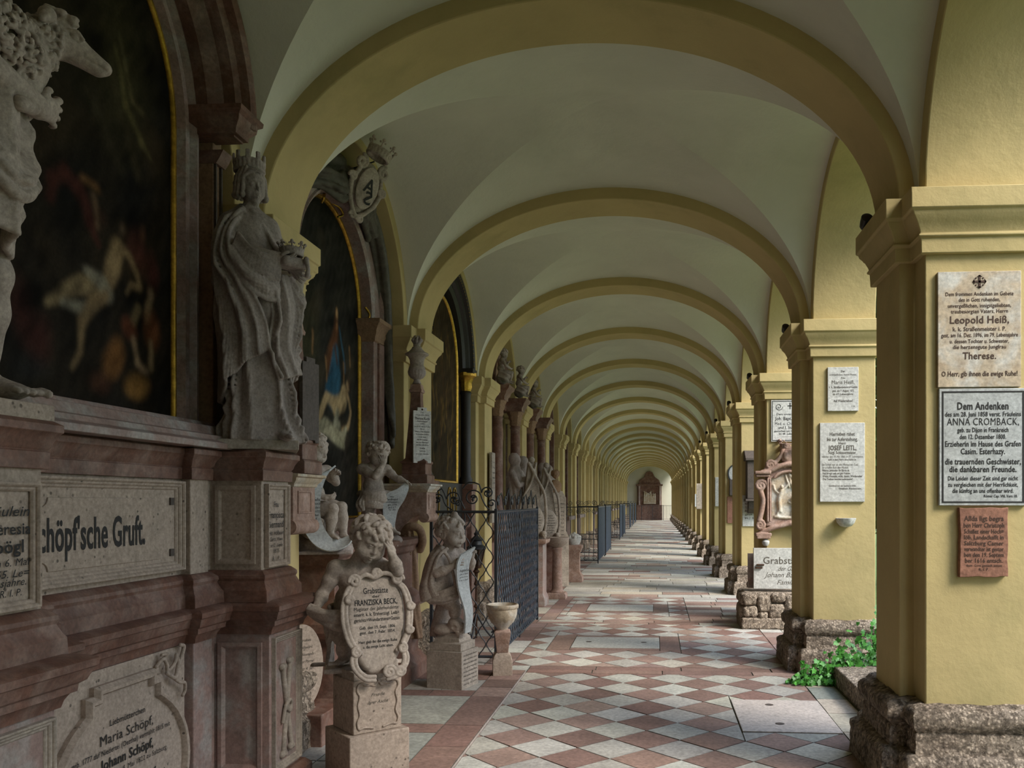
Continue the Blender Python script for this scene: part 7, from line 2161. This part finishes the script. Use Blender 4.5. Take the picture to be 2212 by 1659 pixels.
MB().lathe([(.02, -.05), (.05, -.04), (.075, -.01), (.088, .03), (.080, .032), (.06, .0), (0, -.015)], (0, -.055, 0), 32, rib=lambda a, z: 1 + .08 * (abs(math.sin(3.5 * a)) - .5)).build('basin', M['whitemarble'], t, smooth=True, sharp=60)
MB().box(-.05, .05, -.03, 0, -.04, .025).build('wall_block', M['whitemarble'], t, bevel=.01)

# third pier: white slab, red rococo epitaph, propped slab, rubble plinth
Yp = PC(2) - .415
t = plaque('memorial_plaque', 'white plaque with engraved corner ornament above the red carved epitaph', 'plaque', 1.475, 1.955, 2.30, 2.83, Yp, M['whitemarble'],
    [('Dem unvergeßlichen', 0, .085, .024, .34, .02), ('Joh. Bapt. Huber,', 0, .03, .042, .38, .02), ('Med. u. Chirurg. Dr.', 0, -.035, .036, .38, .02), ('und I. Stadtarzt', 0, -.085, .034, .30, .02), ('gestorben am 18. Dez. 1882', 0, -.13, .022, .40, .02), ('im 48. Lebensjahre.', 0, -.165, .022, .28, .02), ('______', 0, -.19, .02, .2, .01)], M['ink'], border=.012)
m = MB()
for (a, b) in ((.03, .005), (.005, .04)): m.box(-a, a, -.0245, -.022, .19 - b, .19 + b)
m.build('engraved_cross', M['ink'], t)
for q in (-1, 1):
    MB().tube([(x, -.0235, z) for (x, _, z) in spiral((q * .14, 0, .18), .05, .01, 0, 1.5 * q)], .003, 4).build('engraved_scroll', M['ink'], t)
t = thing('rococo_epitaph', 'red marble rococo epitaph with crown, scrolls and pale figure relief', 'epitaph', (1.70, Yp, 1.0))
s = SDF((-.50, -.20, -.03), (.50, .03, 1.36), .0062)
s.box((0, -.03, .62), (.30, .035, .40), None, .02, .01)
for q in (-1, 1):
    s.chain([(x, -.08, z) for (x, _, z) in spiral((q * .36, 0, .74), .075, .012, PI if q > 0 else 0, 1.6 * -q)], .026, .008)
    s.chain(bez([(q * .36, -.07, .66), (q * .33, -.07, .55), (q * .35, -.07, .42), (q * .38, -.07, .30)], 5), .036, .012)
    s.chain([(x, -.08, z) for (x, _, z) in spiral((q * .37, 0, .24), .060, .012, PI / 2, 1.5 * q)], .024, .008)
    s.box((q * .33, -.07, .12), (.10, .06, .022), None, .01, .005); s.box((q * .33, -.08, .085), (.085, .05, .02), None, .008, .005)
    s.box((q * .34, -.08, .905), (.10, .07, .020), None, .006, .004); s.box((q * .34, -.07, .865), (.085, .06, .016), None, .006, .004)
    s.chain([(x, -.08, z) for (x, _, z) in spiral((q * .24, 0, 1.0), .06, .012, PI if q > 0 else 0, 1.5 * -q)], .022, .008)
    s.chain(bez([(q * .30, -.06, .95), (q * .18, -.07, 1.03), (q * .11, -.07, 1.12), (q * .09, -.07, 1.20)], 5), .024, .012)
    s.chain(bez([(q * .38, -.05, .13), (q * .22, -.08, .20), (q * .0, -.08, .26)], 6), .032, .01)
    s.box((q * .275, -.08, .56), (.012, .03, .28), None, .004, .004); s.box((q * .245, -.07, .56), (.008, .03, .27), None, .004, .004)
    for j in range(3): s.ell((q * (.07 + .04 * j), -.09, .98 + .01 * j), .022, None, .006)
s.chain(bez([(-.34, -.08, .91), (-.22, -.09, .94), (-.12, -.10, .99), (0, -.10, 1.01), (.12, -.10, .99), (.22, -.09, .94), (.34, -.08, .91)], 5), .030, .008)
s.chain([(.20 * math.cos(PI * i / 14), -.085, .80 + .12 * math.sin(PI * i / 14)) for i in range(15)], .020, .006)
s.ell((0, -.06, 1.11), (.11, .05, .12), None, .01)
for q in (-1, 1): s.ell((q * .05, -.10, 1.12), (.035, .02, .055), None, .006)
s.box((0, -.06, .58), (.225, .06, .25), None, .01, .006, cut=True); s.ell((0, -.09, .80), (.19, .06, .10), None, .006, cut=True)
crown_sdf(s, (0, -.09, 1.215), .11, .10, 9)
s.mesh('carved_frame', M['redpale'], t)
s = SDF((-.24, -.14, .30), (.24, .0, .94), .0055)
s.box((0, -.045, .58), (.225, .015, .26), None, .004, .004); s.ell((0, -.05, .80), (.18, .012, .11), None, .004)
for (P, r) in (([(-.12, -.08, .42), (-.13, -.09, .55), (-.10, -.085, .68)], .032), ([(-.13, -.085, .42), (-.16, -.08, .36)], .02), ([(-.10, -.09, .66), (-.03, -.09, .74), (.02, -.08, .80)], .016), ([(-.11, -.09, .62), (-.18, -.08, .68), (-.20, -.08, .74)], .016),
               ([(.04, -.08, .36), (.06, -.085, .46), (.04, -.08, .54)], .034), ([(.06, -.085, .50), (-.01, -.08, .53)], .015), ([(.14, -.08, .40), (.16, -.085, .52), (.14, -.08, .62)], .03), ([(-.18, -.08, .345), (-.05, -.085, .33), (.08, -.08, .345), (.19, -.08, .335)], .022),
               ([(.0, -.075, .88), (.05, -.09, .82), (.12, -.085, .76), (.15, -.08, .70)], .022), ([(.0, -.075, .86), (.02, -.09, .76), (.07, -.085, .70)], .018), ([(-.05, -.075, .87), (-.03, -.09, .80), (.0, -.085, .72)], .014)):
    s.chain(bez([(a, -.045 + (b_ + .045) * .55, c) for a, b_, c in P], 5), r * .85, .012)
for c_ in ((-.10, -.09, .725), (.04, -.09, .585), (.14, -.09, .665)): s.ell(c_, (.022, .02, .028), None, .005)
s.mesh('relief', M['tanmarble'], t)
for q in (-1, 1): MB().lathe([(0, -.048), (.03, -.04), (.046, -.015), (.048, .01), (.03, .038), (0, .046)], (q * .30, -.08, .02), 16).build('ball_foot', M['whitemarble'], t, smooth=True)
t = plaque('grave_slab', 'upright pale grave slab with large lettering standing on the rubble plinth', 'slab', 1.20, 1.95, .475, .97, 10.55, M['whitemarble'],
    [('Grabstätte', .0, .10, .085, .52, .005), ('der Gruft', .05, .0, .055, .26, .0, .4), ('Johann Baptist', 0, -.075, .060, .50, .0, .4), ('Familie', .03, -.165, .055, .25, .0, .4)], M['inksoft'], th=.06)
MB().box(-.355, -.27, -.085, -.055, .0, .02).build('iron_clamp', M['rust'], t, bevel=.004)
MB().box(-.34, -.25, -.085, -.055, .035, .055).build('iron_clamp', M['rust'], t, bevel=.004)
plaque('grave_slab', 'darker slab standing behind the pale grave slab on the rubble plinth', 'slab', 1.14, 1.9, .475, .90, 10.62, M['redgrey'], None, None, th=.03)
t = thing('rubble_plinth', 'low plinth of rounded conglomerate stones before the third pier', 'plinth', (1.52, 10.68, 0))
o = MB().box(-.48, .46, -.34, .30, 0, .14).build('footing', M['rough'], t, bevel=.02); roughen(o, .012, 14, 4)
o = MB().box(-.44, .44, -.28, .30, .13, .44).build('core', M['rough'], t, bevel=.02)
rg = random.Random(11)
sp = [(-.38, .36, .085, .075), (-.37, .21, .09, .07), (-.21, .31, .08, .10), (-.22, .17, .065, .05), (-.04, .38, .09, .06), (-.06, .22, .10, .09), (.12, .31, .085, .10), (.12, .17, .08, .05), (.28, .37, .08, .07), (.30, .21, .09, .08), (.42, .30, .05, .09)]
for (x, z, rx, rz_) in sp:
    s = SDF((x - rx - .03, -.38, z - rz_ - .03), (x + rx + .03, -.20, z + rz_ + .03), .007)
    s.box((x, -.285, z), (rx * .98, .05, rz_ * .98), None, .045, .0)
    sd = rg.uniform(0, 9)
    s.bulge(lambda a, b, c: .006 * wav(a, b, c, 45, sd) + .004 * wav(a, b, c, 120, sd))
    s.mesh('stone', M['rough'], t)
s = SDF((-.54, -.32, .12), (-.40, .30, .46), .01)
for (y, z) in ((-.2, .36), (-.02, .34), (.17, .36), (-.2, .2), (.0, .19), (.18, .2)): s.box((-.44, y, z), (.05, .085, .075), None, .045, 0)
s.bulge(lambda a, b, c: .006 * wav(a, b, c, 45, 3))
s.mesh('stone', M['rough'], t)

# farther piers
Yp = PC(3) - .415
t = thing('console_epitaph', 'dark narrow epitaph on a console, mounted on the fourth pier', 'epitaph', (1.56, Yp, 1.34))
MB().box(-.07, .28, -.26, 0, .24, .86).build('body', M['darkstone'], t, bevel=.01)
MB().box(-.10, .31, -.30, 0, .20, .24).build('console_plate', M['darkstone'], t, bevel=.006)
MB().prism([(0, 0), (-.10, 0), (-.14, .05), (-.20, .08), (-.24, .20), (0, .20)], -.04, .25, 'X').build('console', M['darkstone'], t, bevel=.006)
MB().prism([(0, .86), (-.30, .86), (-.30, .90), (-.18, .96), (-.12, 1.02), (0, 1.04)], -.10, .31, 'X').build('top', M['darkstone'], t, bevel=.006)
plaque('memorial_plaque', 'pale plaque low on the fourth pier behind the dark console epitaph', 'plaque', 1.44, 1.80, 1.128, 1.64, Yp - .0, M['whitemarble'], [(w, 0, .18 - .06 * i, .028, .28, .02) for i, w in enumerate(['Zum Andenken', 'an Herrn', 'Georg Mayr', 'Bürger hier', 'gest. 1871', 'R. I. P.'])], M['inksoft'])
Yp = PC(4) - .415
plaque('memorial_plaque', 'red marble plaque on the fifth pier', 'plaque', 1.46, 1.75, 1.10, 1.64, Yp, M['redslab'], None, None, th=.04)
plaque('memorial_plaque', 'dark slab mounted on the fifth pier above the red one', 'plaque', 1.50, 1.80, 1.66, 1.98, Yp, M['darkstone'], None, None, th=.14)
t = thing('oval_plaque', 'oval plaque with a dark rim high on the fifth pier', 'plaque', (1.60, Yp, 2.10))
MB().prism([(.12 * math.cos(2 * PI * i / 24), .17 * math.sin(2 * PI * i / 24)) for i in range(24)], -.03, 0, 'Y').build('disc', M['whitemarble'], t, bevel=.003)
MB().sweep([(-.015, 0), (-.015, .015), (.012, .015), (.012, 0)], [(.12 * math.cos(2 * PI * i / 24), -.03, .17 * math.sin(2 * PI * i / 24)) for i in range(24)], (0, -1, 0), True).build('rim', M['iron'], t, smooth=True)
for n, lab, x0, x1, z0, z1, mt, th in ((5, 'tall white plaque on the sixth pier', 1.44, 1.74, 1.42, 2.12, 'whitemarble', .03), (7, 'grey slab on the eighth pier', 1.30, 1.62, 1.30, 2.10, 'greystone', .12), (8, 'pale slab on the ninth pier', 1.40, 1.75, 1.35, 1.80, 'greymarble', .06),
                                       (9, 'dark slab on the tenth pier', 1.45, 1.80, 1.50, 2.10, 'darkstone', .06), (11, 'small pale slab far down on the twelfth pier', 1.45, 1.75, 1.50, 2.0, 'whitemarble', .05)):
    plaque('memorial_plaque', lab, 'plaque', x0, x1, z0, z1, PC(n) - (.415 if x0 > 1.42 else .415), M[mt], None, None, th=th, group='slabs on the farther piers')

# little spotlights on the capitals
def spot():
    t = thing('spotlight', 'x', 'lamp')
    MB().lathe([(0, -.05), (.02, -.048), (.032, -.03), (.035, .0), (.035, .04), (.028, .045), (0, .045)], (0, 0, 0), 18).tf(Matrix.Rotation(R(60), 4, 'X')).tf(Matrix.Translation((0, 0, .065))).build('housing', M['blackplastic'], t, smooth=True, sharp=40)
    MB().tube([(0, 0, .0), (0, 0, .05)], .008, 6).build('bracket', M['blackplastic'], t)
    MB().box(-.02, .02, -.02, .02, 0, .005).build('foot_plate', M['blackplastic'], t)
    return t
sp0 = spot()
for n in range(0, 7):
    a = sp0 if n == 0 else copy_tree(sp0)
    a.location = (1.275, PC(n) + .25, ZS + .0)
    tag(a, 'small black spotlight on top of the %s right-hand pier\'s capital' % ORD[n], 'lamp', 'spotlights on the capitals')

# kerb block between the first two piers, ivy
KY0, KY1 = 5.62, 7.20
o = MB().box(1.50, 1.97, 5.0 + .62, 7.52, 0, .155).build('stone_step', M['rough'], None, bevel=.012)
roughen(o, .010, 10, 5, 1.0)
tag(o, 'mossy conglomerate step block between the two nearest piers', 'stone step')
t = thing('ivy', 'bright green ivy creeping over the base of the second pier', 'plant', (1.50, 7.42, 0))
lv, lf, lc = [], [], []
rg = random.Random(21)
LP = [(0, 0), (.30, -.16), (.46, .10), (.34, .26), (.52, .52), (.26, .56), (0, 1.0), (-.26, .56), (-.52, .52), (-.34, .26), (-.46, .10), (-.30, -.16)]
path = [(-.32, -.10, .03), (-.20, -.13, .06), (-.08, -.12, .12), (.05, -.11, .20), (.16, -.11, .26), (.28, -.10, .26), (.38, -.10, .33), (.46, -.10, .42)]
pth = bez(path, 8)
for i in range(560):
    p = pth[min(int(rg.random() ** .9 * len(pth)), len(pth) - 1)]
    spread = .055 + .05 * (p[0] > .1)
    c = np.array(p) + np.array([rg.gauss(0, .05), -abs(rg.gauss(0, .03)), rg.gauss(-.02, spread)])
    if rg.random() < .22: c = np.array([rg.uniform(-.34, .18), rg.uniform(-.24, -.10), rg.uniform(.01, .06)])
    c[2] = max(.012, c[2])
    sz = rg.uniform(.030, .058)
    n = unit(v3(rg.gauss(-.1, .45), -1 + rg.gauss(0, .35), rg.gauss(.6, .4))); a = rg.uniform(0, 2 * PI)
    t1 = unit(np.cross(n, v3(rg.random(), rg.random(), rg.random()))); t2 = np.cross(n, t1)
    b = len(lv)
    for (x, y) in LP:
        w = c + (t1 * x + t2 * (y - .4)) * sz + n * (-.12 * abs(x) * sz)
        lv.append(tuple(w))
    lf.append(tuple(range(b, b + 12)))
    g = rg.random()
    lc.append((.035 + .06 * g, .15 + .20 * g, .02 + .03 * g))
mt = colattr('ivy_leaf', .45, 60, .2, .4, .2)
mt.node_tree.nodes['Principled BSDF'].inputs['Subsurface Weight'].default_value = 0
me = bpy.data.meshes.new('foliage'); me.from_pydata(lv, [], lf); me.materials.append(mt)
o = bpy.data.objects.new('foliage', me); COL.objects.link(o); o.parent = t; o['kind'] = 'stuff'
_c = []
for c in lc: _c += [(*c, 1)] * 12
set_cols(o, _c)
MB().tube([tuple(p) for p in pth], .006, 5).build('stem', M['brownstone'], t, smooth=True)

# ================================================================== COURTYARD
M['leaf'] = NT('courtyard_leaf').fin((.05, .12, .03), .6)
M['bark'] = stone('bark', (.10, .075, .05), .3, 8, .9, .6, 30)
def bush(name, label, x, y, h, r, n, seed, cat, group):
    t = thing(name, label, cat, (x, y, -.12), 0, group)
    rg = random.Random(seed); vs = []; fs = []
    for i in range(n):
        a = rg.uniform(0, 2 * PI); b = math.acos(rg.uniform(-1, 1)); k = rg.uniform(.75, 1.0)
        c = np.array([r * k * math.sin(b) * math.cos(a), r * k * math.sin(b) * math.sin(a), h * .55 + h * .45 * k * math.cos(b)])
        n_ = unit(v3(rg.gauss(0, 1), rg.gauss(0, 1), rg.gauss(0, 1))); t1 = unit(np.cross(n_, v3(.3, .5, .8))); t2 = np.cross(n_, t1)
        q = len(vs); sz = .16
        vs += [tuple(c + t1 * sz), tuple(c + t2 * sz * .6), tuple(c - t1 * sz), tuple(c - t2 * sz * .6)]; fs.append((q, q + 1, q + 2, q + 3))
    me = bpy.data.meshes.new('crown'); me.from_pydata(vs, [], fs); me.materials.append(M['leaf'])
    o = bpy.data.objects.new('crown', me); COL.objects.link(o); o.parent = t
    MB().lathe([(.14, 0), (.11, .5), (.08, h * .6)], (0, 0, 0), 10).build('trunk', M['bark'], t, smooth=True)
for i, (x, y, h, r) in enumerate(((5.4, -1.0, 6.5, 2.6), (8.2, 3.6, 6.0, 2.3), (4.9, 17, 8.0, 1.7), (8.8, 33, 13.0, 3.2), (13.5, 50, 7, 3.2))):  # nearest pair is unseen, added to block sky light from the near bays
    bush('tree', 'leafy courtyard tree, the %s one outward, nearest pair added unseen to block sky' % ORD[i], x, y, h, r, 2600 if y < 10 else 6000, i, 'tree', 'trees in the courtyard')
